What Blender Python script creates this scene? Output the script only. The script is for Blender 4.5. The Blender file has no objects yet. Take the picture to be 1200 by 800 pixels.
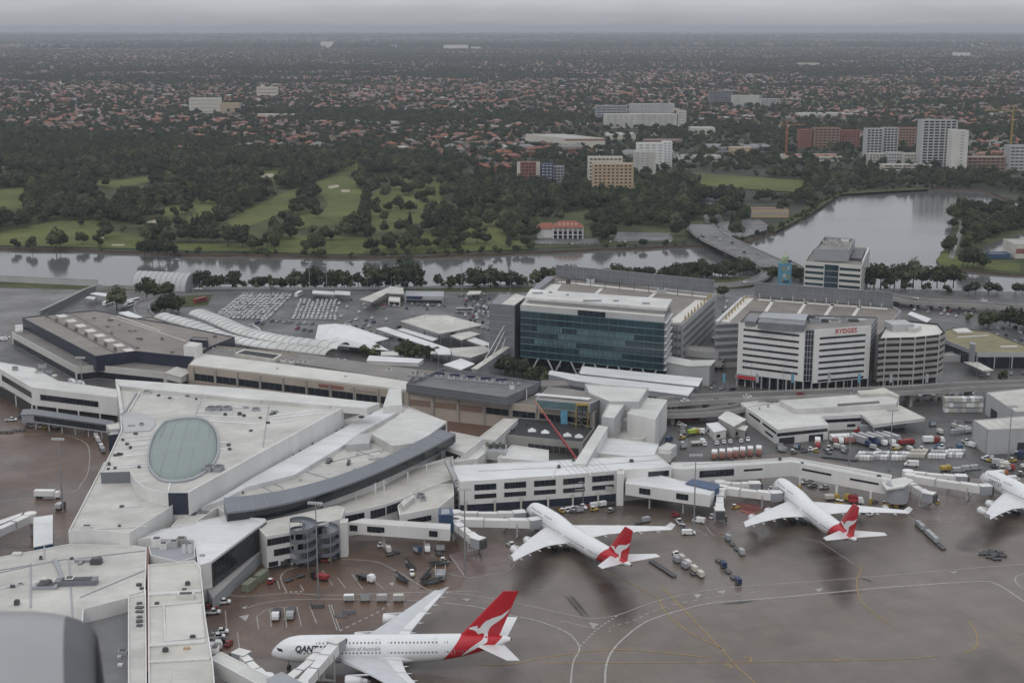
import bpy,bmesh,math,random
import numpy as np
from mathutils import Vector,Matrix
random.seed(7)
rng=np.random.default_rng(7)
R=math.radians
SC=bpy.context.scene
COL=SC.collection
# camera
W_,H_=1200.0,800.0
FOC,EYE,CAMH=1667.0,32.0,185.0
PITCH=math.atan((H_/2-EYE)/FOC)
cam_d=bpy.data.cameras.new('camera')
cam_d.sensor_width=36.0
cam_d.lens=36.0*FOC/W_
cam_d.clip_start=0.5
cam_d.clip_end=200000.0
cam_d.dof.use_dof=True
cam_d.dof.focus_distance=600.0
cam_d.dof.aperture_fstop=1.8
cam=bpy.data.objects.new('camera',cam_d)
COL.objects.link(cam)
cam.location=(0,0,CAMH)
cam.rotation_euler=(math.pi/2-PITCH,0,0)
SC.camera=cam
# sky and light
SUN_EL,SUN_AZ=R(52),R(205)
world=bpy.data.worlds.new('World')
SC.world=world
world.use_nodes=True
wn,wl=world.node_tree.nodes,world.node_tree.links
wn.clear()
w_out=wn.new('ShaderNodeOutputWorld')
w_bg=wn.new('ShaderNodeBackground')
w_bg.inputs['Strength'].default_value=0.1
sky=wn.new('ShaderNodeTexSky')
sky.sky_type='NISHITA'
sky.sun_disc=False
sky.sun_elevation=SUN_EL
sky.sun_rotation=SUN_AZ
sky.dust_density=4.0
hs=wn.new('ShaderNodeHueSaturation')
hs.inputs['Saturation'].default_value=0.12
wl.new(sky.outputs[0],hs.inputs['Color'])
# overcast layer: brighter overhead than at the horizon, with soft cloud bands
tc=wn.new('ShaderNodeTexCoord')
sep=wn.new('ShaderNodeSeparateXYZ')
wl.new(tc.outputs['Generated'],sep.inputs[0])
up=wn.new('ShaderNodeMath');up.operation='MAXIMUM';up.inputs[1].default_value=0.0
wl.new(sep.outputs['Z'],up.inputs[0])
mp=wn.new('ShaderNodeMapping')
mp.inputs['Scale'].default_value=(3.0,3.0,22.0)
wl.new(tc.outputs['Generated'],mp.inputs[0])
nz=wn.new('ShaderNodeTexNoise')
nz.inputs['Scale'].default_value=3.0
nz.inputs['Detail'].default_value=6.0
wl.new(mp.outputs[0],nz.inputs['Vector'])
grad=wn.new('ShaderNodeMath');grad.operation='MULTIPLY_ADD'
grad.inputs[1].default_value=4.8;grad.inputs[2].default_value=7.5
wl.new(up.outputs[0],grad.inputs[0])
cl=wn.new('ShaderNodeMath');cl.operation='MULTIPLY_ADD'
cl.inputs[1].default_value=0.5;cl.inputs[2].default_value=0.76
wl.new(nz.outputs['Fac'],cl.inputs[0])
gm=wn.new('ShaderNodeMath');gm.operation='MULTIPLY'
wl.new(grad.outputs[0],gm.inputs[0]);wl.new(cl.outputs[0],gm.inputs[1])
tint=wn.new('ShaderNodeMix');tint.data_type='RGBA';tint.blend_type='MULTIPLY'
tint.inputs[0].default_value=1.0
tint.inputs[6].default_value=(0.94,0.97,1.03,1)
# the lowest band of the sky lies in murk
low=wn.new('ShaderNodeMapRange');low.interpolation_type='SMOOTHSTEP'
low.inputs[1].default_value=-0.002;low.inputs[2].default_value=0.026;low.inputs[3].default_value=0.66;low.inputs[4].default_value=1.0
wl.new(sep.outputs['Z'],low.inputs[0])
lm=wn.new('ShaderNodeMath');lm.operation='MULTIPLY'
wl.new(gm.outputs[0],lm.inputs[0]);wl.new(low.outputs[0],lm.inputs[1])
wl.new(lm.outputs[0],tint.inputs[7])
mixw=wn.new('ShaderNodeMix');mixw.data_type='RGBA'
mixw.inputs[0].default_value=0.92
wl.new(hs.outputs[0],mixw.inputs[6]);wl.new(tint.outputs[2],mixw.inputs[7])
wl.new(mixw.outputs[2],w_bg.inputs['Color'])
wl.new(w_bg.outputs[0],w_out.inputs['Surface'])
sun_d=bpy.data.lights.new('sun','SUN')
sun_d.energy=0.7
sun_d.angle=R(25)
sun_d.color=(1.0,0.97,0.92)
sun=bpy.data.objects.new('sun',sun_d)
COL.objects.link(sun)
_sd=Vector((math.sin(SUN_AZ)*math.cos(SUN_EL),math.cos(SUN_AZ)*math.cos(SUN_EL),math.sin(SUN_EL)))
sun.rotation_euler=_sd.to_track_quat('Z','Y').to_euler()
sun.location=(0,-200,600)
SC.view_settings.view_transform='Standard'
SC.view_settings.look='None'
SC.view_settings.gamma=1.0
SC.view_settings.use_curve_mapping=False
SC.view_settings.exposure=-0.25
HAZE=0.000054
SC.render.engine='CYCLES'
SC.cycles.max_bounces=5
SC.cycles.diffuse_bounces=2
SC.cycles.glossy_bounces=3
SC.cycles.transmission_bounces=2
SC.cycles.volume_bounces=0
SC.cycles.transparent_max_bounces=6
SC.cycles.use_denoising=True
SC.cycles.caustics_reflective=False
SC.cycles.caustics_refractive=False
# survey: grid point -> place on a level plane
CP,SP=math.cos(PITCH),math.sin(PITCH)
def P(x,y,z=0.0):
 a,b=(x-W_/2)/FOC,(y-H_/2)/FOC
 d=Vector((a,CP-b*SP,-SP-b*CP))
 t=(z-CAMH)/d.z
 return Vector((d.x*t,d.y*t,z))
def PP(pts,z=0.0):
 return[P(x,y,z)for x,y in pts]
def NPX(X,Y,Z=0.0):
 zc=Y*CP-(Z-CAMH)*SP
 yc=-(Y*SP+(Z-CAMH)*CP)
 return W_/2+FOC*X/zc,H_/2+FOC*yc/zc
def inpoly(px,py,poly):
 px=np.asarray(px);py=np.asarray(py)
 ins=np.zeros(px.shape,bool)
 n=len(poly)
 for i in range(n):
  x1,y1=poly[i];x2,y2=poly[(i+1)%n]
  c=((y1>py)!=(y2>py))
  xi=(x2-x1)*(py-y1)/((y2-y1)if y2!=y1 else 1e-9)+x1
  ins^=(c&(px<xi))
 return ins
 # materials
MATS={}
def _nodes(name):
 m=bpy.data.materials.new(name);m.use_nodes=True
 nt=m.node_tree;b=nt.nodes['Principled BSDF']
 MATS[name]=m
 return m,nt,b
def mat(name,c,rough=0.6,metal=0.0,var=0.12,scale=0.15,spec=0.5,streak=False,c2=None,detail=4.0,sheets=None):
 """paint / cladding / stone with uneven weathering: noise mixes two tones of the base colour"""
 m,nt,b=_nodes(name)
 b.inputs['Roughness'].default_value=rough
 b.inputs['Metallic'].default_value=metal
 b.inputs['Specular IOR Level'].default_value=spec
 g=nt.nodes.new('ShaderNodeNewGeometry')
 n=nt.nodes.new('ShaderNodeTexNoise')
 n.inputs['Scale'].default_value=scale;n.inputs['Detail'].default_value=detail
 n.inputs['Roughness'].default_value=0.65
 if streak:
  mpn=nt.nodes.new('ShaderNodeMapping');mpn.inputs['Scale'].default_value=(1,1,0.12)
  nt.links.new(g.outputs['Position'],mpn.inputs[0]);nt.links.new(mpn.outputs[0],n.inputs['Vector'])
 else:
  nt.links.new(g.outputs['Position'],n.inputs['Vector'])
 rp=nt.nodes.new('ShaderNodeValToRGB')
 rp.color_ramp.elements[0].position=0.3;rp.color_ramp.elements[1].position=0.7
 a=c2 if c2 else tuple(v*(1-var)for v in c)
 bb=c if c2 else tuple(min(1,v*(1+var*0.6))for v in c)
 rp.color_ramp.elements[0].color=(*a,1);rp.color_ramp.elements[1].color=(*bb,1)
 nt.links.new(n.outputs['Fac'],rp.inputs[0]);out=rp.outputs[0]
 if sheets:
  mq=nt.nodes.new('ShaderNodeMapping');mq.inputs['Rotation'].default_value=(0,0,sheets[2])
  br=nt.nodes.new('ShaderNodeTexBrick');br.inputs['Scale'].default_value=1.0
  br.inputs['Brick Width'].default_value=sheets[0];br.inputs['Row Height'].default_value=sheets[1];br.inputs['Mortar Size'].default_value=0.06;br.inputs['Mortar Smooth'].default_value=0.5
  br.inputs['Color1'].default_value=(1,1,1,1);br.inputs['Color2'].default_value=(0.90,0.90,0.89,1);br.inputs['Mortar'].default_value=(0.80,0.79,0.77,1)
  n2=nt.nodes.new('ShaderNodeTexNoise');n2.inputs['Scale'].default_value=0.03;n2.inputs['Detail'].default_value=7;n2.inputs['Roughness'].default_value=0.7
  mr=nt.nodes.new('ShaderNodeMapRange');mr.inputs[1].default_value=0.35;mr.inputs[2].default_value=0.6;mr.inputs[3].default_value=0.82;mr.inputs[4].default_value=1.0
  nt.links.new(g.outputs['Position'],mq.inputs[0]);nt.links.new(mq.outputs[0],br.inputs['Vector']);nt.links.new(g.outputs['Position'],n2.inputs['Vector']);nt.links.new(n2.outputs['Fac'],mr.inputs[0])
  for src in(br.outputs[0],mr.outputs[0]):
   mm=nt.nodes.new('ShaderNodeMix');mm.data_type='RGBA';mm.blend_type='MULTIPLY';mm.inputs[0].default_value=1.0
   nt.links.new(out,mm.inputs[6]);nt.links.new(src,mm.inputs[7]);out=mm.outputs[2]
 nt.links.new(out,b.inputs['Base Color'])
 return m
M=MATS
mat('white_cladding',(0.68,0.67,0.65),0.5,var=0.17,scale=0.06,streak=True)
mat('white_membrane',(0.64,0.635,0.61),0.55,var=0.13,scale=0.05,sheets=(18,2.4,.35))
mat('cream_membrane',(0.56,0.545,0.505),0.6,var=0.13,scale=0.06,sheets=(22,3.0,-.42))
mat('bright_membrane',(0.72,0.725,0.73),0.45,var=0.08,scale=0.05,sheets=(30,2.0,.2))
mat('warm_white',(0.58,0.56,0.51),0.6,var=0.14,scale=0.07,sheets=(16,3.0,.1))
mat('offwhite_roof',(0.58,0.565,0.525),0.6,var=0.14,scale=0.07)
mat('grey_panel',(0.30,0.31,0.33),0.45,var=0.12,scale=0.08)
mat('zinc',(0.16,0.17,0.19),0.38,var=0.12,scale=0.1,spec=0.5)
mat('light_grey_wall',(0.42,0.42,0.415),0.6,var=0.12,scale=0.08,streak=True)
mat('concrete',(0.33,0.32,0.30),0.75,var=0.2,scale=0.08,streak=True)
mat('dark_concrete',(0.16,0.16,0.16),0.75,var=0.2,scale=0.1,streak=True)
mat('roof_grey',(0.20,0.185,0.17),0.6,var=0.28,scale=0.05)
mat('roof_brown',(0.225,0.20,0.175),0.6,var=0.25,scale=0.04,sheets=(14,3.5,.5))
mat('roof_taupe',(0.19,0.175,0.16),0.6,var=0.25,scale=0.05,sheets=(14,3.5,-.1))
mat('navy_wall',(0.022,0.028,0.05),0.4,var=0.2,scale=0.1)
mat('beige_precast',(0.43,0.37,0.31),0.7,var=0.15,scale=0.06,streak=True)
mat('pinkish_precast',(0.33,0.265,0.235),0.7,var=0.15,scale=0.06,streak=True)
mat('dark_glass',(0.012,0.017,0.024),0.16,var=0.4,scale=0.15,spec=0.6)
mat('teal_glass',(0.022,0.052,0.066),0.14,var=0.55,scale=0.05,spec=0.7)
mat('teal_pale_glass',(0.10,0.17,0.18),0.2,var=0.3,scale=0.08,spec=0.7)
mat('green_skylight',(0.20,0.25,0.228),0.42,var=0.12,scale=0.05,spec=0.6)
mat('louvre_grey',(0.17,0.175,0.19),0.5,var=0.2,scale=0.12)
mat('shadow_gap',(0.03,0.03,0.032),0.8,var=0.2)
mat('black_rubber',(0.02,0.02,0.02),0.7,var=0.2)
mat('steel',(0.33,0.34,0.35),0.4,metal=0.5,var=0.15)
mat('dark_steel',(0.07,0.07,0.075),0.5,var=0.2)
mat('yellow_paint',(0.42,0.29,0.07),0.5,var=0.1)
mat('orange_paint',(0.38,0.16,0.07),0.5,var=0.1)
mat('red_paint',(0.27,0.034,0.036),0.4,var=0.1)
mat('red_sign',(0.50,0.035,0.04),0.5,var=0.05)
mat('blue_paint',(0.035,0.075,0.15),0.45,var=0.12)
mat('cyan_paint',(0.12,0.31,0.44),0.5,var=0.15)
mat('navy_paint',(0.02,0.035,0.09),0.45,var=0.12)
mat('silver_paint',(0.36,0.37,0.38),0.35,var=0.06)
mat('grey_paint',(0.16,0.165,0.17),0.4,var=0.1)
mat('black_paint',(0.02,0.02,0.022),0.35,var=0.1)
mat('white_paint',(0.74,0.74,0.73),0.35,var=0.06)
mat('hivis',(0.36,0.45,0.06),0.6,var=0.05)
mat('olive_container',(0.20,0.22,0.15),0.6,var=0.15)
mat('skin',(0.35,0.2,0.14),0.6,var=0.05)
mat('white_line',(0.35,0.34,0.32),0.5,var=0.35,scale=0.5)
mat('yellow_line',(0.30,0.20,0.07),0.5,var=0.35,scale=0.4)
mat('red_line',(0.34,0.06,0.045),0.5,var=0.3,scale=0.4)
mat('brick_red',(0.24,0.105,0.085),0.8,var=0.2,scale=0.3)
mat('brick_brown',(0.25,0.165,0.125),0.8,var=0.2,scale=0.3)
mat('tan_render',(0.44,0.33,0.21),0.7,var=0.1)
mat('cream_render',(0.55,0.52,0.45),0.7,var=0.1)
mat('terracotta',(0.25,0.085,0.052),0.75,var=0.2,scale=0.5)
mat('copper_green',(0.30,0.38,0.25),0.6,var=0.15)
mat('olive_roof',(0.20,0.175,0.09),0.7,var=0.2,scale=0.1)
mat('sand',(0.34,0.30,0.22),0.9,var=0.15,scale=0.3)
mat('bank_earth',(0.105,0.075,0.05),0.9,var=0.3,scale=0.1)
mat('trunk_bark',(0.07,0.055,0.042),0.9,var=0.3,scale=1.0)
mat('brown_gravel',(0.135,0.08,0.055),0.6,var=0.3,scale=0.06)
def ground_mat(name,cols,rough=(0.5,0.8),scale=0.02,slabs=None,ang=0.0,bump=0.0,spec=0.5,stretch=(1,1,1)):
 """ground: two scales of noise over three tones, optional concrete slab joints, uneven wetness in the gloss"""
 m,nt,b=_nodes(name)
 L=nt.links.new;N=nt.nodes.new
 g=N('ShaderNodeNewGeometry')
 mpn=N('ShaderNodeMapping');mpn.inputs['Rotation'].default_value=(0,0,ang);mpn.inputs['Scale'].default_value=stretch
 L(g.outputs['Position'],mpn.inputs[0])
 n1=N('ShaderNodeTexNoise');n1.inputs['Scale'].default_value=scale;n1.inputs['Detail'].default_value=6;n1.inputs['Roughness'].default_value=0.6
 n2=N('ShaderNodeTexNoise');n2.inputs['Scale'].default_value=scale*9;n2.inputs['Detail'].default_value=5
 L(mpn.outputs[0],n1.inputs['Vector']);L(mpn.outputs[0],n2.inputs['Vector'])
 mx=N('ShaderNodeMath');mx.operation='MULTIPLY_ADD';mx.inputs[1].default_value=0.35
 L(n2.outputs['Fac'],mx.inputs[0])
 sc=N('ShaderNodeMath');sc.operation='MULTIPLY';sc.inputs[1].default_value=0.65
 L(n1.outputs['Fac'],sc.inputs[0]);L(sc.outputs[0],mx.inputs[2])
 rp=N('ShaderNodeValToRGB');e=rp.color_ramp.elements
 e[0].position=0.36;e[0].color=(*cols[0],1)
 e[1].position=0.64;e[1].color=(*cols[-1],1)
 for i,c in enumerate(cols[1:-1]):
  q=e.new(0.36+0.28*(i+1)/(len(cols)-1));q.color=(*c,1)
 L(mx.outputs[0],rp.inputs[0])
 out=rp.outputs[0]
 if slabs:
  br=N('ShaderNodeTexBrick');br.offset=0.0
  br.inputs['Scale'].default_value=1.0
  br.inputs['Brick Width'].default_value=slabs;br.inputs['Row Height'].default_value=slabs
  br.inputs['Mortar Size'].default_value=0.10*slabs/7;br.inputs['Mortar Smooth'].default_value=0.6
  br.inputs['Color1'].default_value=(1,1,1,1);br.inputs['Color2'].default_value=(0.86,0.86,0.87,1)
  br.inputs['Mortar'].default_value=(0.62,0.61,0.60,1)
  L(mpn.outputs[0],br.inputs['Vector'])
  mm=N('ShaderNodeMix');mm.data_type='RGBA';mm.blend_type='MULTIPLY';mm.inputs[0].default_value=1.0
  L(out,mm.inputs[6]);L(br.outputs[0],mm.inputs[7]);out=mm.outputs[2]
 L(out,b.inputs['Base Color'])
 n3=N('ShaderNodeTexNoise');n3.inputs['Scale'].default_value=scale*1.7;n3.inputs['Detail'].default_value=5
 L(mpn.outputs[0],n3.inputs['Vector'])
 mr=N('ShaderNodeMapRange');mr.inputs[1].default_value=0.35;mr.inputs[2].default_value=0.65
 mr.inputs[3].default_value=rough[0];mr.inputs[4].default_value=rough[1]
 L(n3.outputs['Fac'],mr.inputs[0]);L(mr.outputs[0],b.inputs['Roughness'])
 b.inputs['Specular IOR Level'].default_value=spec
 if bump:
  bp=N('ShaderNodeBump');bp.inputs['Strength'].default_value=bump;bp.inputs['Distance'].default_value=0.3
  L(n2.outputs['Fac'],bp.inputs['Height']);L(bp.outputs[0],b.inputs['Normal'])
 return m
APR_ANG=R(-17)
ground_mat('apron_concrete',[(0.108,0.087,0.071),(0.142,0.115,0.094),(0.168,0.138,0.114)],(0.24,0.5),0.012,slabs=7.0,ang=APR_ANG,spec=0.5)
ground_mat('apron_brown',[(0.060,0.045,0.036),(0.108,0.066,0.045),(0.145,0.088,0.058)],(0.24,0.5),0.02,slabs=7.0,ang=APR_ANG)
ground_mat('asphalt',[(0.05,0.049,0.047),(0.075,0.073,0.070),(0.105,0.101,0.096)],(0.35,0.65),0.02)
ground_mat('asphalt_pale',[(0.12,0.115,0.11),(0.15,0.145,0.137),(0.18,0.173,0.162)],(0.4,0.7),0.02,slabs=12.0)
ground_mat('road_asphalt',[(0.075,0.073,0.072),(0.10,0.098,0.096),(0.125,0.12,0.118)],(0.4,0.7),0.03)
ground_mat('grass_fairway',[(0.056,0.064,0.019),(0.092,0.108,0.029),(0.128,0.140,0.043)],(0.8,0.95),0.012,spec=0.2)
ground_mat('grass_rough',[(0.030,0.038,0.016),(0.052,0.062,0.025),(0.085,0.090,0.038)],(0.8,0.95),0.015,spec=0.2)
ground_mat('suburb_ground',[(0.026,0.033,0.019),(0.045,0.048,0.033),(0.09,0.084,0.074)],(0.8,0.95),0.006,spec=0.2)
ground_mat('gate_hatch_base',[(0.11,0.075,0.066),(0.15,0.105,0.094),(0.18,0.13,0.12)],(0.25,0.5),0.05,slabs=7.0,ang=APR_ANG)
def water_mat(name,base,rough,bscale,bstr,spec=0.5):
 m,nt,b=_nodes(name)
 L=nt.links.new;N=nt.nodes.new
 g=N('ShaderNodeNewGeometry')
 mpn=N('ShaderNodeMapping');mpn.inputs['Scale'].default_value=(0.25,1,1)
 L(g.outputs['Position'],mpn.inputs[0])
 n=N('ShaderNodeTexNoise');n.inputs['Scale'].default_value=bscale;n.inputs['Detail'].default_value=4
 L(mpn.outputs[0],n.inputs['Vector'])
 bp=N('ShaderNodeBump');bp.inputs['Strength'].default_value=bstr;bp.inputs['Distance'].default_value=0.4
 L(n.outputs['Fac'],bp.inputs['Height']);L(bp.outputs[0],b.inputs['Normal'])
 n2=N('ShaderNodeTexNoise');n2.inputs['Scale'].default_value=0.01;n2.inputs['Detail'].default_value=3
 L(mpn.outputs[0],n2.inputs['Vector'])
 mr=N('ShaderNodeMapRange');mr.inputs[1].default_value=0.35;mr.inputs[2].default_value=0.65
 mr.inputs[3].default_value=rough*0.6;mr.inputs[4].default_value=rough*1.5
 L(n2.outputs['Fac'],mr.inputs[0]);L(mr.outputs[0],b.inputs['Roughness'])
 b.inputs['Base Color'].default_value=(*base,1)
 b.inputs['IOR'].default_value=1.333
 b.inputs['Specular IOR Level'].default_value=spec
 return m
water_mat('river_water',(0.12,0.121,0.121),0.10,0.25,0.10)
def leaf_mat(name,dark,light):
 m,nt,b=_nodes(name)
 L=nt.links.new;N=nt.nodes.new
 g=N('ShaderNodeNewGeometry');oi=N('ShaderNodeObjectInfo')
 n=N('ShaderNodeTexNoise');n.inputs['Scale'].default_value=0.35;n.inputs['Detail'].default_value=3
 L(g.outputs['Position'],n.inputs['Vector'])
 a=N('ShaderNodeMath');a.operation='MULTIPLY_ADD';a.inputs[1].default_value=0.6
 L(oi.outputs['Random'],a.inputs[0])
 s=N('ShaderNodeMath');s.operation='MULTIPLY';s.inputs[1].default_value=0.5
 L(n.outputs['Fac'],s.inputs[0]);L(s.outputs[0],a.inputs[2])
 rp=N('ShaderNodeValToRGB')
 rp.color_ramp.elements[0].position=0.25;rp.color_ramp.elements[1].position=0.95
 rp.color_ramp.elements[0].color=(*dark,1);rp.color_ramp.elements[1].color=(*light,1)
 L(a.outputs[0],rp.inputs[0]);L(rp.outputs[0],b.inputs['Base Color'])
 b.inputs['Roughness'].default_value=0.8;b.inputs['Specular IOR Level'].default_value=0.2
 return m
leaf_mat('leaf_dark',(0.0216,0.0302,0.0158),(0.0602,0.0759,0.0389))
leaf_mat('leaf_mid',(0.0288,0.0396,0.018),(0.105,0.1287,0.059))
leaf_mat('leaf_olive',(0.0324,0.0374,0.0216),(0.1181,0.126,0.0722))
leaf_mat('leaf_grey',(0.0252,0.031,0.023),(0.068,0.0778,0.0564))
# mesh builder
def props(o,label=None,cat=None,group=None,kind=None):
 if label:o['label']=label
 if cat:o['category']=cat
 if group:o['group']=group
 if kind:o['kind']=kind
 return o
def thing(name,label,cat,loc=(0,0,0),rz=0.0,group=None):
 o=bpy.data.objects.new(name,None);COL.objects.link(o)
 o.empty_display_size=1.0
 o.location=loc;o.rotation_euler=(0,0,rz)
 return props(o,label,cat,group)
class MB:
 """collects shapes in one mesh; build() links it. off: subtracted so that children sit in their thing's space"""
 def __init__(s):s.v=[];s.f=[];s.mi=[]
 def add(s,vs,fs,m=0):
  b=len(s.v);s.v+=[tuple(v)for v in vs]
  s.f+=[tuple(i+b for i in f)for f in fs];s.mi+=[m]*len(fs)
  return s
 def box(s,c,d,rz=0.0,m=0):
  x,y,z=d[0]/2,d[1]/2,d[2]/2;cr,sr=math.cos(rz),math.sin(rz)
  vs=[(c[0]+a*x*cr-b*y*sr,c[1]+a*x*sr+b*y*cr,c[2]+e*z)for e in(-1,1)for a,b in((-1,-1),(1,-1),(1,1),(-1,1))]
  return s.add(vs,[(3,2,1,0),(4,5,6,7),(0,1,5,4),(1,2,6,5),(2,3,7,6),(3,0,4,7)],m)
 def prism(s,poly,z0,z1,m=0,top=True,bot=True):
  n=len(poly)
  if area2(poly)<0:poly=poly[::-1]
  z0s=z0 if isinstance(z0,(list,tuple))else[z0]*n
  z1s=z1 if isinstance(z1,(list,tuple))else[z1]*n
  vs=[(p[0],p[1],z0s[i])for i,p in enumerate(poly)]+[(p[0],p[1],z1s[i])for i,p in enumerate(poly)]
  fs=[(i,(i+1)%n,n+(i+1)%n,n+i)for i in range(n)]
  if top:fs.append(tuple(range(n,2*n)))
  if bot:fs.append(tuple(range(n-1,-1,-1)))
  return s.add(vs,fs,m)
 def quad(s,a,b,c,d,m=0):return s.add([a,b,c,d],[(0,1,2,3)],m)
 def tube(s,pts,r,n=8,m=0,cap=True):
  pts=[Vector(p)for p in pts];rs=r if isinstance(r,(list,tuple))else[r]*len(pts)
  vs=[];fs=[]
  for i,p in enumerate(pts):
   t=(pts[min(i+1,len(pts)-1)]-pts[max(i-1,0)]).normalized()
   u=t.cross(Vector((0,0,1))if abs(t.z)<0.95 else Vector((1,0,0))).normalized();w=t.cross(u)
   for k in range(n):
    an=2*math.pi*k/n
    vs.append(p+(u*math.cos(an)+w*math.sin(an))*rs[i])
  for i in range(len(pts)-1):
   for k in range(n):
    fs.append((i*n+k,i*n+(k+1)%n,(i+1)*n+(k+1)%n,(i+1)*n+k))
  if cap:fs+=[tuple(range(n-1,-1,-1)),tuple(range((len(pts)-1)*n,len(pts)*n))]
  return s.add(vs,fs,m)
 def beam(s,a,b,w,h,m=0):
  """box section along a-b, width w level, height h, a and b on its bottom centre line"""
  a,b=Vector(a),Vector(b);t=(b-a).normalized()
  u=Vector((-t.y,t.x,0));u=u.normalized()if u.length>1e-6 else Vector((1,0,0))
  n=t.cross(u)*-1
  if n.z<0:n=-n
  if abs(t.z)>0.99:n=Vector((0,1,0));u=Vector((1,0,0));a=a-n*h/2;b=b-n*h/2
  vs=[]
  for p in(a,b):
   for q,r in((-.5,0),(.5,0),(.5,1),(-.5,1)):vs.append(p+u*w*q+n*h*r)
  return s.add(vs,[(0,1,2,3),(7,6,5,4),(0,4,5,1),(1,5,6,2),(2,6,7,3),(3,7,4,0)],m)
 def grid(s,rows,m=0,closed=False):
  nr,nc=len(rows),len(rows[0]);vs=[v for r in rows for v in r];fs=[]
  for i in range(nr-1):
   for j in range(nc if closed else nc-1):
    k=(j+1)%nc
    fs.append((i*nc+j,i*nc+k,(i+1)*nc+k,(i+1)*nc+j))
  return s.add(vs,fs,m)
 def build(s,name,mats,parent=None,off=None,smooth=False):
  me=bpy.data.meshes.new(name)
  vs=s.v
  if off is not None:vs=[(v[0]-off[0],v[1]-off[1],v[2]-off[2])for v in vs]
  me.from_pydata(vs,[],s.f)
  if not isinstance(mats,(list,tuple)):mats=[mats]
  for q in mats:me.materials.append(M[q]if isinstance(q,str)else q)
  if len(mats)>1:me.polygons.foreach_set('material_index',s.mi)
  if smooth:me.polygons.foreach_set('use_smooth',[True]*len(s.f))
  me.update()
  o=bpy.data.objects.new(name,me);COL.objects.link(o)
  if parent:o.parent=parent
  return o
def area2(p):
 return sum(p[i][0]*p[(i+1)%len(p)][1]-p[(i+1)%len(p)][0]*p[i][1]for i in range(len(p)))
def inset(poly,d):
 """offset a counter-clockwise polygon inwards by d"""
 n=len(poly);out=[]
 for i in range(n):
  p,a,b=Vector(poly[i][:2]),Vector(poly[i-1][:2]),Vector(poly[(i+1)%n][:2])
  e1,e2=(p-a).normalized(),(b-p).normalized()
  n1,n2=Vector((-e1.y,e1.x)),Vector((-e2.y,e2.x))
  q=n1+n2
  k=d/max(0.35,(1+n1.dot(n2)))
  out.append((p.x+q.x*k,p.y+q.y*k))
 return out
def copy_tree(o,parent=None):
 c=o.copy();COL.objects.link(c)
 if parent:c.parent=parent
 for ch in o.children:copy_tree(ch,c)
 return c
def sub(poly,step):
 """points along a closed or open polyline every step"""
 out=[]
 for a,b in zip(poly,poly[1:]):
  a,b=Vector(a),Vector(b);n=max(1,int(round((b-a).length/step)))
  out+=[a.lerp(b,i/n)for i in range(n)]
 out.append(Vector(poly[-1]));return out
def smooth_line(pts,n=6):
 """Catmull-Rom through the points"""
 pts=[Vector(p)for p in pts];q=[pts[0]*2-pts[1]]+pts+[pts[-1]*2-pts[-2]];out=[]
 for i in range(1,len(q)-2):
  for k in range(n):
   t=k/n
   out.append(0.5*((2*q[i])+(-q[i-1]+q[i+1])*t+(2*q[i-1]-5*q[i]+4*q[i+1]-q[i+2])*t*t+(-q[i-1]+3*q[i]-3*q[i+1]+q[i+2])*t**3))
 out.append(pts[-1]);return out
def ribbon(mb,pts,w,z,m=0):
 """flat strip of width w along a line"""
 pts=[Vector((p[0],p[1],z))for p in pts];rows=[]
 for i,p in enumerate(pts):
  t=(pts[min(i+1,len(pts)-1)]-pts[max(i-1,0)]);t.z=0;t.normalize()
  u=Vector((-t.y,t.x,0))*w/2
  rows.append([p-u,p+u])
 mb.grid(rows,m)
 return mb
 # ================================================================== SETTING: land, water, roads, markings
def sheet(name,pix,z,m,kind='structure'):
 mb=MB();pts=PP(pix,0.0)
 if area2(pts)<0:pts=pts[::-1]
 mb.add([(p.x,p.y,z)for p in pts],[tuple(range(len(pts)))])
 return props(mb.build(name,m),kind=kind)
NEAR_BANK=[(-700,316),(0,323),(113,333),(160,339),(240,339),(350,338),(480,337),(640,334),(840,323),(905,323),(930,331),(1020,337),(1110,340),(1200,342),(1900,350)]
FAR_BANK=[(-700,284),(0,290),(60,292),(100,292),(165,295),(220,298),(300,298),(400,301),(500,299),(600,296),(700,291),(790,288),(850,286),(878,282),(905,272),(922,262),(945,252),(960,240),(985,227),(1020,222),(1100,220),(1150,222),(1180,233),(1210,237),(1800,250)]
def bank(pix,amp=2.0,step=14):
 pts=sub([(p.x,p.y,0)for p in PP(pix)],step)
 return[Vector((p.x+rng.normal()*amp,p.y+rng.normal()*amp,0))for p in pts]
nb=bank(NEAR_BANK,0.6,40)
fb=bank(FAR_BANK,2.2,14)
mb=MB();mb.prism([(p.x,p.y)for p in nb]+[(2500,-600),(-2500,-600)],-6,0)
props(mb.build('airport_ground','asphalt'),kind='structure')
mb=MB();mb.prism([(p.x,p.y)for p in fb]+[(70000,62000),(-70000,62000)],-6,0,m=0)
o=props(mb.build('far_bank_ground',['bank_earth','suburb_ground']),kind='structure')
o.data.polygons.foreach_set('material_index',[1 if abs(f.normal.z)>0.9 else 0 for f in o.data.polygons])
PENIN=[(1128,241),(1119,256),(1112,275),(1105,292),(1097,304),(1101,311),(1125,315),(1160,318),(1200,320),(1800,332),(1800,256),(1185,240)]
mb=MB();mb.prism([(p.x,p.y)for p in bank(PENIN,1.2,14)],-6,-0.3)
o=props(mb.build('peninsula_ground',['bank_earth','grass_rough']),kind='structure')
o.data.polygons.foreach_set('material_index',[1 if abs(f.normal.z)>0.9 else 0 for f in o.data.polygons])
mb=MB();q=[P(-1200,348),P(2400,348),P(2600,200),P(-1600,200)]
mb.add([(p.x,p.y,-2.0)for p in q],[(0,1,2,3)])
props(mb.build('river_water','river_water'),kind='structure')
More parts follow.
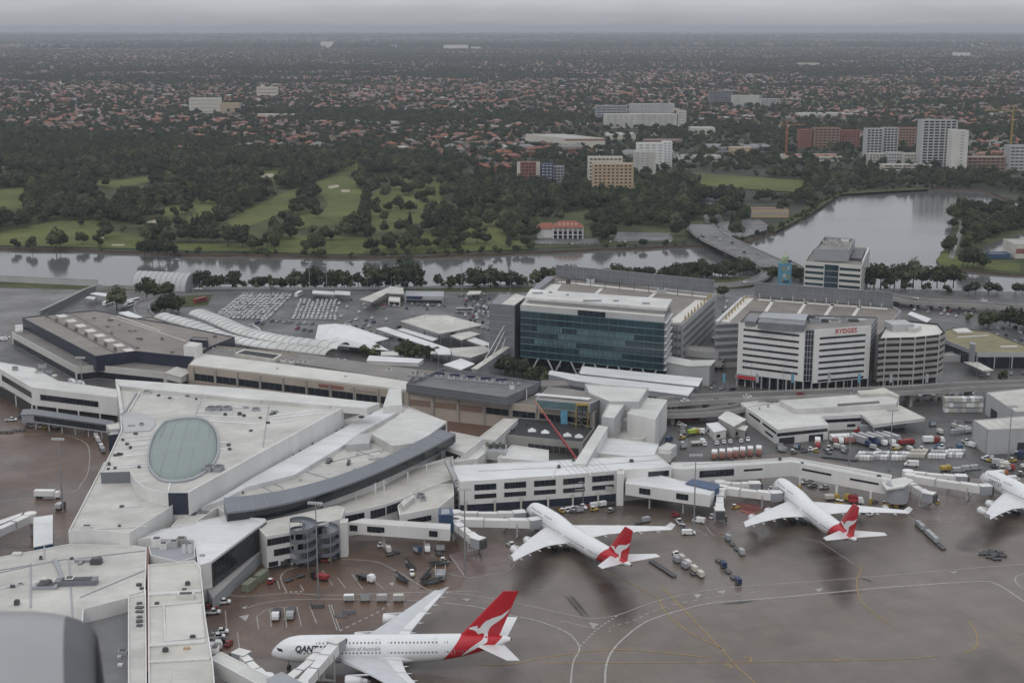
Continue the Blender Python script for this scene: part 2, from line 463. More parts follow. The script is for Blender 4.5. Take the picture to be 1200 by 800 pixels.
sheet('inlet_water',[(1146,292),(1163,284),(1185,277),(1215,270),(1330,272),(1330,300),(1165,303),(1152,300)],-0.25,'river_water')
# low hills along the horizon
mb=MB();rows=[]
for j,(d,hh)in enumerate(((15000,0),(17500,0.6),(21000,1.0),(26000,0.3))):
 rows.append([(x,d+900*math.sin(x*0.0004+j),-1+hh*(30+12*math.sin(x*0.00045+2.6)+9*math.sin(x*0.0013+j)+6*math.sin(x*0.0035)))for x in range(-16000,16001,400)])
mb.grid(rows);props(mb.build('distant_hills','suburb_ground',smooth=True),kind='structure')
# ground covers on the airport side
sheet('terminal_apron',[(-500,470),(0,452),(140,480),(500,600),(800,566),(880,528),(1000,520),(1130,516),(1500,540),(1900,1600),(-900,1600)],0.02,'apron_concrete')
sheet('west_apron',[(-500,470),(0,462),(140,486),(150,560),(90,640),(-200,650),(-900,700)],0.03,'apron_brown')
sheet('brown_apron',[(236,770),(240,700),(310,648),(400,634),(535,632),(548,668),(540,690),(500,698),(470,735),(452,760),(300,772)],0.03,'apron_brown')
sheet('north_west_apron',[(-600,338),(0,338),(108,340),(104,346),(48,372),(20,400),(0,412),(-700,470)],0.02,'asphalt_pale')
sheet('seawall_grass',[(-600,329),(0,330),(114,334.5),(114,339.5),(0,337),(-600,336)],0.05,'grass_rough')
sheet('river_verge_grass',[(470,338),(655,335),(660,340),(640,343),(470,342)],0.05,'grass_rough')
sheet('ramp_verge_grass',[(838,325),(900,325),(880,337),(832,340)],0.05,'grass_rough')
sheet('car_park_verge_grass',[(208,347),(250,345),(243,358),(215,360)],0.05,'grass_rough')
sheet('courtyard_gravel',[(478,478),(560,474),(585,486),(572,515),(520,505)],0.05,'brown_gravel')
sheet('freight_yard',[(790,500),(880,486),(1000,515),(1140,480),(1260,500),(1260,560),(1060,560),(930,530),(800,540)],0.025,'asphalt')
for nm,pix in(('gate_bay',[(527,650),(565,636),(610,640),(600,650),(607,655),(595,668),(574,673),(544,675)]),('gate_bay',[(824,612),(845,585),(905,592),(895,600),(877,622),(840,628)]),('gate_bay',[(1057,598),(1075,566),(1150,573),(1135,606),(1130,610),(1080,612)])):
 sheet(nm,pix,0.05,'gate_hatch_base')
def stripes(name,lines,m,z,curved=True):
 mb=MB()
 for w,pts,dash in lines:
  L=[Vector((p.x,p.y,0))for p in PP(pts)]
  L=smooth_line(L,6)if(curved and len(L)>2)else L
  if not dash:ribbon(mb,L,w,z)
  else:
   S=sub(L,dash/2)
   for i in range(0,len(S)-1,2):ribbon(mb,S[i:i+2],w,z)
 return props(mb.build(name,m),kind='structure')
stripes('apron_marking',[(.35,[(513,692),(565,699),(600,705),(640,714),(687,724),(700,724),(725,720),(760,707),(790,699),(815,694),(850,689),(897,685),(1005,677),(1132,666),(1210,660)],0),(.6,[(680,757),(700,737),(725,720)],2.2),(.5,[(520,706),(560,711),(600,721),(625,726),(657,737),(672,747),(679,760),(672,775),(669,800),(670,830)],0),(.65,[(709,830),(709,800),(711,777),(720,759),(740,740),(762,726),(800,714),(837,706),(900,701),(1005,691),(1065,686),(1150,681),(1165,683),(1180,691),(1205,708)],0),(.4,[(657,727),(700,737)],0),(.4,[(714,740),(717,734),(742,727),(765,716),(800,706),(840,699),(900,692)],12),(.45,[(1200,690),(1192,684),(1190,676),(1200,672)],0),(.35,[(0,511),(62,508),(93,515),(104,525),(104,549),(96,566),(79,578),(0,587)],0),(.35,[(264,690),(270,697),(295,698),(340,695),(391,697),(480,694),(560,692)],0),(.35,[(290,712),(310,706),(350,702),(420,702),(500,704)],0),(1.1,[(334,693.5),(357,692.8)],1.6),(.35,[(335,692),(329,677),(336,668),(350,664)],0),(.35,[(400,655),(440,658),(470,672),(500,690),(515,694)],0),(.3,[(352,685),(356,692)],0),(.3,[(325,680),(328,690)],0),(.6,[(398,739),(420,728),(441,718),(460,705)],4.5),(.3,[(363,710),(371,730)],0),(.3,[(385,708),(395,738)],0),(.3,[(388,708),(398,738)],0),(.3,[(316,713),(318,734)],0),(.3,[(333,712),(336,735)],0),(.3,[(348,711),(353,733)],0),(.3,[(301,722),(303,737)],0),(.3,[(301,722),(316,713),(348,711)],0),(.3,[(264,715),(266,740)],0),(.3,[(278,740),(281,762)],0),(.3,[(500,665),(545,676),(574,673),(596,668),(607,655)],0),(.3,[(527,650),(545,676)],0),(.3,[(395,676),(405,689)],0),(.3,[(378,668),(390,686)],0),(.3,[(412,672),(425,690)],0),(.3,[(430,674),(450,690)],0),(.35,[(962,635),(1000,660)],0),(.35,[(690,608),(740,605)],5),(.35,[(940,630),(962,635)],0),(.35,[(808,616),(830,628)],0),(.35,[(824,612),(840,628),(877,622)],0),(.35,[(1057,598),(1080,612),(1130,610)],0),(.35,[(1040,600),(1057,598)],0),],'white_line',0.075)
stripes('taxi_line',[(.4,[(700,665),(735,681),(760,695),(772,702),(780,717),(807,740),(850,762)],0),(.45,[(775,687),(847,762),(865,782),(885,800),(900,815)],0),(.45,[(560,779),(600,778),(645,769),(715,761),(775,764),(830,770)],0),(.35,[(640,777),(800,776),(900,775),(1055,772),(1100,768)],0),(.4,[(1000,660),(1009,667),(1004,680),(1007,700),(1017,712),(1042,732)],0),(.4,[(1135,727),(1144,742),(1144,757),(1130,765)],0),(.5,[(850,780),(853,777),(857,782)],0),(.5,[(872,770),(880,770),(878,777)],0),(.5,[(978,773),(996,772)],3),],'yellow_line',0.085)
# arrow heads and give-way triangles
mb=MB()
for tri in([(690,729),(702,731),(695,736)],[(541,701),(552,701),(547,704)],[(840,693),(850,691),(848,696)],[(812,696),(822,696),(817,701)],[(955,690),(964,689),(960,694)],[(1113,670),(1122,669),(1118,672)],[(456,683),(462,682),(460,687)],[(283,712),(290,709),(288,713)],[(280,722),(292,720),(288,728)]):
 p=PP(tri);mb.add([(v.x,v.y,0.08)for v in p],[(0,1,2)])
props(mb.build('give_way_marking','white_line'),kind='structure')
# hatching in the gate bays
def hatch(poly,n,m,name,w=.35):
 mb=MB();pw=[(p.x,p.y)for p in PP(poly)]
 xs=[p[0]for p in pw];ys=[p[1]for p in pw]
 dx,dy=math.cos(R(-38)),math.sin(R(-38));nx,ny=-dy,dx
 t=[x*nx+y*ny for x,y in pw];t0,t1=min(t),max(t)
 for i in range(n):
  c=t0+(i+.5)/n*(t1-t0);hits=[]
  for a,b in zip(pw,pw[1:]+pw[:1]):
   ta,tb=a[0]*nx+a[1]*ny-c,b[0]*nx+b[1]*ny-c
   if ta*tb<0:
    k=ta/(ta-tb);hits.append((a[0]+(b[0]-a[0])*k,a[1]+(b[1]-a[1])*k))
  hits.sort(key=lambda h:h[0]*dx+h[1]*dy)
  for a,b in zip(hits[::2],hits[1::2]):ribbon(mb,[a,b],w,0.07)
 props(mb.build(name,m),kind='structure')
hatch([(826,611),(848,588),(898,594),(876,621),(841,626)],22,'white_line','gate_hatching')
hatch([(1060,597),(1077,569),(1146,575),(1128,609),(1081,610)],24,'white_line','gate_hatching')
hatch([(862,589),(900,593),(880,604),(868,600)],14,'red_line','gate_hatching',.6)
# soot, oil and painted-in jet reflections: irregular patches, fainter towards their edges
def stain_reflection_mat():
 m,nt,b=_nodes('apron_stain_reflection');L=nt.links.new;N=nt.nodes.new
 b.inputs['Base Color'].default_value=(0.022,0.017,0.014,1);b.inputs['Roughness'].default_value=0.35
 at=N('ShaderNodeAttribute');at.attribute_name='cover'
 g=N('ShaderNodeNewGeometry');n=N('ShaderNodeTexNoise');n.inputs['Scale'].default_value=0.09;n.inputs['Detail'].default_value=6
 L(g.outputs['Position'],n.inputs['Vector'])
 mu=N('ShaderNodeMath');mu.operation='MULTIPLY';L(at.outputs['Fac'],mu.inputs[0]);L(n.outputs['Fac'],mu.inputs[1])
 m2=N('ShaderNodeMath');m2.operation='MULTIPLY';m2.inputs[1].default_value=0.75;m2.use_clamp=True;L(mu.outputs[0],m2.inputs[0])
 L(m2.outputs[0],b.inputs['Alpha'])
stain_reflection_mat()
def stain_reflection(lines):
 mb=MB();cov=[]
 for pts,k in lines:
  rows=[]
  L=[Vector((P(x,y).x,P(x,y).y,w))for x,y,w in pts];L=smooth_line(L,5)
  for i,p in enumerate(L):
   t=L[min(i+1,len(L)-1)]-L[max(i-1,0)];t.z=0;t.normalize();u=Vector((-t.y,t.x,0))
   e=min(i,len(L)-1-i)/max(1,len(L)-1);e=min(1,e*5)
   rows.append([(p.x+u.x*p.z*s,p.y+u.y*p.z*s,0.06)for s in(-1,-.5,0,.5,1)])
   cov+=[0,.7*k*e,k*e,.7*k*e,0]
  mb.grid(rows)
 o=mb.build('apron_stains_and_reflections','apron_stain_reflection')
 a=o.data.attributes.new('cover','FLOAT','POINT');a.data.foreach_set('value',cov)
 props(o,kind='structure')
stain_reflection([([(690,648,7),(705,668,8),(725,705,7),(735,740,3)],1.0),([(640,655,9),(622,680,7),(612,702,4)],.9),([(955,632,9),(975,655,9),(985,690,6),(992,716,3)],1.1),([(912,625,8),(890,640,7),(875,652,4)],.8),([(1195,615,9),(1160,625,8),(1135,640,6),(1133,648,3)],1.0),([(663,697,.9),(674,711,.9),(685,724,.9)],1.6),([(668,696,.9),(679,710,.9),(690,723,.9)],1.6),([(843,708,1.0),(865,706,1.3),(887,703,1.0)],1.2),([(1005,676,1.2),(1015,679,1.2),(1022,682,.8)],1.2),([(968,697,1),(990,695,1.2),(1013,693,1)],1.0),([(660,640,14),(700,650,14),(760,640,10)],.5),([(900,640,14),(960,640,14),(1040,630,10)],.45),([(560,745,10),(520,770,14),(470,790,16)],.5),([(1120,790,10),(1200,780,20)],.5),([(620,600,12),(700,595,12),(780,600,14),(840,600,10)],.7),([(1130,682,.9),(1165,680,.9)],1.2)])
# golf course: rough with mown fairways and sand
sheet('golf_course_ground',[(-300,176),(200,183),(420,180),(520,192),(640,220),(830,216),(840,250),(800,284),(700,288.5),(600,293),(500,296.5),(400,298.5),(300,295.5),(220,295.5),(165,292.5),(0,288),(-500,284)],0.4,'grass_rough')
CLEAR=[(0.0,[(248,270),(268,258),(300,240),(330,228),(355,219),(350,240),(315,257),(285,268)]),(0.0,[(368,216),(398,203),(415,212),(428,232),(422,250),(398,262),(365,266),(385,240)]),(0.06,[(430,238),(448,218),(505,206),(522,222),(512,250),(478,270),(438,272)]),(0.08,[(328,252),(362,236),(376,262),(340,272)]),(0.03,[(-80,280),(0,273),(60,260),(112,258),(125,270),(168,280),(168,292),(0,288.5),(-80,287)]),(0.12,[(490,274),(560,260),(605,255),(614,274),(582,286),(500,290)]),(0.05,[(110,216),(200,202),(203,210),(130,221)]),(0.05,[(-40,226),(28,220),(31,244),(-40,250)]),(0.18,[(165,286),(350,287),(620,283),(620,293),(500,297),(400,299),(300,296),(165,293)]),(0.10,[(325,276),(450,280),(450,289),(325,287)]),(0.3,[(175,250),(260,222),(275,228),(200,256)]),(0.05,[(298,206),(326,198),(330,212),(303,216)]),(0.15,[(524,220),(566,228),(580,240),(548,242)]),(0.10,[(398,188),(422,192),(420,201),(398,199)]),(0.10,[(250,250),(258,230),(240,236),(215,262),(235,268)]),]
EXTRA=[(0.0,[(815,204),(945,212),(935,226),(850,221),(815,216)]),(0.1,[(816,238),(842,235),(840,249),(818,247)]),(0.15,[(905,272),(945,252),(985,226),(975,222),(930,248),(895,266)]),(0.0,[(625,284),(628,262),(692,262),(700,287)]),(0.05,[(715,285),(720,272),(785,270),(788,285)]),(0.05,[(795,284),(800,258),(840,256),(850,284)]),(0.03,[(838,262),(868,236),(930,238),(948,254),(900,275),(850,284)])]
for i,(dens,poly)in enumerate(CLEAR):sheet('fairway_grass',poly,0.56+i*.012,'grass_fairway')
for poly in([(384,219),(396,217),(398,220),(386,222)],[(400,223),(410,223),(410,226),(400,226)],[(108,279),(122,279),(122,281),(108,281)],[(131,287),(146,287),(146,289),(131,289)],[(305,205),(320,204),(322,208),(308,209)],[(170,262),(182,258),(184,264),(172,268)]):
 sheet('bunker_sand',poly,0.75,'sand')
sheet('sports_field_grass',EXTRA[0][1],0.9,'grass_fairway')
sheet('peninsula_lawn',[(1098,304),(1106,293),(1120,300),(1195,309),(1195,318),(1125,313.5),(1101,310)],-0.1,'grass_fairway')
sheet('lake_bank_grass',[(908,272),(948,252),(985,228),(1090,222),(1085,219),(980,223),(935,248),(898,270)],0.4,'grass_rough')
sheet('peninsula_path',[(1111,302),(1117,285),(1122,272),(1125,262),(1123,258),(1127,258),(1129,268),(1124,284),(1118,303)],-0.06,'asphalt_pale')
for i,pix in enumerate(([(625,284),(640,278),(700,281),(704,287),(630,287)],[(718,284),(724,273),(785,274),(790,283)],[(838,262),(880,258),(888,268),(852,278)],[(816,236),(826,232),(870,236),(850,246)],[(842,276),(850,262),(890,258),(905,268),(870,280)])):
 sheet('riverside_car_park',pix,0.8+i*.012,'road_asphalt')
for pix in([(900,148),(880,142),(1000,145),(1060,143),(1060,146.5),(1000,148)],[(938,118),(1056,116),(1056,123),(945,123)]):
 sheet('park_grass',pix,0.5,'grass_fairway')
def road(name,pix,w,z=0.03,m='road_asphalt',line=True):
 L=smooth_line([Vector((p.x,p.y,0))for p in PP(pix)],6)
 mb=MB();ribbon(mb,L,w,z);props(mb.build(name,m),kind='structure')
 if line:
  mb=MB();S=sub(L,6)
  for i in range(0,len(S)-1,2):ribbon(mb,S[i:i+2],.3,z+.02)
  props(mb.build(name+'_marking','white_line'),kind='structure')
road('riverside_road',[(-100,345),(160,342),(210,345),(300,342),(470,343),(640,344)],9,0.06)
road('service_road',[(1200,575),(1120,538),(1060,510),(1010,493)],11)
road('freight_road',[(905,500),(860,498),(790,486),(740,520)],10)
road('shore_road',[(1060,352),(1120,357),(1200,361),(1300,366)],16)
road('suburb_road',[(206,163),(225,152),(252,140),(272,128),(296,108),(304,92)],16,0.5,line=False)
road('suburb_road',[(280,162),(330,170),(400,184),(470,190)],18,0.5,line=False)
road('suburb_road',[(0,196),(60,192),(140,190),(170,188)],14,0.7,line=False)
road('suburb_road',[(640,180),(760,190),(860,192),(1000,186),(1200,178)],18,0.5,line=False)
road('suburb_road',[(838,262),(826,236),(800,210),(790,180),(740,140)],18,0.5,line=False)
# ================================================================== TREES
def ico(sub_=1):
 bm=bmesh.new();bmesh.ops.create_icosphere(bm,subdivisions=sub_,radius=1.0)
 v=np.array([x.co[:]for x in bm.verts]);f=np.array([[q.index for q in x.verts]for x in bm.faces]);bm.free()
 return v,f
ICO1,ICO2=ico(1),ico(2)
def np_mesh(name,V,Fq,mats,mi=None,n=3):
 me=bpy.data.meshes.new(name)
 me.vertices.add(len(V));me.vertices.foreach_set('co',np.ascontiguousarray(V,np.float32).ravel())
 me.loops.add(Fq.size);me.loops.foreach_set('vertex_index',np.ascontiguousarray(Fq,np.int32).ravel())
 k=Fq.shape[1]
 me.polygons.add(len(Fq));me.polygons.foreach_set('loop_start',np.arange(0,Fq.size,k,dtype=np.int32))
 me.polygons.foreach_set('loop_total',np.full(len(Fq),k,np.int32))
 for q in mats:me.materials.append(M[q])
 if mi is not None:me.polygons.foreach_set('material_index',np.ascontiguousarray(mi,np.int32))
 me.update(calc_edges=True);me.validate()
 return me
def crown_mesh(name,lobes,nleaf,size,m,seed,flat=0.0):
 """crown of leaf clumps: many small quads in the shell of several lobes plus inner ragged clumps"""
 r=np.random.default_rng(seed);V=[];Fs=[];b=0
 per=np.array([a*b_*c for _,_,_,a,b_,c in lobes])**0.66;per=per/per.sum()
 for(x,y,z,a,b_,c),w in zip(lobes,per):
  n=max(8,int(nleaf*w))
  d=r.normal(size=(n,3));d/=np.linalg.norm(d,axis=1)[:,None]
  rad=0.72+0.38*r.random(n)**0.8
  ctr=d*rad[:,None]*np.array([a,b_,c])+np.array([x,y,z])
  nn=d+r.normal(size=(n,3))*0.55;nn/=np.linalg.norm(nn,axis=1)[:,None]
  t=np.cross(nn,r.normal(size=(n,3)));t/=np.linalg.norm(t,axis=1)[:,None]
  u=np.cross(nn,t);s=size*(0.55+0.9*r.random(n))[:,None]
  q=np.stack([ctr-t*s-u*s*.8,ctr+t*s-u*s*.6,ctr+t*s*.7+u*s,ctr-t*s*.8+u*s*.7],1)
  V.append(q.reshape(-1,3));Fs.append(np.arange(n*4).reshape(-1,4)+b);b+=n*4
 Vl=np.concatenate(V);Fl=np.concatenate(Fs)
 Vi=[];Fi=[];b=len(Vl)
 for x,y,z,a,b_,c in lobes:
  v,f=ICO1
  k=0.74*(1+0.22*r.normal(size=len(v)))
  Vi.append(v*k[:,None]*np.array([a,b_,c])+np.array([x,y,z]));
  Fi.append(np.column_stack([f,f[:,2]])+b);b+=len(v)
 me=bpy.data.meshes.new(name)
 V=np.concatenate([Vl]+Vi)
 tri=np.concatenate(Fi)[:,:3]
 nl=len(Fl)*4+len(tri)*3
 me.vertices.add(len(V));me.vertices.foreach_set('co',V.astype(np.float32).ravel())
 me.loops.add(nl);me.loops.foreach_set('vertex_index',np.concatenate([Fl.ravel(),tri.ravel()]).astype(np.int32))
 ls=np.concatenate([np.arange(len(Fl))*4,len(Fl)*4+np.arange(len(tri))*3]).astype(np.int32)
 lt=np.concatenate([np.full(len(Fl),4),np.full(len(tri),3)]).astype(np.int32)
 me.polygons.add(len(ls));me.polygons.foreach_set('loop_start',ls);me.polygons.foreach_set('loop_total',lt)
 me.materials.append(M[m]);me.update(calc_edges=True)
 return me
def lobes_round(r,h,w,n,low=0.14):
 L=[]
 for i in range(n):
  a=2*math.pi*i/n+r.random()*.8;d=w*.5*(0.35+.45*r.random())if i else 0
  zz=h*(low+.30+.28*r.random())if i else h*.68
  s=w*.5*(0.42+.22*r.random())
  L.append((d*math.cos(a),d*math.sin(a),zz,s,s,min(s*.9,h-zz)if i else h*.31))
 return L
TREE=[]
def proto(h,w,n,nl,size,m,seed,kind='round'):
 r=np.random.default_rng(seed)
 if kind=='cone':
  L=[(0.2*r.normal(),0.2*r.normal(),h*z,w*.5*s,w*.5*s,h*.17)for z,s in((.25,1.0),(.42,.82),(.58,.62),(.73,.42),(.87,.22))]
 else:L=lobes_round(r,h,w,n)
 cm=crown_mesh('crown',L,nl,size,m,seed)
 mb=MB();mb.tube([(0,0,-0.3),(0.1,0,h*.2),(0,.1,h*.4),(.2,0,h*.62)],[h*.028,h*.022,h*.018,h*.008],6)
 for x,y,z,a,b,c in L[1:5]:mb.tube([(0,0,h*.3),(x*.6,y*.6,z-c*.3),(x,y,z)],[h*.013,h*.009,h*.004],5)
 me=bpy.data.meshes.new('trunk');me.from_pydata(mb.v,[],mb.f);me.materials.append(M['trunk_bark']);me.update()
 TREE.append((cm,me,h))
proto(14,13,7,620,.62,'leaf_dark',1)
proto(15,10,6,520,.60,'leaf_mid',2)
proto(17,12,8,600,.62,'leaf_olive',3)
proto(11,11,6,480,.55,'leaf_dark',4)
proto(18,6.5,5,420,.52,'leaf_grey',5,'cone')
proto(9,8,5,380,.5,'leaf_mid',6)
KIND=['broad dark','upright green','tall olive','low spreading dark','pointed grey green','small bushy']
tree_list=[]
def put(px,py,k,s,place,z=0.0):
 p=P(px,py,0);tree_list.append([p.x,p.y,k,s,random.random()*6.28,place,z])
def line_trees(pix,step,ks,s0,s1,place,jit=2.0,skip=0.0):
 for q in sub([(p.x,p.y,0)for p in PP(pix)],step):
  if random.random()<skip:continue
  tree_list.append([q.x+random.gauss(0,jit),q.y+random.gauss(0,jit),random.choice(ks),random.uniform(s0,s1),random.random()*6.28,place,0.0])
  # the near bank
NB='on the near river bank behind the car parks'
line_trees([(230,338),(300,337.5),(400,337),(452,337)],8.5,[0,1,1,3,5],.6,1.0,NB,2.0,.12)
for px,k,s in((272,0,.95),(345,2,.95),(370,0,1.15),(392,3,1.2),(420,1,.9),(440,0,1.2),(452,2,1.1),(478,0,1.55),(488,1,1.15),(470,3,1.3)):put(px,338,k,s,NB)
line_trees([(517,337),(560,336),(640,335)],7.5,[0,1,3,5],.65,.95,NB,2.0,.1)
for px,k,s in((560,0,1.05),(575,2,1.0),(600,0,1.0)):put(px,337,k,s,NB)
line_trees([(236,338.5),(350,338),(495,337)],5.0,[5,5,3],.45,.85,NB,1.6,.1)
line_trees([(515,337.5),(600,336),(645,335)],5.0,[5,5,3],.45,.8,NB,1.6,.1)
OB='on the near bank behind the grey screen'
line_trees([(640,332),(700,329),(760,327),(840,322)],7.5,[0,1,3,5],.65,.95,OB,2.5)
line_trees([(780,328),(835,324),(880,321)],6.0,[0,3,5],.7,1.05,OB,3)
line_trees([(790,332),(840,327),(885,322)],7.0,[3,5,0],.6,.9,OB,3)
SB='on the lake shore beside the white office block'
for px,k,s in((1024,0,1.35),(1032,1,1.25),(1048,0,1.3),(1056,2,1.2),(1070,2,1.25),(1080,1,1.1),(1098,0,1.25),(1107,3,1.5),(1117,0,1.15)):put(px,337,k,s,SB)
line_trees([(1020,339),(1060,340),(1108,342)],9,[5,3],.6,1.0,SB,2,.2)
for px,k,s in((1135,0,.6),(1143,3,.8),(1158,2,.6),(1168,0,.62),(1190,3,.75),(1198,0,.55)):put(px,345,k,s,'beside the shore road')
for px,py,k,s in((930,330,0,.9),(938,331,3,1),(905,328,3,.9)):put(px,py,k,s,'beside the blue tower')
for px,py,k,s in((137,363,2,1.05),(172,350,0,1.0),(180,351,1,1.0),(190,352,0,.95),(197,350,3,1.1),(193,367,0,1.0),(202,369,3,1.15),(187,368,5,1.1),(209,366,5,1.2)):
 put(px,py,k,s,'beside the curved ramp')
for px,py,k,s in((427,418,5,.8),(442,418,5,.85),(478,419,3,.95),(470,421,5,1),(490,421,5,1.0),(502,421,5,.95),(512,420,5,.8)):
 put(px,py,k,s,'between the white canopies')
for px,py,k,s in((592,440,0,.85),(602,442,3,.9),(612,444,3,.9),(622,446,5,.9),(632,447,5,1.0),(640,449,5,.8)):
 put(px,py,k,s,'in front of the glass office')
for px,py,k,s in((1158,384,3,1.1),(1152,383,5,.9),(1183,384,0,1.0),(1192,386,3,1.0),(848,349,3,.8),(1176,446,5,.6)):put(px,py,k,s,'beside the landside car park')
line_trees([(1140,378),(1200,384)],12,[5,3],.5,.8,'beside the landside car park',2,.3)
# peninsula
PB='on the wooded peninsula'
pen=[(1126,246),(1119,262),(1112,285),(1107,296),(1120,296),(1145,302),(1190,308),(1195,270),(1200,248),(1180,243)]
for _ in range(900):
 x,y=random.uniform(1105,1230),random.uniform(240,310)
 if inpoly([x],[y],pen+[(1230,246),(1230,300)]if False else pen)[0]or x>1195:
  if 1104<x<1133 and 254<y<310 and random.random()<.94:continue
  if any(inpoly([x],[y-h_],[(1138,293),(1160,280),(1185,271),(1260,262),(1260,306),(1165,308),(1146,303)])[0]for h_ in(0,5,9,13)):continue
  if random.random()<.42:put(x,y,random.choice([0,0,1,3,3,5]),random.uniform(.6,1.05),PB)
for px,py,k,s in((1112,294,3,1.1),(1108,296,5,1.2),(1117,257,0,1.2),(1121,262,1,1.2),(1118,268,3,1.0),(1122,246,4,.9),(1128,312,3,1.0),(1134,313,0,1.1),(1140,313,3,1.2),(1146,314,0,1.1),(1152,313,5,1.2)):put(px,py,k,s,PB)
# golf course woods
def vnoise(x,y,sc,seed):
 r=np.random.default_rng(seed);G=r.random((64,64))
 u,v=np.asarray(x)/sc,np.asarray(y)/sc;i,j=np.floor(u).astype(int),np.floor(v).astype(int);f,g=u-i,v-j
 f=f*f*(3-2*f);g=g*g*(3-2*g);a=lambda p,q:G[p%64,q%64]
 return a(i,j)*(1-f)*(1-g)+a(i+1,j)*f*(1-g)+a(i,j+1)*(1-f)*g+a(i+1,j+1)*f*g
GP='on the golf course across the river'
GREG=[(-60,174),(200,182),(420,178),(520,190),(600,214),(640,224),(690,226),(745,226),(800,206),(940,206),(1110,203),(1210,208),(1210,229),(1150,221),(1020,220),(984,225),(958,239),(943,250),(903,270),(876,280),(850,284),(790,286),(700,289),(600,294),(500,297),(400,299),(300,296),(220,296),(165,293),(0,289),(-60,287)]
N0=30000
gx=rng.uniform(-820,820,N0);gy=rng.uniform(1150,2300,N0)
px,py=NPX(gx,gy)
ok=inpoly(px,py,GREG)
prob=0.38+1.3*(vnoise(gx+3000,gy,58,3)-.43)+0.5*(vnoise(gx+900,gy,25,4)-.5)+np.clip((gy-1850)/500,0,.4)
for dens,poly in CLEAR+EXTRA:
 ins=inpoly(px,py,poly)
 for hz_ in(4.0,8.0,11.0):ins|=inpoly(*NPX(gx,gy,hz_),poly)if dens<.2 else False
 prob=np.where(ins,dens*(vnoise(gx+900,gy,30,9)>.45)*1.4,prob)
ok&=rng.random(N0)<prob
gx,gy=gx[ok],gy[ok]
# thin to a spacing
cell={};keep=[]
for i,(x,y)in enumerate(zip(gx,gy)):
 c=(int(x//6.5),int(y//6.5))
 if c in cell:continue
 cell[c]=1;keep.append(i)
gx,gy=gx[keep],gy[keep]
pxx,pyy=NPX(gx,gy)
for x,y,a,b in zip(gx,gy,pxx,pyy):
 if inpoly([a],[b],[(624,297),(628,262),(692,260),(702,297)])[0]:continue
 if inpoly([a],[b],[(690,232),(690,215),(745,215),(745,232)])[0]:continue
 k=random.choices([0,1,2,3,4,5],[5,3,2,3,.6,1.5])[0]
 s=random.uniform(.72,1.2)
 if a>835 and b<232:s*=.8
 tree_list.append([x,y,k,s,random.random()*6.28,GP if a<640 else('along the far river bank' if b>240 else 'in the far parkland beyond the lake'),0.4])
for px_,py_,k,s in((18,291,5,1.0),(38,292,5,1.2),(66,293,1,1.35),(66,292,0,1.1),(70,291,3,1.2),(178,301,0,1.1),(186,302,3,1.3),(170,300,3,1.1),(200,299,5,1.2)):put(px_,py_,k,s,'overhanging the far river bank')
SHRUB=bank(FAR_BANK,2.0,9)
for q in SHRUB:
 a,b=NPX(q.x,q.y)
 if-20<a<1130 and not 625<a<700 and random.random()<(.75 if a>165 else.12):
  tree_list.append([q.x,q.y+random.uniform(0,6),random.choice([5,5,3]),random.uniform(.35,.8),random.random()*6.28,'overhanging the far river bank',-0.6])
  # nearest 300 stand as trees of their own, the rest is one wood per kind of tree
tree_list.sort(key=lambda t:t[1])
vis=[];rest=[]
for t in tree_list:
 a,b=NPX(t[0],t[1])
 (vis if(-10<a<1210 and len(vis)<296)else rest).append(t)
proto_crown={}
for x,y,k,s,rz,place,z in vis:
 th=thing('tree',KIND[k]+' tree '+place,'tree',(x,y,z),rz,'trees '+place)
 th.scale=(s*random.uniform(.9,1.1),s*random.uniform(.9,1.1),s*random.uniform(.9,1.08))
 for nm,me in(('crown',TREE[k][0]),('trunk',TREE[k][1])):
  o=bpy.data.objects.new(nm,me);COL.objects.link(o);o.parent=th
  if nm=='crown':proto_crown.setdefault(k,o)
def scatter(name,pts,scl,rot,crown):
 """a far-off wood: one object whose points carry copies of a crown"""
 me=bpy.data.meshes.new(name);me.vertices.add(len(pts));me.vertices.foreach_set('co',np.asarray(pts,np.float32).ravel())
 a=me.attributes.new('size','FLOAT','POINT');a.data.foreach_set('value',np.asarray(scl,np.float32))
 a=me.attributes.new('turn','FLOAT_VECTOR','POINT');tv=np.zeros((len(pts),3),np.float32);tv[:,2]=rot;a.data.foreach_set('vector',tv.ravel())
 me.update()
 o=bpy.data.objects.new(name,me);COL.objects.link(o)
 ng=bpy.data.node_groups.new(name,'GeometryNodeTree')
 ng.interface.new_socket('Geometry',in_out='INPUT',socket_type='NodeSocketGeometry');ng.interface.new_socket('Geometry',in_out='OUTPUT',socket_type='NodeSocketGeometry')
 gi,go=ng.nodes.new('NodeGroupInput'),ng.nodes.new('NodeGroupOutput')
 ip=ng.nodes.new('GeometryNodeInstanceOnPoints');oi=ng.nodes.new('GeometryNodeObjectInfo')
 oi.inputs['Object'].default_value=crown;oi.inputs['As Instance'].default_value=True;oi.transform_space='ORIGINAL'
 n1=ng.nodes.new('GeometryNodeInputNamedAttribute');n1.data_type='FLOAT';n1.inputs[0].default_value='size'
 n2=ng.nodes.new('GeometryNodeInputNamedAttribute');n2.data_type='FLOAT_VECTOR';n2.inputs[0].default_value='turn'
 L=ng.links.new
 L(gi.outputs[0],ip.inputs['Points']);L(oi.outputs['Geometry'],ip.inputs['Instance'])
 L(n1.outputs[0],ip.inputs['Scale']);L(n2.outputs[0],ip.inputs['Rotation']);L(ip.outputs[0],go.inputs[0])
 md=o.modifiers.new('wood','NODES');md.node_group=ng
 return o
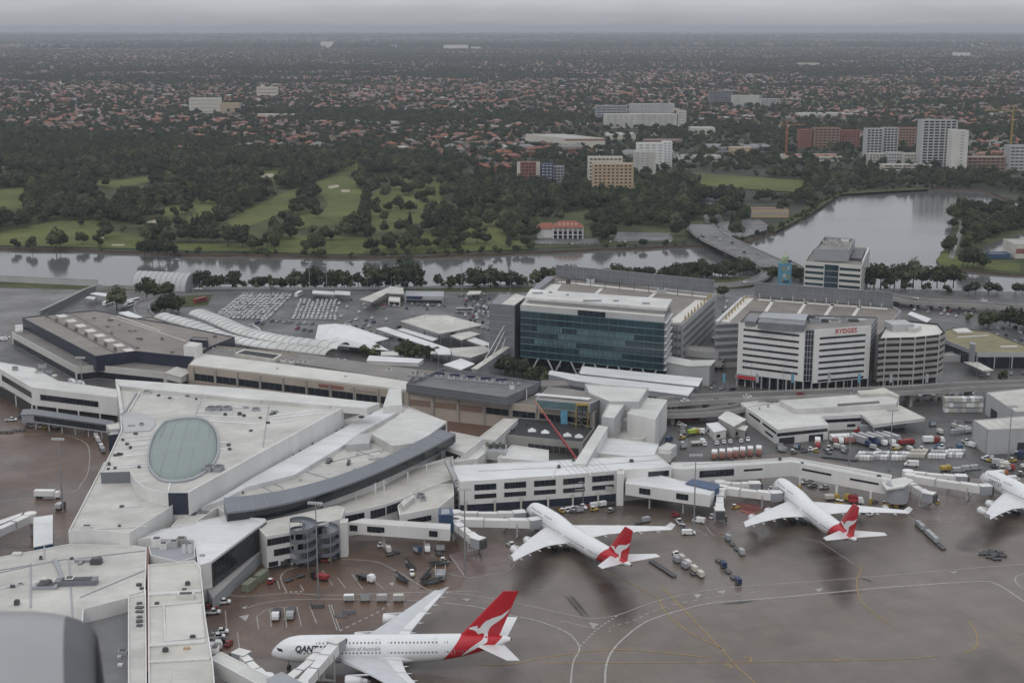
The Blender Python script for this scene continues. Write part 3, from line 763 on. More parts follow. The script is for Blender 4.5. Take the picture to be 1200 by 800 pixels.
for k in range(6):
 T=[t for t in rest if t[2]==k]
 if T and k in proto_crown:
  o=scatter('distant_wood',[(t[0],t[1],t[6]-.5)for t in T],[t[3]for t in T],[t[4]for t in T],proto_crown[k])
  props(o,kind='stuff')
  # ================================================================== SUBURB: streets of houses and the trees between them
SUBREG_Y=[(-900,172),(-60,172),(200,180),(420,176),(520,188),(600,210),(640,220),(690,222),(745,220),(800,203),(940,203),(1110,200),(1300,202),(2200,205)]
def in_suburb(px,py):return py<np.interp(px,[p[0]for p in SUBREG_Y],[p[1]for p in SUBREG_Y])-1
BLK=[[(690,235),(690,180),(790,180),(790,235)],[(600,225),(600,185),(690,185),(690,225)],[(640,172),(640,148),(830,150),(960,170),(1000,190),(1000,203),(780,203),(760,180)],[(700,150),(700,135),(815,135),(815,152)],[(925,178),(925,158),(1140,165),(1140,206),(1000,206)],[(218,138),(218,124),(284,124),(284,138)],[(936,126),(936,116),(1060,114),(1060,126)],[(880,150),(880,140),(1065,140),(1065,150)],[(830,128),(830,116),(925,118),(925,130)]]
houses=[];strees=[]
for iy in range(0,34):
 for ix in range(-26,27):
  cx,cy=ix*420.0,1700+iy*420.0
  if abs(cx)>.46*cy+300:continue
  rot=(vnoise([cx+20000],[cy],1500,21)[0]-.5)*2.4
  ca,sa=math.cos(rot),math.sin(rot)
  u,v=np.meshgrid(np.arange(-210,210,17.5),np.array([r0+o_ for r0 in np.arange(-210,210,70.0)for o_ in(12,36)]))
  u=u.ravel()+rng.normal(0,1.2,u.size);v=v.ravel()+rng.normal(0,1.5,v.size)
  x,y=cx+u*ca-v*sa,cy+u*sa+v*ca
  keep_p=0.95 if cy<7000 else 0.75
  for a,b in zip(x,y):houses.append((a,b,rot))
houses=np.array(houses)
px,py=NPX(houses[:,0],houses[:,1])
ok=in_suburb(px,py)&(px>-150)&(px<1350)
belt=vnoise(houses[:,0]*0.45+5000,houses[:,1],330,31)*.7+vnoise(houses[:,0]+5000,houses[:,1],170,32)*.3
ok&=(belt>.40)&(rng.random(len(houses))<.45+.75*vnoise(houses[:,0]+700,houses[:,1],60,33))
for b in BLK:ok&=~inpoly(px,py,b)
for pts,w in(([(206,163),(252,140),(296,108),(304,92)],4),([(280,162),(330,170),(400,184)],3)):
 for a,b in zip(pts,pts[1:]):
  t=np.clip(((py-a[1])/(b[1]-a[1])),0,1);ok&=~((np.abs(px-(a[0]+(b[0]-a[0])*t))<w)&(py<=max(a[1],b[1]))&(py>=min(a[1],b[1])))
houses=houses[ok]
ROOFC=[('roof_tile_red',(0.26,0.09,0.055),5),('roof_tile_rust',(0.21,0.088,0.062),5),('roof_tile_brown',(0.13,0.085,0.068),5),('roof_tile_pink',(0.26,0.15,0.12),4),('roof_sheet_grey',(0.19,0.19,0.19),4),('roof_sheet_pale',(0.36,0.35,0.33),1),('roof_tile_dark',(0.065,0.06,0.06),2)]
WALLC=[('house_cream',(0.38,0.32,0.25),4),('house_brick',(0.22,0.10,0.075),4),('house_white',(0.46,0.44,0.41),2)]
for n_,c_,_ in ROOFC+WALLC:mat(n_,c_,.8,var=.2,scale=.3)
RW=['terracotta','rust red','brown','pale pink','grey sheet','pale sheet','dark tiled']
def house_geo(L_,Wd,hw,hr,two):
 a,b=L_/2,Wd/2;e=.6
 V=[(-a,-b,0),(a,-b,0),(a,b,0),(-a,b,0),(-a,-b,hw),(a,-b,hw),(a,b,hw),(-a,b,hw),(-a-e,-b-e,hw-.1),(a+e,-b-e,hw-.1),(a+e,b+e,hw-.1),(-a-e,b+e,hw-.1),(-a+b*.9,0,hw+hr),(a-b*.9,0,hw+hr)]
 Fc=[(0,1,5,4),(1,2,6,5),(2,3,7,6),(3,0,4,7),(8,9,13,12),(10,11,12,13),(9,10,13,13),(11,8,12,12)]
 return np.array(V,float),np.array(Fc)
VAR=[house_geo(*a)for a in((14,9.5,3.4,2.6,0),(12,9,3.4,2.8,0),(16,10.5,3.6,2.6,0),(12,10,6.3,2.6,1),(18,11,6.6,2.4,1))]
rw=np.array([r[2]for r in ROOFC],float);rw/=rw.sum();ww=np.array([r[2]for r in WALLC],float);ww/=ww.sum()
hk=rng.choice(5,len(houses),p=[.3,.28,.22,.13,.07]);hr=rng.choice(len(ROOFC),len(houses),p=rw);hwl=rng.choice(len(WALLC),len(houses),p=ww)
hs_=np.where((rng.random(len(houses))<.045)&(houses[:,1]>3000),rng.uniform(1.9,2.8,len(houses)),rng.uniform(1.0,1.45,len(houses)));hq=rng.choice([0,math.pi/2],len(houses))
order=np.argsort(houses[:,1]);HPROTO={}
hpx=NPX(houses[:,0],houses[:,1])[0];inf=(hpx>2)&(hpx<1198)
near=order[inf[order]][:296];far=np.setdiff1d(order,near)
ROOFM=[r[0]for r in ROOFC];WALLM=[r[0]for r in WALLC]
for i in near:
 key=(hk[i],hr[i],hwl[i])
 if key not in HPROTO:
  V,Fc=VAR[hk[i]];mb=MB();mb.v=[tuple(v)for v in V]
  mb.f=[tuple(dict.fromkeys(f))for f in Fc.tolist()];mb.mi=[0]*4+[1]*4
  o=mb.build('house',[WALLM[hwl[i]],ROOFM[hr[i]]]);HPROTO[key]=o
 else:
  o=HPROTO[key].copy();COL.objects.link(o)
 o.location=(houses[i,0],houses[i,1],0.1);o.rotation_euler=(0,0,houses[i,2]+hq[i]);o.scale=(hs_[i],)*3
 st='two-storey' if hk[i]>2 else 'single-storey'
 props(o,f'{st} suburban house under a {RW[hr[i]]} roof among the trees beyond the golf course','house','houses nearest the golf course')
Vs,Fs,Ms=[],[],[];b=0
for k in range(5):
 idx=far[hk[far]==k];V,Fc=VAR[k];n=len(idx)
 ang=houses[idx,2]+hq[idx];c,s=np.cos(ang),np.sin(ang)
 X=V[None,:,0]*hs_[idx][:,None];Y=V[None,:,1]*hs_[idx][:,None]
 W=np.stack([houses[idx,0][:,None]+X*c[:,None]-Y*s[:,None],houses[idx,1][:,None]+X*s[:,None]+Y*c[:,None],np.broadcast_to(V[None,:,2]+.1,X.shape)],2)
 Vs.append(W.reshape(-1,3));nv=len(V)
 Fs.append((Fc[None]+(np.arange(n)*nv)[:,None,None]).reshape(-1,4)+b);b+=n*nv
 mi=np.empty((n,8),int);mi[:,:4]=hwl[idx][:,None];mi[:,4:]=(3+hr[idx])[:,None];Ms.append(mi.ravel())
V,Fq,mi=np.concatenate(Vs),np.concatenate(Fs),np.concatenate(Ms)
tri=np.concatenate([Fq[:,[0,1,2]],Fq[:,[0,2,3]]]);mi=np.concatenate([mi,mi])
good=(tri[:,0]!=tri[:,1])&(tri[:,1]!=tri[:,2])&(tri[:,0]!=tri[:,2])
me=np_mesh('suburb_houses',V,tri[good],WALLM+ROOFM,mi[good])
o=bpy.data.objects.new('suburb_houses',me);COL.objects.link(o);props(o,kind='stuff')
# trees between the houses; belts where there are no houses
NT=145000
d=1650+np.abs(rng.random(NT))**1.35*12500;x=rng.uniform(-.45,.45,NT)*d;y=d
px,py=NPX(x,y);ok=in_suburb(px,py)
belt=vnoise(x*0.45+5000,y,330,31)*.7+vnoise(x+5000,y,170,32)*.3
ok&=rng.random(NT)<np.where(belt>.41,np.where(y<4500,.48,.58),1.0)
for bq in BLK:ok&=~(inpoly(px,py,bq)&(rng.random(NT)<.45))
x,y=x[ok],y[ok];kk=rng.choice([0,1,3,5],len(x),p=[.3,.2,.3,.2]);ss=rng.uniform(.55,1.0,len(x))*np.where(y>6000,1.25,1)
for k in(0,1,3,5):
 q=kk==k
 o=scatter('suburb_trees',np.stack([x[q],y[q],np.full(q.sum(),-.3)],1),ss[q],rng.random(q.sum())*6.28,proto_crown[k]);props(o,kind='stuff')
 # the last kilometres before the horizon: clumps of trees and pale roofs
n=26000;d=12500+rng.random(n)**1.2*22000;x=rng.uniform(-.40,.40,n)*d
kp=vnoise(x*.4+9000,d,900,41)>.36;x,d=x[kp],d[kp]
for k in(0,3):
 q=rng.random(len(x))<.5;o=scatter('horizon_woods',np.stack([x[q],d[q],np.full(q.sum(),-2.)],1),rng.uniform(1.6,3.4,q.sum())*(1+(d[q]>20000)*.6),rng.random(q.sum())*6.28,proto_crown[k]);props(o,kind='stuff')
n=9000;d=13000+rng.random(n)**1.3*17000;x=rng.uniform(-.40,.40,n)*d;kp=vnoise(x*.4+300,d,1100,42)>.45;x,d=x[kp],d[kp];n=len(x)
V,Fc=VAR[0];sc_=rng.uniform(1.4,3.0,n);W=np.stack([x[:,None]+V[None,:,0]*sc_[:,None],d[:,None]+V[None,:,1]*sc_[:,None],V[None,:,2]*sc_[:,None]*.8],2).reshape(-1,3)
Fq=(Fc[None]+(np.arange(n)*len(V))[:,None,None]).reshape(-1,4);mi=np.empty((n,8),int);mi[:,:4]=rng.choice(3,n)[:,None];mi[:,4:]=3+rng.choice(len(ROOFC),n,p=rw)[:,None]
tri=np.concatenate([Fq[:,[0,1,2]],Fq[:,[0,2,3]]]);mi=np.concatenate([mi.ravel(),mi.ravel()]);good=(tri[:,0]!=tri[:,1])&(tri[:,1]!=tri[:,2])&(tri[:,0]!=tri[:,2])
o=bpy.data.objects.new('horizon_roofs',np_mesh('horizon_roofs',W,tri[good],WALLM+ROOFM,mi[good]));COL.objects.link(o);props(o,kind='stuff')
# ================================================================== AIRLINERS
def livery_mat(name,C,lo,hi,rows,white=(0.74,0.745,0.75)):
 """white paint, slanting red tail band between the lines d = lo and d = hi, rows of cabin windows (all in the plane's own space)"""
 m,nt,b=_nodes(name);L=nt.links.new;N=nt.nodes.new
 tcn=N('ShaderNodeTexCoord');sx=N('ShaderNodeSeparateXYZ');L(tcn.outputs['Object'],sx.inputs[0])
 def mth(op,a,bb=None,cc=None):
  n=N('ShaderNodeMath');n.operation=op
  for i,v in enumerate((a,bb,cc)):
   if v is None:continue
   if isinstance(v,(int,float)):n.inputs[i].default_value=v
   else:L(v,n.inputs[i])
  return n.outputs[0]
 d=mth('SUBTRACT',C,sx.outputs['X']);z=sx.outputs['Z']
 a=mth('GREATER_THAN',d,mth('MULTIPLY_ADD',z,lo[1],lo[0]))
 bq=mth('LESS_THAN',d,mth('MULTIPLY_ADD',z,hi[1],hi[0]))
 red=mth('MULTIPLY',a,bq)
 win=None
 for zc,d0,d1,pitch in rows:
  r=mth('LESS_THAN',mth('ABSOLUTE',mth('SUBTRACT',z,zc)),0.24)
  r=mth('MULTIPLY',r,mth('GREATER_THAN',d,d0));r=mth('MULTIPLY',r,mth('LESS_THAN',d,d1))
  r=mth('MULTIPLY',r,mth('LESS_THAN',mth('FRACT',mth('DIVIDE',d,pitch)),0.5))
  r=mth('MULTIPLY',r,mth('GREATER_THAN',mth('FRACT',mth('DIVIDE',d,pitch*15)),0.09))
  win=r if win is None else mth('MAXIMUM',win,r)
 mx=N('ShaderNodeMix');mx.data_type='RGBA';mx.inputs[6].default_value=(*white,1);mx.inputs[7].default_value=(0.46,0.012,0.022,1);L(red,mx.inputs[0])
 my=N('ShaderNodeMix');my.data_type='RGBA';L(mx.outputs[2],my.inputs[6]);my.inputs[7].default_value=(0.14,0.15,0.165,1);L(win,my.inputs[0])
 n=N('ShaderNodeTexNoise');n.inputs['Scale'].default_value=.5;n.inputs['Detail'].default_value=4;L(tcn.outputs['Object'],n.inputs['Vector'])
 mr=N('ShaderNodeMapRange');mr.inputs[3].default_value=.9;mr.inputs[4].default_value=1.03;L(n.outputs['Fac'],mr.inputs[0])
 mz=N('ShaderNodeMix');mz.data_type='RGBA';mz.blend_type='MULTIPLY';mz.inputs[0].default_value=1;L(my.outputs[2],mz.inputs[6]);L(mr.outputs[0],mz.inputs[7])
 L(mz.outputs[2],b.inputs['Base Color']);b.inputs['Roughness'].default_value=.28
 return m
mat('tail_red',(0.44,0.012,0.022),.3,var=.08)
mat('wing_grey',(0.52,0.535,0.55),.35,var=.1,scale=.3)
mat('wing_white',(0.68,0.68,0.68),.35,var=.08,scale=.3)
mat('tailplane_white',(0.66,0.66,0.66),.35,var=.06)
mat('titling_navy',(0.012,0.016,0.035),.4,var=.05)
mat('bare_metal',(0.55,0.55,0.56),.3,metal=.8,var=.1)
mat('engine_dark',(0.03,0.03,0.033),.4,metal=.3,var=.2)
from mathutils.geometry import delaunay_2d_cdt
def fill_poly(loop,step,extra=()):
 """triangulate a flat outline (with holes: extra loops) with inner points so that it can be bent over a curved skin"""
 loops=[loop]+list(extra);pts=[];edges=[]
 for lp in loops:
  L=[]
  for a,b in zip(lp,lp[1:]+lp[:1]):
   a,b=Vector(a),Vector(b);n=max(1,int((b-a).length/step));L+=[a.lerp(b,i/n)for i in range(n)]
  k=len(pts);pts+=L;edges+=[(k+i,k+(i+1)%len(L))for i in range(len(L))]
 xs=[p.x for p in pts];ys=[p.y for p in pts];x=min(xs)+step/2;q=[]
 while x<max(xs):
  y=min(ys)+step/2
  while y<max(ys):q.append((x,y));y+=step
  x+=step
 if q:
  qa=np.array(q);ins=np.zeros(len(q),bool)
  for lp in loops:ins^=inpoly(qa[:,0],qa[:,1],[tuple(p)for p in lp])
  pts+=[Vector(p)for p,i in zip(q,ins)if i]
 v,e,f,*_=delaunay_2d_cdt(pts,edges,[],2,1e-4)
 ctr=np.array([[sum(v[i].x for i in t)/len(t),sum(v[i].y for i in t)/len(t)]for t in f])if f else np.zeros((0,2))
 ins=np.zeros(len(f),bool)
 for lp in loops:ins^=inpoly(ctr[:,0],ctr[:,1],[tuple(p)for p in lp])
 V=[(p.x,p.y)for p in v];F_=[]
 for t,k in zip(f,ins):
  if not k:continue
  ar=abs(area2([V[i]for i in t]))
  if ar>1e-4:F_.append(tuple(t))
 return V,F_
def text_mesh(body,size,shear=0.0,bold=0.0):
 cu=bpy.data.curves.new('lettering','FONT');cu.body=body;cu.size=size;cu.shear=shear;cu.offset=bold;cu.resolution_u=2
 ob=bpy.data.objects.new('lettering',cu);COL.objects.link(ob)
 bpy.context.view_layer.update()
 me=bpy.data.meshes.new_from_object(ob.evaluated_get(bpy.context.evaluated_depsgraph_get()))
 bm=bmesh.new();bm.from_mesh(me);bmesh.ops.remove_doubles(bm,verts=bm.verts,dist=1e-4);bmesh.ops.dissolve_degenerate(bm,edges=bm.edges,dist=1e-3)
 bmesh.ops.triangulate(bm,faces=bm.faces)
 V=[tuple(v.co)for v in bm.verts];bm.verts.index_update();Fq=[tuple(v.index for v in f.verts)for f in bm.faces if f.calc_area()>1e-4];bm.free()
 bpy.data.objects.remove(ob);bpy.data.curves.remove(cu);bpy.data.meshes.remove(me)
 return V,Fq
ROO=[(712,285),(640,335),(560,360),(500,385),(470,415),(452,440),(436,442),(431,432),(436,415),(424,424),(400,427),(378,434),(358,444),(372,452),(402,457),(420,468),(432,484),(448,492),(466,483),(486,488),(489,500),(486,510),(470,525),(420,551),(372,580),(335,608),(310,632),(291,657),(302,655),(335,630),(380,606),(450,572),(505,548),(516,535),(519,510),(521,480),(530,452),(548,428),(575,408),(610,388),(650,358),(682,325)]
def airliner(name,label,K,nose,heading,text=True,size=1.0):
 C=K['C']
 root=thing(name,label,'airliner')
 dirv=Vector((math.cos(heading),math.sin(heading),0))
 root.location=(nose.x-dirv.x*C*size,nose.y-dirv.y*C*size,0.09);root.rotation_euler=(0,0,heading);root.scale=(size,size,size)
 S=np.array(K['sec'],float)
 ds=np.concatenate([np.linspace(0,9,28)[:-1],np.linspace(9,S[-1,0],64)])
 Q=np.stack([np.interp(ds,S[:,0],S[:,i])for i in range(1,5)],1)
 for _ in range(2):
  Q2=Q.copy();Q2[1:-1]=.25*Q[:-2]+.5*Q[1:-1]+.25*Q[2:];Q2[:4]=Q[:4];Q=Q2
 def sec(d):return[np.interp(d,ds,Q[:,i])for i in range(4)]
 def surf(d,z,side,off=0.03):
  ry,rt,rb,zc=sec(d);r=rt if z>zc else rb
  k=max(0.0,1-((z-zc)/r)**2)**.5
  ny=(k*ry)/(ry*ry);nzz=(z-zc)/(r*r);l=math.hypot(ny,nzz)or 1
  return(C-d,side*(ry*k+off*ny/l),z+off*nzz/l)
 rows=[]
 for i,d in enumerate(ds):
  ry,rt,rb,zc=Q[i];row=[]
  for k in range(32):
   a=2*math.pi*k/32;s_,c_=math.sin(a),math.cos(a)
   row.append((C-d,-ry*s_,zc+(rt if c_>0 else rb)*c_))
  rows.append(row)
 mb=MB();mb.grid(rows,closed=True);mb.f+=[tuple(range(32)),tuple(range(len(mb.v)-1,len(mb.v)-33,-1))];mb.mi+=[0,0]
 fus=mb.build('fuselage',K['livery'],root,smooth=True)
 # flight deck windows and doors
 mb=MB()
 for sd in(-1,1):
  d0,d1,z0,z1=K['deck']
  mb.grid([[surf(d0+(d1-d0)*u/6+(.5 if v==0 else 0),z0+(z1-z0)*v/2,sd)for u in range(7)]for v in range(3)])
 mb.build('cockpit_window','dark_glass',fus)
 mb=MB()
 for dd,zz in K['doors']:
  for sd in(-1,1):
   for e0,e1 in((0,.09),(.95,1.04)):
    mb.grid([[surf(dd+e,zz+1.9*v/3,sd,.025)for e in(e0,e1)]for v in range(4)])
   mb.grid([[surf(dd+1.04*u/2,zz+1.85+w,sd,.025)for u in range(3)]for w in(0,.09)])
 mb.build('cabin_door','wing_grey',fus)
 if text:
  for body,size,d0,z0,sh,bold in K['text']:
   V,Fq=text_mesh(body,size,sh,bold);wid=max(v[0]for v in V)
   for sd in(-1,1):
    mb=MB();vs=[]
    for v in V:
    # on the left side the nose is at the reader's left, on the right side at the right
     dd=d0+v[0]if sd>0 else d0+wid-v[0]
     vs.append(surf(dd,z0+v[1],sd,.13))
    mb.add(vs,Fq);mb.build('titling','titling_navy' if size>1.6 else 'grey_panel',fus)
    # wings
 def foil(stn,sd,m,nm,parent,tip=None):
  rows=[];prof=((0,0),(.03,.32),(.15,.52),(.4,.5),(.7,.26),(1,.02),(.7,-.12),(.35,-.42),(.1,-.36))
  for y,le,ch,z,th in stn:
   rows.append([(C-(le+ch*u),sd*y,z+ch*th*w)for u,w in prof])
  mb=MB();mb.grid(rows,closed=True);n=len(prof);mb.f+=[tuple(range(n)),tuple(range(len(mb.v)-1,len(mb.v)-1-n,-1))];mb.mi+=[0,0]
  return mb.build(nm,m,parent)
 for sd in(-1,1):
  w=foil(K['wing'],sd,K['wingm'],'wing',root)
  y,le,ch,z,th=K['wing'][-1]
  mb=MB()
  if K['tip']=='winglet':
   mb.grid([[(C-(le+ch*u),sd*(y+dy),z+dz)for u in(0,1)]for dy,dz in((0,.05),(.35,.4),(.95,1.9))])
   mb.v[-2]=(mb.v[-2][0]-1.7,mb.v[-2][1],mb.v[-2][2]);mb.v[-1]=(mb.v[-1][0]-.8,mb.v[-1][1],mb.v[-1][2])
  else:
   mb.add([(C-(le+ch*.35),sd*(y+.05),z),(C-(le+ch+.5),sd*(y+.05),z+1.3),(C-(le+ch+1.1),sd*(y+.05),z+1.2),(C-(le+ch),sd*(y+.05),z),(C-(le+ch+1.0),sd*(y+.05),z-1.0),(C-(le+ch+.4),sd*(y+.05),z-1.1)],[(0,1,2,3),(0,3,4,5)])
  mb.build('winglet','tail_red' if K['tip']=='winglet' and False else 'tailplane_white',w)
  for t in K['fair']:
   ys=np.interp(t,[0,1],[K['wing'][0][0],K['wing'][-1][0]])
   st=np.array(K['wing'],float);le_,ch_,z_=[np.interp(ys,st[:,0],st[:,i])for i in(1,2,3)]
   x1=C-(le_+ch_)-1.6;mb=MB()
   mb.tube([(x1+6.0,sd*ys,z_-.3),(x1+4.4,sd*ys,z_-.6),(x1+2.2,sd*ys,z_-.55),(x1,sd*ys,z_-.2)],[.08,.42,.38,.06],8)
   mb.build('flap_fairing','tailplane_white',w,smooth=True)
   # flaps panel and spoiler line on the upper skin
  mb=MB();st=np.array(K['wing'],float)
  for ta,tb in((.04,.30),(.33,.62),(.65,.93)):
   r=[]
   for t in(ta,tb):
    ys=st[0,0]+(st[-1,0]-st[0,0])*t;le_,ch_,z_,th_=[np.interp(ys,st[:,0],st[:,i])for i in(1,2,3,4)]
    r.append([(C-(le_+ch_*u),sd*ys,z_+ch_*th_*np.interp(u,[.4,.7,1],[.5,.26,.02])+.05)for u in(.74,.78,.9,.985)])
   mb.grid(r)
  mb.build('flap',K['flapm'],w)
  for y,dl,zc,r,ln in K['eng']:
   mb=MB();pr=((0,.80),(-.15,.92),(.0,0),)
   x0=C-dl
   prof=[(0.0,.86),(.06,.97),(.5,1.04),(1.6,1.06),(3.0,.96),(ln*.72,.80),(ln*.72+.05,.62),(ln,.40)]
   rows=[[(x0-px_,sd*y+r*q*math.sin(2*math.pi*k/18),zc+r*q*math.cos(2*math.pi*k/18))for k in range(18)]for px_,q in prof]
   inn=[[(x0-px_,sd*y+r*q*math.sin(2*math.pi*k/18),zc+r*q*math.cos(2*math.pi*k/18))for k in range(18)]for px_,q in((.9,.80),(.15,.80),(0,.86))]
   mb.grid(inn+rows[1:],closed=True)
   e=mb.build('engine','wing_white',w,smooth=True)
   mb=MB();mb.tube([(x0-1.0,sd*y,zc),(x0-.9,sd*y,zc)],r*.81,18);mb.tube([(x0-.9,sd*y,zc),(x0-.3,sd*y,zc)],[r*.28,.03],10)
   mb.build('fan','engine_dark',e)
   mb=MB();mb.tube([(x0-ln+.1,sd*y,zc),(x0-ln-.9,sd*y,zc)],[r*.36,r*.12],12);mb.build('exhaust_cone','bare_metal',e)
   st=np.array(K['wing'],float);le_,ch_,z_=[np.interp(y,st[:,0],st[:,i])for i in(1,2,3)]
   mb=MB();mb.prism([(x0-.8,sd*y-.22),(C-le_-ch_*.45,sd*y-.22),(C-le_-ch_*.45,sd*y+.22),(x0-.8,sd*y+.22)],[zc+r*.95,z_-.3,z_-.3,zc+r*.95],[zc+r*1.12,z_+.1,z_+.1,zc+r*1.12])
   mb.build('pylon','wing_white',e)
   # belly fairing
 b0,b1,bw,bz=K['belly'];mb=MB()
 rows=[[(C-d,s_*math.sin(a)*bw*e,bz+1.5-2.1*e*math.cos(a))for a,s_ in[(2*math.pi*k/16,1)for k in range(16)]]for d,e in((b0,.1),(b0+3,.8),(b0+8,1),(b1-8,1),(b1-3,.7),(b1,.1))]
 mb.grid(rows,closed=True);mb.build('belly_fairing','wing_white',root,smooth=True)
 # tail
 fq=K['fin']
 def finp(u,v):
  a=Vector(fq[0]).lerp(Vector(fq[1]),v);bq=Vector(fq[3]).lerp(Vector(fq[2]),v);return a.lerp(bq,u),(bq-a).length
 mb=MB();rows=[]
 for v in(0,.5,1):
  row=[]
  for u,w in((0,0),(.06,.6),(.3,1),(.7,.6),(1,.03),(.7,-.6),(.3,-1),(.06,-.6)):
   p,ch=finp(u,v);row.append((C-p.x,w*ch*.048,p.y))
  rows.append(row)
 mb.grid(rows,closed=True);mb.f+=[tuple(range(8)),tuple(range(23,15,-1))];mb.mi+=[0,0]
 fin=mb.build('tail_fin','tail_red',root)
 # leaping animal emblem: affine from the surveyed fin to this one
 src=[Vector((0,0)),];A=np.array([[55.6,10.3,1],[68.3,24.1,1],[72.8,24.1,1]]);Bm=np.array([K['roo'][0],K['roo'][1],K['roo'][2]])
 T=np.linalg.solve(A,Bm)
 out=[]
 for X,Y in ROO:
  d=72.8+(X-780)/28.7;z=24.1-(Y-140)/26.5;q=np.array([d,z,1])@T;out.append(q)
 VV,FF=fill_poly([(C-q[0],q[1])for q in out],.55)
 VV=[(x,0,z)for x,z in VV]
 fl=fq[0][1]
 for sd in(-1,1):
  vs=[]
  for x,_,z in VV:
   d=C-x;v=(z-fl)/(fq[1][1]-fl);v2=min(max(v,0),1)
   p0,ch=finp(0,v2);u=min(max((d-p0.x)/ch,0),1)
   yy=np.interp(u,[0,.06,.3,.7,1],[0,.6,1,.6,.03])*ch*.048+.07
   ry,rt,rb,zc=sec(min(d,S[-1,0]))
   if abs(z-zc)<(rt if z>zc else rb):yy=max(yy,surf(d,z,1,.08)[1])
   vs.append((x,sd*yy,z))
  mb=MB();mb.add(vs,FF);mb.build('emblem','tailplane_white',fin)
 for sd in(-1,1):foil(K['htp'],sd,'tailplane_white','tailplane',root)
 mb=MB();mb.tube([(C-S[-1,0]+.15,0,S[-1,4]),(C-S[-1,0]-.35,0,S[-1,4])],[S[-1,1]*.95,S[-1,1]*.6],10);mb.build('exhaust_outlet','engine_dark',root)
 # landing gear
 for gx,gy,n in K['gear']:
  mb=MB();mb.tube([(C-gx,gy,.6),(C-gx,gy,K['gz'])],.17,8);g=mb.build('landing_gear','steel',root)
  mb=MB()
  for i in range(n):
   for sy in(-.55,.55):mb.tube([(C-gx+(i-(n-1)/2)*1.5,gy+sy-.2,.62),(C-gx+(i-(n-1)/2)*1.5,gy+sy+.2,.62)],.6,12)
  mb.build('tyre','black_rubber',g)
 return root
livery_mat('livery_double_deck',35.0,(48.8-1.5*.77,.77),(62-4.5*1.1,1.1),[(6.6,8,58,1.1),(9.3,13.5,52,1.1)])
livery_mat('livery_jumbo',34.0,(49.6-2*.85,.85),(61-4*1.35,1.35),[(5.95,5.5,58,1.0),(8.55,6.5,22,1.0)])
A38=dict(C=35.0,livery='livery_double_deck',wingm='wing_grey',flapm='wing_white',tip='fence',sec=[(0,.05,.05,.05,5.0),(.25,.7,.8,.65,5.05),(.8,1.25,1.5,1.2,5.15),(2,2.05,2.6,1.95,5.35),(3.5,2.65,3.6,2.5,5.55),(5.5,3.15,4.25,3.1,5.8),(8,3.45,4.5,3.6,6.0),(11,3.57,4.4,3.95,6.2),(16,3.57,4.35,4.1,6.25),(44,3.57,4.35,4.1,6.25),(50,3.4,4.15,3.75,6.5),(56,2.95,3.7,3.2,7.0),(61,2.35,3.0,2.5,7.6),(65,1.7,2.2,1.75,8.2),(68.5,1.05,1.3,1.05,8.7),(70.4,.5,.6,.5,8.95)],deck=(1.9,3.6,6.75,7.45),doors=[(6.3,5.4),(16.5,5.4),(30,5.4),(44,5.4),(53,5.5),(17,8.2),(31,8.2),(48,8.2)],text=[('QANTAS',2.3,7.3,7.1,.25,.08),('Spirit of Australia',1.5,21.8,7.35,.2,.0)],wing=[(3.0,19.5,19.0,4.2,.13),(9,24.6,14.8,4.8,.12),(15,29.5,11.2,5.4,.11),(27,37.9,7.2,6.7,.10),(39.6,46.6,3.7,8.1,.09)],fair=(.14,.3,.46,.62,.76,.9),eng=[(14.8,23.0,3.1,1.75,6.4),(25.7,31.0,4.4,1.75,6.4)],belly=(19,46,3.9,2.6),fin=[(55.2,10.0),(68.3,24.1),(72.8,24.1),(66.4,8.4)],roo=[(55.6,10.3),(68.3,24.1),(72.8,24.1)],htp=[(.5,59.5,9.0,7.5,.1),(15.2,69.2,3.6,9.3,.09)],gear=[(5,0,1),(33,-2.6,3),(33,2.6,3),(30,-6.2,2),(30,6.2,2)],gz=4.5)
B74=dict(C=34.0,livery='livery_jumbo',wingm='wing_white',flapm='wing_white',tip='winglet',sec=[(0,.05,.05,.05,4.7),(.25,.6,.7,.55,4.75),(.9,1.15,1.5,1.05,4.85),(2.2,1.8,2.7,1.7,5.0),(4,2.4,3.9,2.3,5.15),(6.5,2.9,4.55,2.8,5.3),(10,3.2,4.75,3.2,5.4),(20,3.25,4.75,3.25,5.4),(24,3.25,4.4,3.25,5.4),(29,3.25,3.45,3.25,5.4),(47,3.25,3.3,3.25,5.4),(53,2.9,3.05,2.8,5.75),(59,2.15,2.35,2.0,6.3),(64,1.25,1.45,1.2,6.9),(67.3,.65,.75,.6,7.25),(68.6,.35,.4,.35,7.4)],deck=(2.3,4.0,8.0,8.6),doors=[(7,4.9),(16,4.9),(27,4.9),(39,4.9),(52,5.1)],text=[('QANTAS',1.9,8.5,6.4,.25,.0)],wing=[(2.8,17.0,16.5,3.8,.13),(8,21.5,12.6,4.4,.12),(12.4,25.2,9.9,4.9,.11),(22,34.0,6.6,6.0,.10),(31.0,43.0,3.8,7.1,.09)],fair=(.12,.3,.48,.68,.86),eng=[(11.7,20.2,2.35,1.38,5.6),(20.9,27.6,3.2,1.38,5.6)],belly=(17,40,3.4,2.3),fin=[(54.3,8.1),(64.6,19.3),(69.2,19.3),(66.2,7.6)],roo=[(54.9,8.3),(64.6,19.3),(69.2,19.3)],htp=[(.4,57.5,8.0,7.2,.1),(11.1,66.0,2.8,8.4,.09)],gear=[(7,0,1),(31,-1.9,2),(31,1.9,2),(29,-5.5,2),(29,5.5,2)],gz=3.8)
airliner('airliner','white double-deck airliner with a red tail, parked side-on in the foreground beside two jet bridges',A38,P(318,765,5.2),R(-178.9))
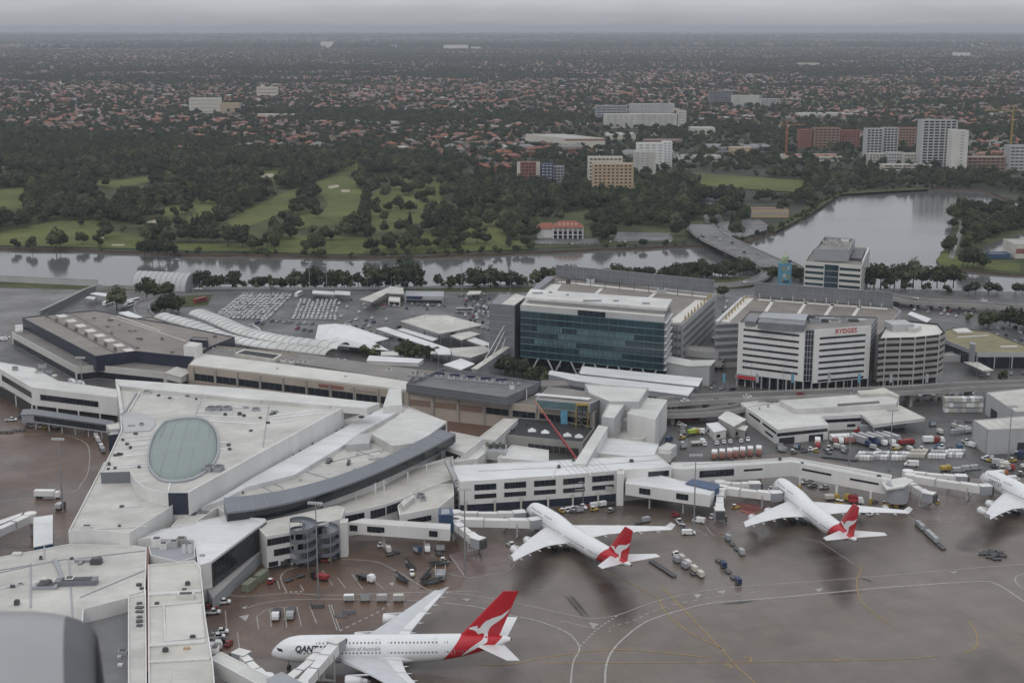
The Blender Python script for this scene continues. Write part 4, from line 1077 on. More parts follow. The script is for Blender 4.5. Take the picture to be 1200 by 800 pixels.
airliner('airliner','white four-engine airliner with red tail, nose in to the middle pier',B74,P(618,598.5,5.0),R(118.5),size=1.05)
airliner('airliner','white four-engine airliner with a red tail below the bend of the elevated walkway',B74,P(908,569,5.0),R(103),size=1.05)
airliner('airliner','white airliner cut off by the right edge, nose beside the far hatched bay',B74,P(1149,560,5.0),R(109),size=1.05)
_h=R(-80.7);_t=P(27,601,8.0);_o=Vector((43.5*math.cos(_h)+31.8*math.sin(_h),43.5*math.sin(_h)-31.8*math.cos(_h),0))
airliner('airliner','white airliner showing only its wing tip at the left edge',B74,_t+_o,_h)
# cowl of the photographer's own engine
def lathe(mb,axis0,axdir,prof,n=64,m=0):
 a=Vector(axdir).normalized();u=a.cross(Vector((0,0,1))).normalized();w=u.cross(a)
 rows=[[Vector(axis0)+a*t+(u*math.cos(2*math.pi*k/n)+w*math.sin(2*math.pi*k/n))*r for k in range(n)]for t,r in prof]
 mb.grid(rows,m,closed=True);return mb
 # ================================================================== BUILDING TOOLS
class Bld:
 """a building: roof outline surveyed at roof level zt, walls down to zb; children: wall, roof, windows, units"""
 def __init__(s,name,label,pix,zt,zb=0.0,wall='white_cladding',roof='white_membrane',par=0.8,cat='building',group=None,soffit=True,world=None):
  s.zt=zt;s.zb=zb;s.par=par
  s.p=[Vector((p.x,p.y))for p in(world if world else PP(pix,zt))]
  s.sg=1 if area2(s.p)>0 else-1
  c=sum(s.p,Vector((0,0)))/len(s.p)
  s.t=thing(name,label,cat,(c.x,c.y,zb),0,group)
  s.o=(c.x,c.y,zb)
  q=s.p if s.sg>0 else s.p[::-1]
  mb=MB();n=len(q)
  if par>0:
   ins=inset(q,.35)
   vs=[(a.x,a.y,zb)for a in q]+[(a.x,a.y,zt)for a in q]+[(a[0],a[1],zt)for a in ins]+[(a[0],a[1],zt-par)for a in ins]
   fs=[]
   for i in range(n):
    j=(i+1)%n
    fs+=[(i,j,n+j,n+i),(n+i,n+j,2*n+j,2*n+i),(2*n+i,2*n+j,3*n+j,3*n+i)]
   if soffit:fs.append(tuple(range(n-1,-1,-1)))
   mb.add(vs,fs);s.wall=mb.build('wall',wall,s.t,s.o)
   mb=MB();mb.add([(a[0],a[1],zt-par)for a in ins],[tuple(range(n))]);s.roof=mb.build('roof',roof,s.t,s.o)
  else:
   mb.prism([tuple(a)for a in q],zb,zt-.3,top=False,bot=soffit);s.wall=mb.build('wall',wall,s.t,s.o)
   e=inset(q,-.25);mb=MB();mb.prism(e,zt-.3,zt);s.roof=mb.build('roof',roof,s.t,s.o)
 def edge(s,i):
  a,b=s.p[i],s.p[(i+1)%len(s.p)];d=(b-a);L=d.length;d=d/L
  n=Vector((d.y,-d.x))*s.sg
  return a,d,n,L
 def band(s,i,z0,z1,u0=0.0,u1=1.0,m='dark_glass',n=0,name='window',proud=.08,mm='dark_steel',mw=.12,label=None):
  a,d,nn,L=s.edge(i);A=a+d*L*u0;B=a+d*L*u1;mid=(A+B)/2+nn*(proud/2);rz=math.atan2(d.y,d.x)
  mb=MB();w=(B-A).length
  mb.box((mid.x,mid.y,(z0+z1)/2),(w,proud+.1,z1-z0),rz,0)
  if n:
   for k in range(n+1):
    q=A+(B-A)*(k/n)+nn*(proud/2+.04);mb.box((q.x,q.y,(z0+z1)/2),(mw,proud+.12,z1-z0-.02),rz,1)
  o=mb.build(name,[m,mm]if n else m,s.t,s.o)
  if label:o['label']=label
  return o
 def rows(s,i,zs,h,**k):
  for z in zs:s.band(i,z,z+h,**k)
 def posts(s,i,z0,z1,n,r=.35,m='white_cladding',u0=0,u1=1,out=0.0,name='column'):
  a,d,nn,L=s.edge(i)
  for k in range(n):
   u=u0+(u1-u0)*(k/(n-1)if n>1 else.5);q=a+d*L*u+nn*out
   mb=MB();mb.tube([(q.x,q.y,z0),(q.x,q.y,z1)],r,8);mb.build(name,m,s.t,s.o)
 def unit(s,x,y,w,d,h,m='grey_panel',name='roof_unit',rz=0.0,z=None,top=None):
  z=(s.zt-s.par if s.par>0 else s.zt)if z is None else z;p=P(x,y,z);mb=MB()
  mb.box((p.x,p.y,z+h/2),(w,d,h),rz)
  if h>.9:mb.box((p.x,p.y,z+h+.12),(w*.7,d*.7,.24),rz,1)
  return mb.build(name,[m,top or 'dark_steel'],s.t,s.o)
 def fans(s,pts,m='dark_steel',w=1.1,h=.9):
  for x,y in pts:s.unit(x,y,w*random.uniform(.8,1.6),w*random.uniform(.7,1.1),h*random.uniform(.7,1.2),m,'roof_vent',random.uniform(-.3,.3))
 def strip(s,pts,w,h,m='bright_membrane',name='roof_ridge',z=None):
  z=(s.zt-s.par if s.par>0 else s.zt)if z is None else z;mb=MB();q=PP(pts,z)
  for a,b in zip(q,q[1:]):mb.beam(a,b,w,h)
  return mb.build(name,m,s.t,s.o)
 def slab(s,pix,z0,z1,m='white_membrane',name='upper_roof'):
  mb=MB();mb.prism([(p.x,p.y)for p in PP(pix,z1)],z0,z1);return mb.build(name,m,s.t,s.o)
 def seams(s,i,n,m='light_grey_wall'):
  """standing seams across the roof, square to edge i"""
  a,d,nn,L=s.edge(i);q=[tuple(p)for p in s.p];z=s.zt-s.par+.01 if s.par>0 else s.zt+.01;mb=MB()
  for k in range(1,n):
   c=a+d*L*k/n;hits=[]
   for p1,p2 in zip(q,q[1:]+q[:1]):
    t1,t2=(Vector(p1)-c).dot(d),(Vector(p2)-c).dot(d)
    if t1*t2<0:hits.append(Vector(p1).lerp(Vector(p2),t1/(t1-t2)))
   hits.sort(key=lambda h:h.dot(nn))
   for p1,p2 in zip(hits[::2],hits[1::2]):
    if(p2-p1).length>2:mb.beam((p1.x,p1.y,z),(p2.x,p2.y,z),.22,.07)
  return mb.build('roof_seam',m,s.t,s.o)if mb.v else None
def lettering(txt,parent,off,a,d,n,z,size,m,depth=.12,bold=.03,centre=True):
 """raised letters on a wall: a start point, d along, n outwards"""
 V,Fq=text_mesh(txt,size,0,bold);w=max(v[0]for v in V)-min(v[0]for v in V);x0=w/2 if centre else 0
 mb=MB();vs=[(a.x+d.x*(v[0]-x0)+n.x*depth,a.y+d.y*(v[0]-x0)+n.y*depth,z+v[1])for v in V]
 mb.add(vs,Fq);return mb.build('lettering',m,parent,off)
def jet_bridge(label,a,b,z0,z1,cabdir,w=3.0,h=2.9,cabm='grey_panel',rotunda=True,stubs=True):
 A,B=P(a[0],a[1],z0+h/2),P(b[0],b[1],z1+h/2);A.z,B.z=z0,z1
 t=thing('jet_bridge',label,'jet bridge',(A.x,A.y,0),0,'jet bridges at the piers');o=(A.x,A.y,0)
 L=(B-A).length;d=(B-A)/L
 if rotunda:
  mb=MB();mb.tube([(A.x,A.y,z0-.3),(A.x,A.y,z0+h+.3)],2.3,14);mb.build('rotunda','white_cladding',t,o)
  mb=MB();mb.tube([(A.x,A.y,0),(A.x,A.y,z0-.3)],.5,8);mb.build('column','light_grey_wall',t,o)
 ks=(0,.36,.70,1.0);ws=(w,w*.92,w*1.06)
 for i in range(3):
  p,q=A+d*L*ks[i],A+d*L*min(1,ks[i+1]+(.015 if i<2 else 0))
  mb=MB();mb.beam(p,q,ws[i],h*(.95 if i==1 else 1.0 if i==0 else 1.05),0)
  mb.beam(q-d*.25+Vector((0,0,-.08)),q+Vector((0,0,-.08)),ws[i]+.25,h*1.1,1)
  mb.build('tunnel',['white_cladding','grey_panel'],t,o)
 mb=MB();c=B+d*1.4;mb.box((c.x,c.y,z1+h*.52),(4.4,3.6,h*1.16),cabdir,0)
 f=Vector((math.cos(cabdir),math.sin(cabdir),0));g=c+f*2.5;mb.box((g.x,g.y,z1+h*.5),(1.2,3.2,h*1.1),cabdir,1)
 mb.box((c.x,c.y,z1+h*1.16),(4.6,3.8,.2),cabdir,2)
 mb.build('cab',['grey_panel','dark_steel','white_cladding'],t,o)
 s=A+d*L*.82;u=Vector((-d.y,d.x,0)).normalized();mb=MB()
 for k in(-1,1):mb.tube([s+u*k*1.6+Vector((0,0,.6-s.z)),s+u*k*1.6+Vector((0,0,h*.6))],.28,8)
 mb.beam(s+u*-1.9+Vector((0,0,.8-s.z)),s+u*1.9+Vector((0,0,.8-s.z)),.6,.5);g=mb.build('support_column','light_grey_wall',t,o)
 mb=MB()
 for k in(-1,1):mb.tube([s+u*(k*1.7-.35)+Vector((0,0,.55-s.z)),s+u*(k*1.7+.35)+Vector((0,0,.55-s.z))],.55,12)
 mb.build('wheel','black_rubber',g)
 mb=MB();st=s+u*2.6;mb.beam(st+Vector((0,0,.3-s.z)),st+d*4.5+Vector((0,0,h*.05)),.9,.25);mb.build('stairs','steel',t,o)
 return t
def pole(name,label,x,y,h,kind,group=None):
 """light mast: tapered pole, head with lamps"""
 p=P(x,y,0);t=thing(name,label,'light mast' if kind=='mast' else 'street lamp',(p.x,p.y,0),random.uniform(-.2,.2),group)
 mb=MB();mb.tube([(0,0,0),(0,0,h)],[.34,.16]if kind=='mast' else[.13,.07],8);mb.box((0,0,.3),(.9,.9,.6));mb.build('pole','steel',t)
 mb=MB()
 if kind=='mast':
  mb.box((0,0,h),(5.0,.35,.3))
  for k in range(5):mb.box((-2.1+k*1.05,-.4,h-.35),(.75,.5,.6));
 else:
  mb.beam((0,0,h),(1.9,0,h+.25),.12,.12);mb.box((2.1,0,h+.22),(.8,.3,.16))
 mb.build('lamp_head','light_grey_wall',t)
 return t
def truss_wall_mesh(a,b,z0,z1,n):pass
# ================================================================== TERMINAL: piers, halls and walkways
# hall with the oval skylight
ZH,ZT,ZF,ZP=22.0,17.5,13.5,13.0
hall=Bld('terminal_hall','large white-roofed terminal hall with an oval green skylight',[(137,449),(290,460),(400,479),(220,577),(197,577),(182,575),(168,570),(158,562),(152,552),(118,553),(128,533),(142,503),(141,484)],ZH,8,roof='cream_membrane',par=.7)
hall.band(3,ZH-8.2,ZH-.05,0,1,'navy_wall',name='end_wall',proud=.15)
hall.band(8,ZH-4.5,ZH-.05,0,1,'zinc',name='end_wall',proud=.15)
# long white fin wall along the right edge
q0,q1=P(220,577,ZH),P(402,477,ZH)
mb=MB();mb.beam((q0.x,q0.y,ZF),(q1.x,q1.y,ZF),.7,ZH-ZF+.25);mb.build('fin_wall','white_cladding',hall.t,hall.o)
# raised white band along the far edge
hall.slab([(135,444),(290,455),(445,472),(430,478),(280,466.5),(141,452)],ZH-2,ZH+1.0,'white_membrane','edge_roof')
hall.slab([(141,484),(135,444),(140,452),(144.5,483)],ZH-2,ZH+.9,'white_membrane','edge_roof')
# oval skylight
sk=[(193,493.5),(214,489.5),(236,490),(250,500),(255,515),(254,533),(244,548),(226,559),(205,562.5),(188,560),(177,549),(174,536),(176,522),(182,507)]
skp=smooth_line([Vector((p.x,p.y,0))for p in PP(sk+[sk[0]],ZH)],5)[:-1]
mb=MB();cc=sum(skp,Vector((0,0,0)))/len(skp);zr=ZH-.7
rings=[[(cc.x+(p.x-cc.x)*k,cc.y+(p.y-cc.y)*k,zr+h)for p in skp]for k,h in((1.0,.0),(1.0,.5),(.8,1.1),(.5,1.6),(.2,1.8),(.01,1.82))]
mb.grid(rings,closed=True);skl=mb.build('skylight','green_skylight',hall.t,hall.o,smooth=True)
mb=MB();mb.grid([[(cc.x+(p.x-cc.x)*k,cc.y+(p.y-cc.y)*k,zr+h)for p in skp]for k,h in((1.035,.0),(1.035,.75),(.985,.75),(.985,.3))],closed=True);mb.build('frame','grey_panel',skl,None if False else hall.o)
mb=MB()
for a,b in(((196,494),(176,541)),((208,491),(186,558)),((222,490),(203,562)),((236,491),(220,560)),((247,498),(238,551))):
 A,B=P(*a,ZH),P(*b,ZH);pts=[A.lerp(B,k/10)for k in range(11)]
 def domez(p):
  k=min(1,max(0.01,((Vector((p.x,p.y,0))-Vector((cc.x,cc.y,0))).length)/max(1e-3,max((Vector((s_.x,s_.y,0))-Vector((cc.x,cc.y,0))).length*max(0,(Vector((p.x-cc.x,p.y-cc.y)).normalized().dot(Vector((s_.x-cc.x,s_.y-cc.y)).normalized())))**40 for s_ in skp))))
  return zr+np.interp(k,[.2,.5,.8,1.0],[1.8,1.6,1.1,.5])+.06
 mb.tube([(p.x,p.y,domez(p))for p in pts],.12,4)
mb.build('glazing_bar','grey_panel',skl,hall.o)
hall.strip([(237,462),(228,490)],.6,.35,'light_grey_wall');hall.strip([(200,563),(197,577)],.6,.3)
hall.strip([(160,461),(146,484)],.5,.6,'grey_panel','roof_gutter');hall.strip([(164,461),(150,484)],.5,.6,'white_membrane')
hall.strip([(315,476),(308,524)],.35,.2,'grey_panel','roof_gutter');hall.strip([(158,461),(238,471)],.35,.3)
for a,b,w in(((180,510),(146,512),.8),((183,514),(147,517),.8),((178,520),(151,523),.9),((176,525),(154,527),.9),((174,532),(142,535),.8),((174,546),(132,549),1.0),((177,543),(135,546),.7),((246,494),(300,497),1.2),((255,519),(268,519),1.0),((254,527),(268,527),1.0),((232,482),(272,483),1.2),((230,487),(280,489),1.2),((316,488),(400,478.5),.9),((318,491),(380,484),.9),((165,466),(220,465),.8),((236,476),(290,478),.9)):
 hall.strip([a,b],w,.35)
hall.fans([(159,509),(144,516),(149,521),(153,525.5),(135,534),(139,533.5),(142,533),(128,545),(127,550),(135,549),(186,465),(199,467),(219,465),(230,468),(241,465),(264,487),(281,486),(286,488),(268,522),(269,527),(305,490),(318,486),(322,485),(314,496),(163,548),(294,505)])
for x in(247,256,266):hall.unit(x,481,3.4,4.2,1.7,'grey_panel',rz=-.2)
for x in(245,256):hall.unit(x,551,3.2,4.2,1.8,'grey_panel',rz=-.2)
hall.unit(172,461,3.5,2,1.2,'light_grey_wall');hall.unit(177,459,2,1.5,1);hall.unit(300,481,3.4,1.2,1.2);hall.unit(154,500,2.5,1.4,.9);hall.unit(166,499,1.6,1.4,1.2);hall.unit(322,483,3,1.5,.9);hall.unit(288,478,2.2,1.2,.8)
hall.slab([(141,484),(156,482),(172,485),(182,491),(182,498),(176,504),(146,506)],ZH-.69,ZH-.3,'light_grey_wall','curved_plinth')
terr=Bld('terminal_terrace','lower white roof terrace below the dark end wall of the skylight hall',[(80,622),(110,620),(151,624),(202,592),(215,560),(135,540),(122,541)],ZT,4,roof='cream_membrane',par=.6)
terr.strip([(110,620),(172,617)],.8,.3,'white_membrane');terr.strip([(145,594),(163,593)],.8,.4);terr.fans([(143,594),(140,617)]);terr.unit(102,619,3.2,1.4,1.1,'white_cladding')
st=Bld('stair_block','small navy stair block at the far left corner of the terminal hall',[(127,503),(141,501),(140,508),(127,510)],16,0,wall='navy_wall',roof='light_grey_wall',par=.3)
st2=Bld('stair_block','white stair block above the grey glazed corridor',[(124,497),(140,494),(141,502),(127,503)],17,14,wall='light_grey_wall',roof='offwhite_roof',par=.3)
# fan-shaped roof: spine, wings and the curved dark clerestory
fan=Bld('terminal_fan','fan-shaped white terminal wing with a curved zinc clerestory',[(158,629),(200,617),(216,600),(300,553),(402,492),(455,475),(470,473),(524,494),(492,518),(520,505),(500,528),(440,560),(380,580),(310,596),(266,603),(255,594),(225,614),(196,619)],ZF,5,roof='cream_membrane',par=.5)
fan.slab([(236,594),(258,583),(300,557),(412,496),(455,475),(470,472.5),(473,479),(420,508),(405,520),(345,556),(290,570),(262,585)],ZF-.5,ZF+1.2,'bright_membrane','spine_roof')
fan.slab([(435,508),(478,479),(524,493.5),(491,518.5),(460,522)],ZF-.5,ZF+3.2,'white_membrane','end_roof')
A,B=P(491,518.5,ZF+3.2),P(524,493.5,ZF+3.2);d=(B-A).normalized();n=Vector((d.y,-d.x,0))
mb=MB();m_=(A+B)/2+n*.1;mb.box((m_.x,m_.y,ZF+1.3),((B-A).length*.86,.3,2.2),math.atan2(d.y,d.x));mb.build('window','dark_glass',fan.t,fan.o)
fan.slab([(405,521),(420,508),(434,508.5),(433,519)],ZF-.5,ZF+2.4,'light_grey_wall','roof_house')
inn=smooth_line([Vector((p.x,p.y,0))for p in PP([(262,583),(300,579),(345,571),(395,557),(440,540),(482,520),(516,503)],19)],5)
out=smooth_line([Vector((p.x,p.y,0))for p in PP([(266,600),(305,595),(352,585),(402,569),(450,550),(500,527),(534,508.5)],16.8)],5)
mb=MB();mb.grid([[(p.x,p.y,z)for p in L_]for L_,z in((inn,ZF-.4),(inn,19.0),(out,16.8),(out,16.1))])
k0,k1=0,len(inn)-1
for k in(k0,k1):mb.add([(inn[k].x,inn[k].y,ZF-.4),(inn[k].x,inn[k].y,19),(out[k].x,out[k].y,16.8),(out[k].x,out[k].y,ZF-.4)],[(0,1,2,3)])
cs=mb.build('clerestory_roof','zinc',fan.t,fan.o)
mb=MB()
ow=[p+(inn[i]-p).normalized()*.8 for i,p in enumerate(out)]
mb.grid([[(p.x,p.y,z)for p in ow]for z in(16.1,12.4)]);mb.grid([[(p.x,p.y,16.1)for p in out],[(p.x,p.y,16.1)for p in ow]]);mb.build('clerestory_window','dark_glass',fan.t,fan.o)
mb=MB()
for i in range(0,len(out),2):mb.beam(Vector((inn[i].x,inn[i].y,19.02)),Vector((out[i].x,out[i].y,16.82)),.12,.08)
mb.build('roof_seam','grey_panel',fan.t,fan.o)
fan.fans([(432,482),(434,485),(422,489),(425,490),(392,506),(402,504),(365,522),(352,530.5),(344,535),(332,542),(335,540),(314,553),(325,549),(327,551),(287,570),(276,575),(280,573),(284,578),(408,545),(388,541),(385,543),(480,531),(494,522)],w=1.2)
fan.unit(386,541,3,1,1.4);fan.unit(420,550,4,2,.8,'light_grey_wall');fan.unit(437,538,3.4,2.4,.9,'light_grey_wall');fan.unit(409,543.5,1.5,1.4,1.6);fan.unit(286,560,2.6,.8,1.0)
for a,b in(((403,522),(345,556)),((402,523),(456,541)),((380,543),(450,527)),((322,567),(332,572)),((300,566),(340,588)),((352,551),(400,565)),((468,526),(484,531))):fan.strip([a,b],.35,.25,'grey_panel','roof_gutter')
for x,y in((465,524),(447,530),(419,533),(398,522),(408,541),(447,538),(330,562),(352,563)):fan.unit(x,y,.9,.9,.9,'light_grey_wall','roof_vent')
pod=Bld('roof_scoop','white arched duct housing rising over the beige facade',[(449,476),(456,455),(470,455),(471,474)],18,12,par=.2)
# south wing with the slanting dark glass front
sw=Bld('south_wing','white roofed south wing with a slanting dark glass front',[(160,632),(200,617),(262,604),(310,607),(312,609),(247,658),(232,662),(228,632),(175,630)],ZF,4.5,roof='bright_membrane',par=.4)
sw.band(4,4.6,12.7,.01,.99,n=14,mm='dark_steel',mw=.1,proud=.2);sw.posts(4,0,4.6,5,.35,'white_cladding',out=-.6,u0=.04,u1=.96)
sw.unit(237,651,1.6,1.2,.5);sw.unit(236,600,5,2.4,.3,'zinc','roof_hatch');sw.unit(225,602,3,2.4,.3,'navy_wall','roof_hatch')
base=Bld('undercroft','grey undercroft wall below the slanting glass front',[(249,701),(313,640),(330,630),(320,625),(243,690)],4.4,0,wall='grey_panel',roof='concrete',par=.2)
fr=Bld('front_building','white pier front with ribbon windows behind the spiral stairs',[(311,610),(395,592),(404,595),(400,607),(378,613),(345,622),(312,628),(300,615)],12.6,0,roof='warm_white',wall='white_cladding',par=.4)
for i in(4,5):fr.band(i,9.0,11.4,.04,.97,n=7)
fr.band(5,4.8,7.2,.05,.75,n=5);fr.band(4,4.8,7.2,.3,.9,n=4);fr.band(5,1.2,2.9,.1,.4);fr.band(5,1.2,2.9,.62,.95);fr.band(5,0,1.0,0,1,'shadow_gap',name='plinth')
lo=Bld('lower_terrace','lower terrace with slender posts below the curved clerestory',[(376,606),(432,595),(452,590),(470,584),(500,571),(532,560),(531,534),(480,548),(430,566),(380,582)],9.5,0,roof='warm_white',par=.9)
lo.band(1,5.0,8.2,.1,.95,n=5);lo.band(2,5.2,8.4,.05,.95,n=3)
lo.band(0,5.0,8.2,.1,.9,n=6);lo.band(4,5,8,.3,.8,n=3)
for x,y in((417,585),(440,579),(450,575),(478,566),(500,556)):
 p=P(x,y,8.6);mb=MB();mb.tube([(p.x,p.y,8.6),(p.x,p.y,13.2)],.25,8);mb.build('column','white_cladding',lo.t,lo.o)
d2=Bld('terrace_block','cream roofed block with an air unit beside the blue bridge head',[(466,592),(490,569),(531,566),(532,580),(514,594),(468,603)],9.0,0,roof='warm_white',par=.6)
d2.unit(493,583,3.2,2.4,1.5,'grey_panel');d2.unit(496,586,2,2,1);d2.slab([(470,588),(484,579),(486,582),(472,593)],8.2,10.4,'white_membrane','roof_house')
d2.band(5,5.5,7.8,.1,.9,n=3);d2.band(4,4.5,6.5,.2,.8,n=6)
# glazed stairs leaning against the pier
for lab,a,b in(('steel gantry stairs between the clerestory and the middle pier',(524,541),(538,562)),):
 A,B=P(*a,13),P(*b,13);g=thing('gantry',lab,'gantry',(A.x,A.y,0));mb=MB();mb.beam((A.x,A.y,12.6),(B.x,B.y,10.2),2.4,.3);mb.build('deck','light_grey_wall',g,(A.x,A.y,0))
 for s_ in(-1.2,1.2):mb=MB();mb.beam((A.x+s_,A.y,13.0),(B.x+s_,B.y,10.6),.15,1.0);mb.build('railing','grey_panel',g,(A.x,A.y,0))
 mb=MB();mb.tube([(B.x,B.y,0),(B.x,B.y,10.2)],.3,8);mb.build('column','light_grey_wall',g,(A.x,A.y,0))
def spiral(label,x,y,r,h,turns):
 p=P(x,y,0);t=thing('spiral_stairs',label,'spiral stairs',(p.x,p.y,0),0,'twin spiral stairs by the pier front')
 mb=MB();mb.tube([(0,0,0),(0,0,h)],.5,10);mb.build('core','steel',t)
 N=int(turns*20);mb=MB()
 mb.grid([[(r_*math.cos(a),r_*math.sin(a),h*i/N+dz)for r_,dz in((.4,0),(r,0),(r,1.05),(r+.08,1.05),(r+.08,-.35),(.4,-.3))]for i in range(N+1)for a in[2*math.pi*i/20]])
 mb.build('flight','zinc',t)
 mb=MB()
 for k in range(4):a=k*math.pi/2+.4;mb.tube([((r+.2)*math.cos(a),(r+.2)*math.sin(a),0),((r+.2)*math.cos(a),(r+.2)*math.sin(a),h)],.12,6)
 mb.build('frame','grey_panel',t)
spiral('grey steel spiral stairs left of the light mast',357,661,4.6,16,4.5)
spiral('grey steel spiral stairs right of the light mast',384,655,4.2,12.5,3.5)
spiral('small spiral stairs at the near corner of the middle pier',541,596,2.6,11,3.6)
# middle pier
mp=Bld('middle_pier','white middle pier with two rows of dark ribbon windows',[(539,564),(604,560),(665,556),(722,551),(787,546),(770,532),(690,537),(600,541.5),(530,545)],ZP,0,roof='bright_membrane',par=.35)
segs=[(0,.18,.70),(0,.88,1.0),(1,.05,.55),(1,.80,1.0),(2,.0,.45),(2,.66,1.0),(3,.0,.25),(3,.42,.92)]
for i,u0,u1 in((0,.26,.65),(0,.80,1.0),(1,0,.2),(1,.36,.77),(1,.92,1.0),(2,0,.35),(2,.51,.95),(3,.58,.95)):
 mp.band(i,9.0,11.4,u0,u1,n=4);
 if i<3:mp.band(i,5.6,7.4,u0,u1,n=4)
for i in range(3):mp.band(i,.2,3.4,0,1,'navy_wall',name='plinth');mp.posts(i,0,5.2,2,.4,'warm_white',u0=.1,u1=.62,out=.9)
mp.seams(2,9);mp.fans([(672,540),(655,548),(740,541)])
mp.strip([(560,552),(640,548),(720,543),(776,538)],.4,.15,'light_grey_wall')
for i,(a,b)in enumerate((((648,560),(652,545)),((692,557),(684,542)))):mp.strip([a,b],.5,.2,'white_membrane')
# steel platform on the pier front
p=P(677,590,0);t=thing('service_gantry','grey steel service gantry on the apron in front of the middle pier','gantry',(p.x,p.y,0),R(8))
mb=MB();mb.box((-2,0,6.5),(8,4,.3));mb.box((-2,0,9.6),(7,3.6,.25));mb.build('deck','light_grey_wall',t)
mb=MB();[mb.tube([(x,y,0),(x,y,9.6)],.18,6)for x in(-5.8,-2,1.8)for y in(-1.8,1.8)];mb.build('frame','steel',t)
mb=MB();mb.beam((2,0,6.5),(14,1,4.6),2.0,1.8);mb.build('walkway','light_grey_wall',t)
mb=MB();mb.tube([(-11,-1,0),(-9,-1,3.5),(-7,-1,.0)],.5,8);mb.build('hose_loop','blue_paint',t)
# corridor towards the two bridges at the left
ca=Bld('boarding_corridor','white elevated boarding corridor with three windows leading to the blue bridge head',[(408,611.5),(425,607),(528,613.5),(527,620)],9.4,5.0,roof='white_membrane',par=.2)
ca.band(3,6.4,8.4,.64,.69);a_,d_,n_,L_=ca.edge(3)
for u0,u1 in((.12,.20),(.68,.81),(.91,.985)):ca.band(3,6.2,8.4,u0,u1,n=3)
for u in(.35,.75):
 q=ca.p[0].lerp(ca.p[3],u);mb=MB();mb.tube([(q.x,q.y+1.5,0),(q.x,q.y+1.5,5)],.35,8);mb.build('column','light_grey_wall',ca.t,ca.o)
tw=Bld('lift_tower','white lift tower at the near end of the left boarding corridor',[(398,612.5),(407,611.5),(408,607),(399.5,608)],13,0,roof='warm_white',par=.2)
bh=Bld('bridge_head','blue framed bridge head at the end of the left boarding corridor',[(514,603),(531,603),(529,595),(515,595.5)],10.6,3.5,wall='blue_paint',roof='blue_paint',par=0)
bh.slab([(517,602),(527,601.5),(526.5,596),(517.5,596)],10.6,10.9,'grey_panel','roof_light')
for k in range(2):q=bh.p[k];mb=MB();mb.tube([(q.x,q.y+1,0),(q.x,q.y+1,3.6)],.3,8);mb.build('column','light_grey_wall',bh.t,bh.o)
jet_bridge('long white jet bridge reaching the nose of the middle airliner',(535,611),(622,613),4.3,4.2,R(25))
jet_bridge('slimmer white jet bridge behind the long one at the middle airliner',(534,603.5),(604,604),4.3,4.6,R(15),2.6,2.6)
jet_bridge('white jet bridge swung back empty over the grey gate bay',(533,614),(558,634),4.3,4.2,R(-40))
# corridor towards the second gate
cb=Bld('boarding_corridor','white sloping boarding corridor with two windows right of the middle pier',[(733,566),(832,580),(838,573),(772,556),(745,552),(735,556)],9.6,4.8,roof='bright_membrane',par=.2)
for u0,u1 in((.17,.30),(.61,.75)):cb.band(0,6.2,8.6,u0,u1,n=3)
for u in(.3,.7):q=cb.p[0].lerp(cb.p[1],u);mb=MB();mb.tube([(q.x,q.y+2,0),(q.x,q.y+2,5)],.35,8);mb.build('column','light_grey_wall',cb.t,cb.o)
tb=Bld('lift_tower','white lift tower between the middle pier and the sloping corridor',[(723,555),(731,555),(732,549),(724,549)],13.2,0,roof='warm_white',par=.2)
bb=Bld('bridge_head','long dark blue bridge head at the end of the sloping corridor',[(804,566),(836,573.5),(843,570),(842,567),(812,561)],9.9,4.5,wall='blue_paint',roof='blue_paint',par=0)
jet_bridge('long white jet bridge at the airliner below the walkway bend',(846,574),(905,581),4.3,4.2,R(10))
jet_bridge('slimmer white jet bridge behind the one below the walkway bend',(844,568),(880,569.5),4.3,4.6,R(0),2.6,2.6)
jet_bridge('white jet bridge swung back empty beside the hatched bay',(844,577),(843,600),4.3,4.2,R(-90))
# elevated walkway on columns to the right
wk=Bld('elevated_walkway','white elevated walkway bent in the middle on yellow-footed columns',[(786,548),(800,549.5),(862,545.5),(928,541),(985,552),(1043,562.5),(1045,556),(1000,548),(928,535.5),(858,540),(787,541.5)],11.2,5.2,roof='white_membrane',par=.25)
wk.band(1,7.2,10.0,.32,.97,n=7);wk.band(2,8.6,9.4,.15,.48);wk.band(3,8.6,9.4,.22,.82);wk.band(4,8.4,9.2,.2,.78)
for x,y in((937,574),(980,584),(1020,590),(890,567),(840,569)):
 p=P(x,y,0);mb=MB();mb.tube([(p.x,p.y,2.2),(p.x,p.y,5.3)],.55,8,0);mb.tube([(p.x,p.y,0),(p.x,p.y,2.2)],.8,8,1);mb.build('column',['white_cladding','yellow_paint'],wk.t,wk.o)
wk.fans([(858,540),(914,539),(940,543),(1030,558)]);wk.strip([(800,545),(862,541.5),(928,537.5),(985,548),(1043,559)],.35,.2,'light_grey_wall')
p=P(1052,568,10);t=thing('round_tower','grey drum tower with a slanting white roof at the walkway end','tower',(p.x,p.y,0))
mb=MB();mb.tube([(0,0,3.5),(0,0,10.5)],4.4,24);mb.build('drum','grey_panel',t);mb=MB();mb.tube([(0,0,0),(0,0,3.5)],.8,10);mb.build('column','yellow_paint',t)
mb=MB();mb.add([(x*4.9-.6,y*5.4,10.8+.22*(x*4.9)+.1)for x,y in((-1,-.8),(.3,-1),(1,-.5),(1,.8),(-.6,1),(-1,.6))]+[(x*4.9-.6,y*5.4,10.2+.22*(x*4.9))for x,y in((-1,-.8),(.3,-1),(1,-.5),(1,.8),(-.6,1),(-1,.6))],[(0,1,2,3,4,5),(11,10,9,8,7,6)]+[(i,6+i,6+(i+1)%6,(i+1)%6)for i in range(6)]);mb.build('roof','white_membrane',t)
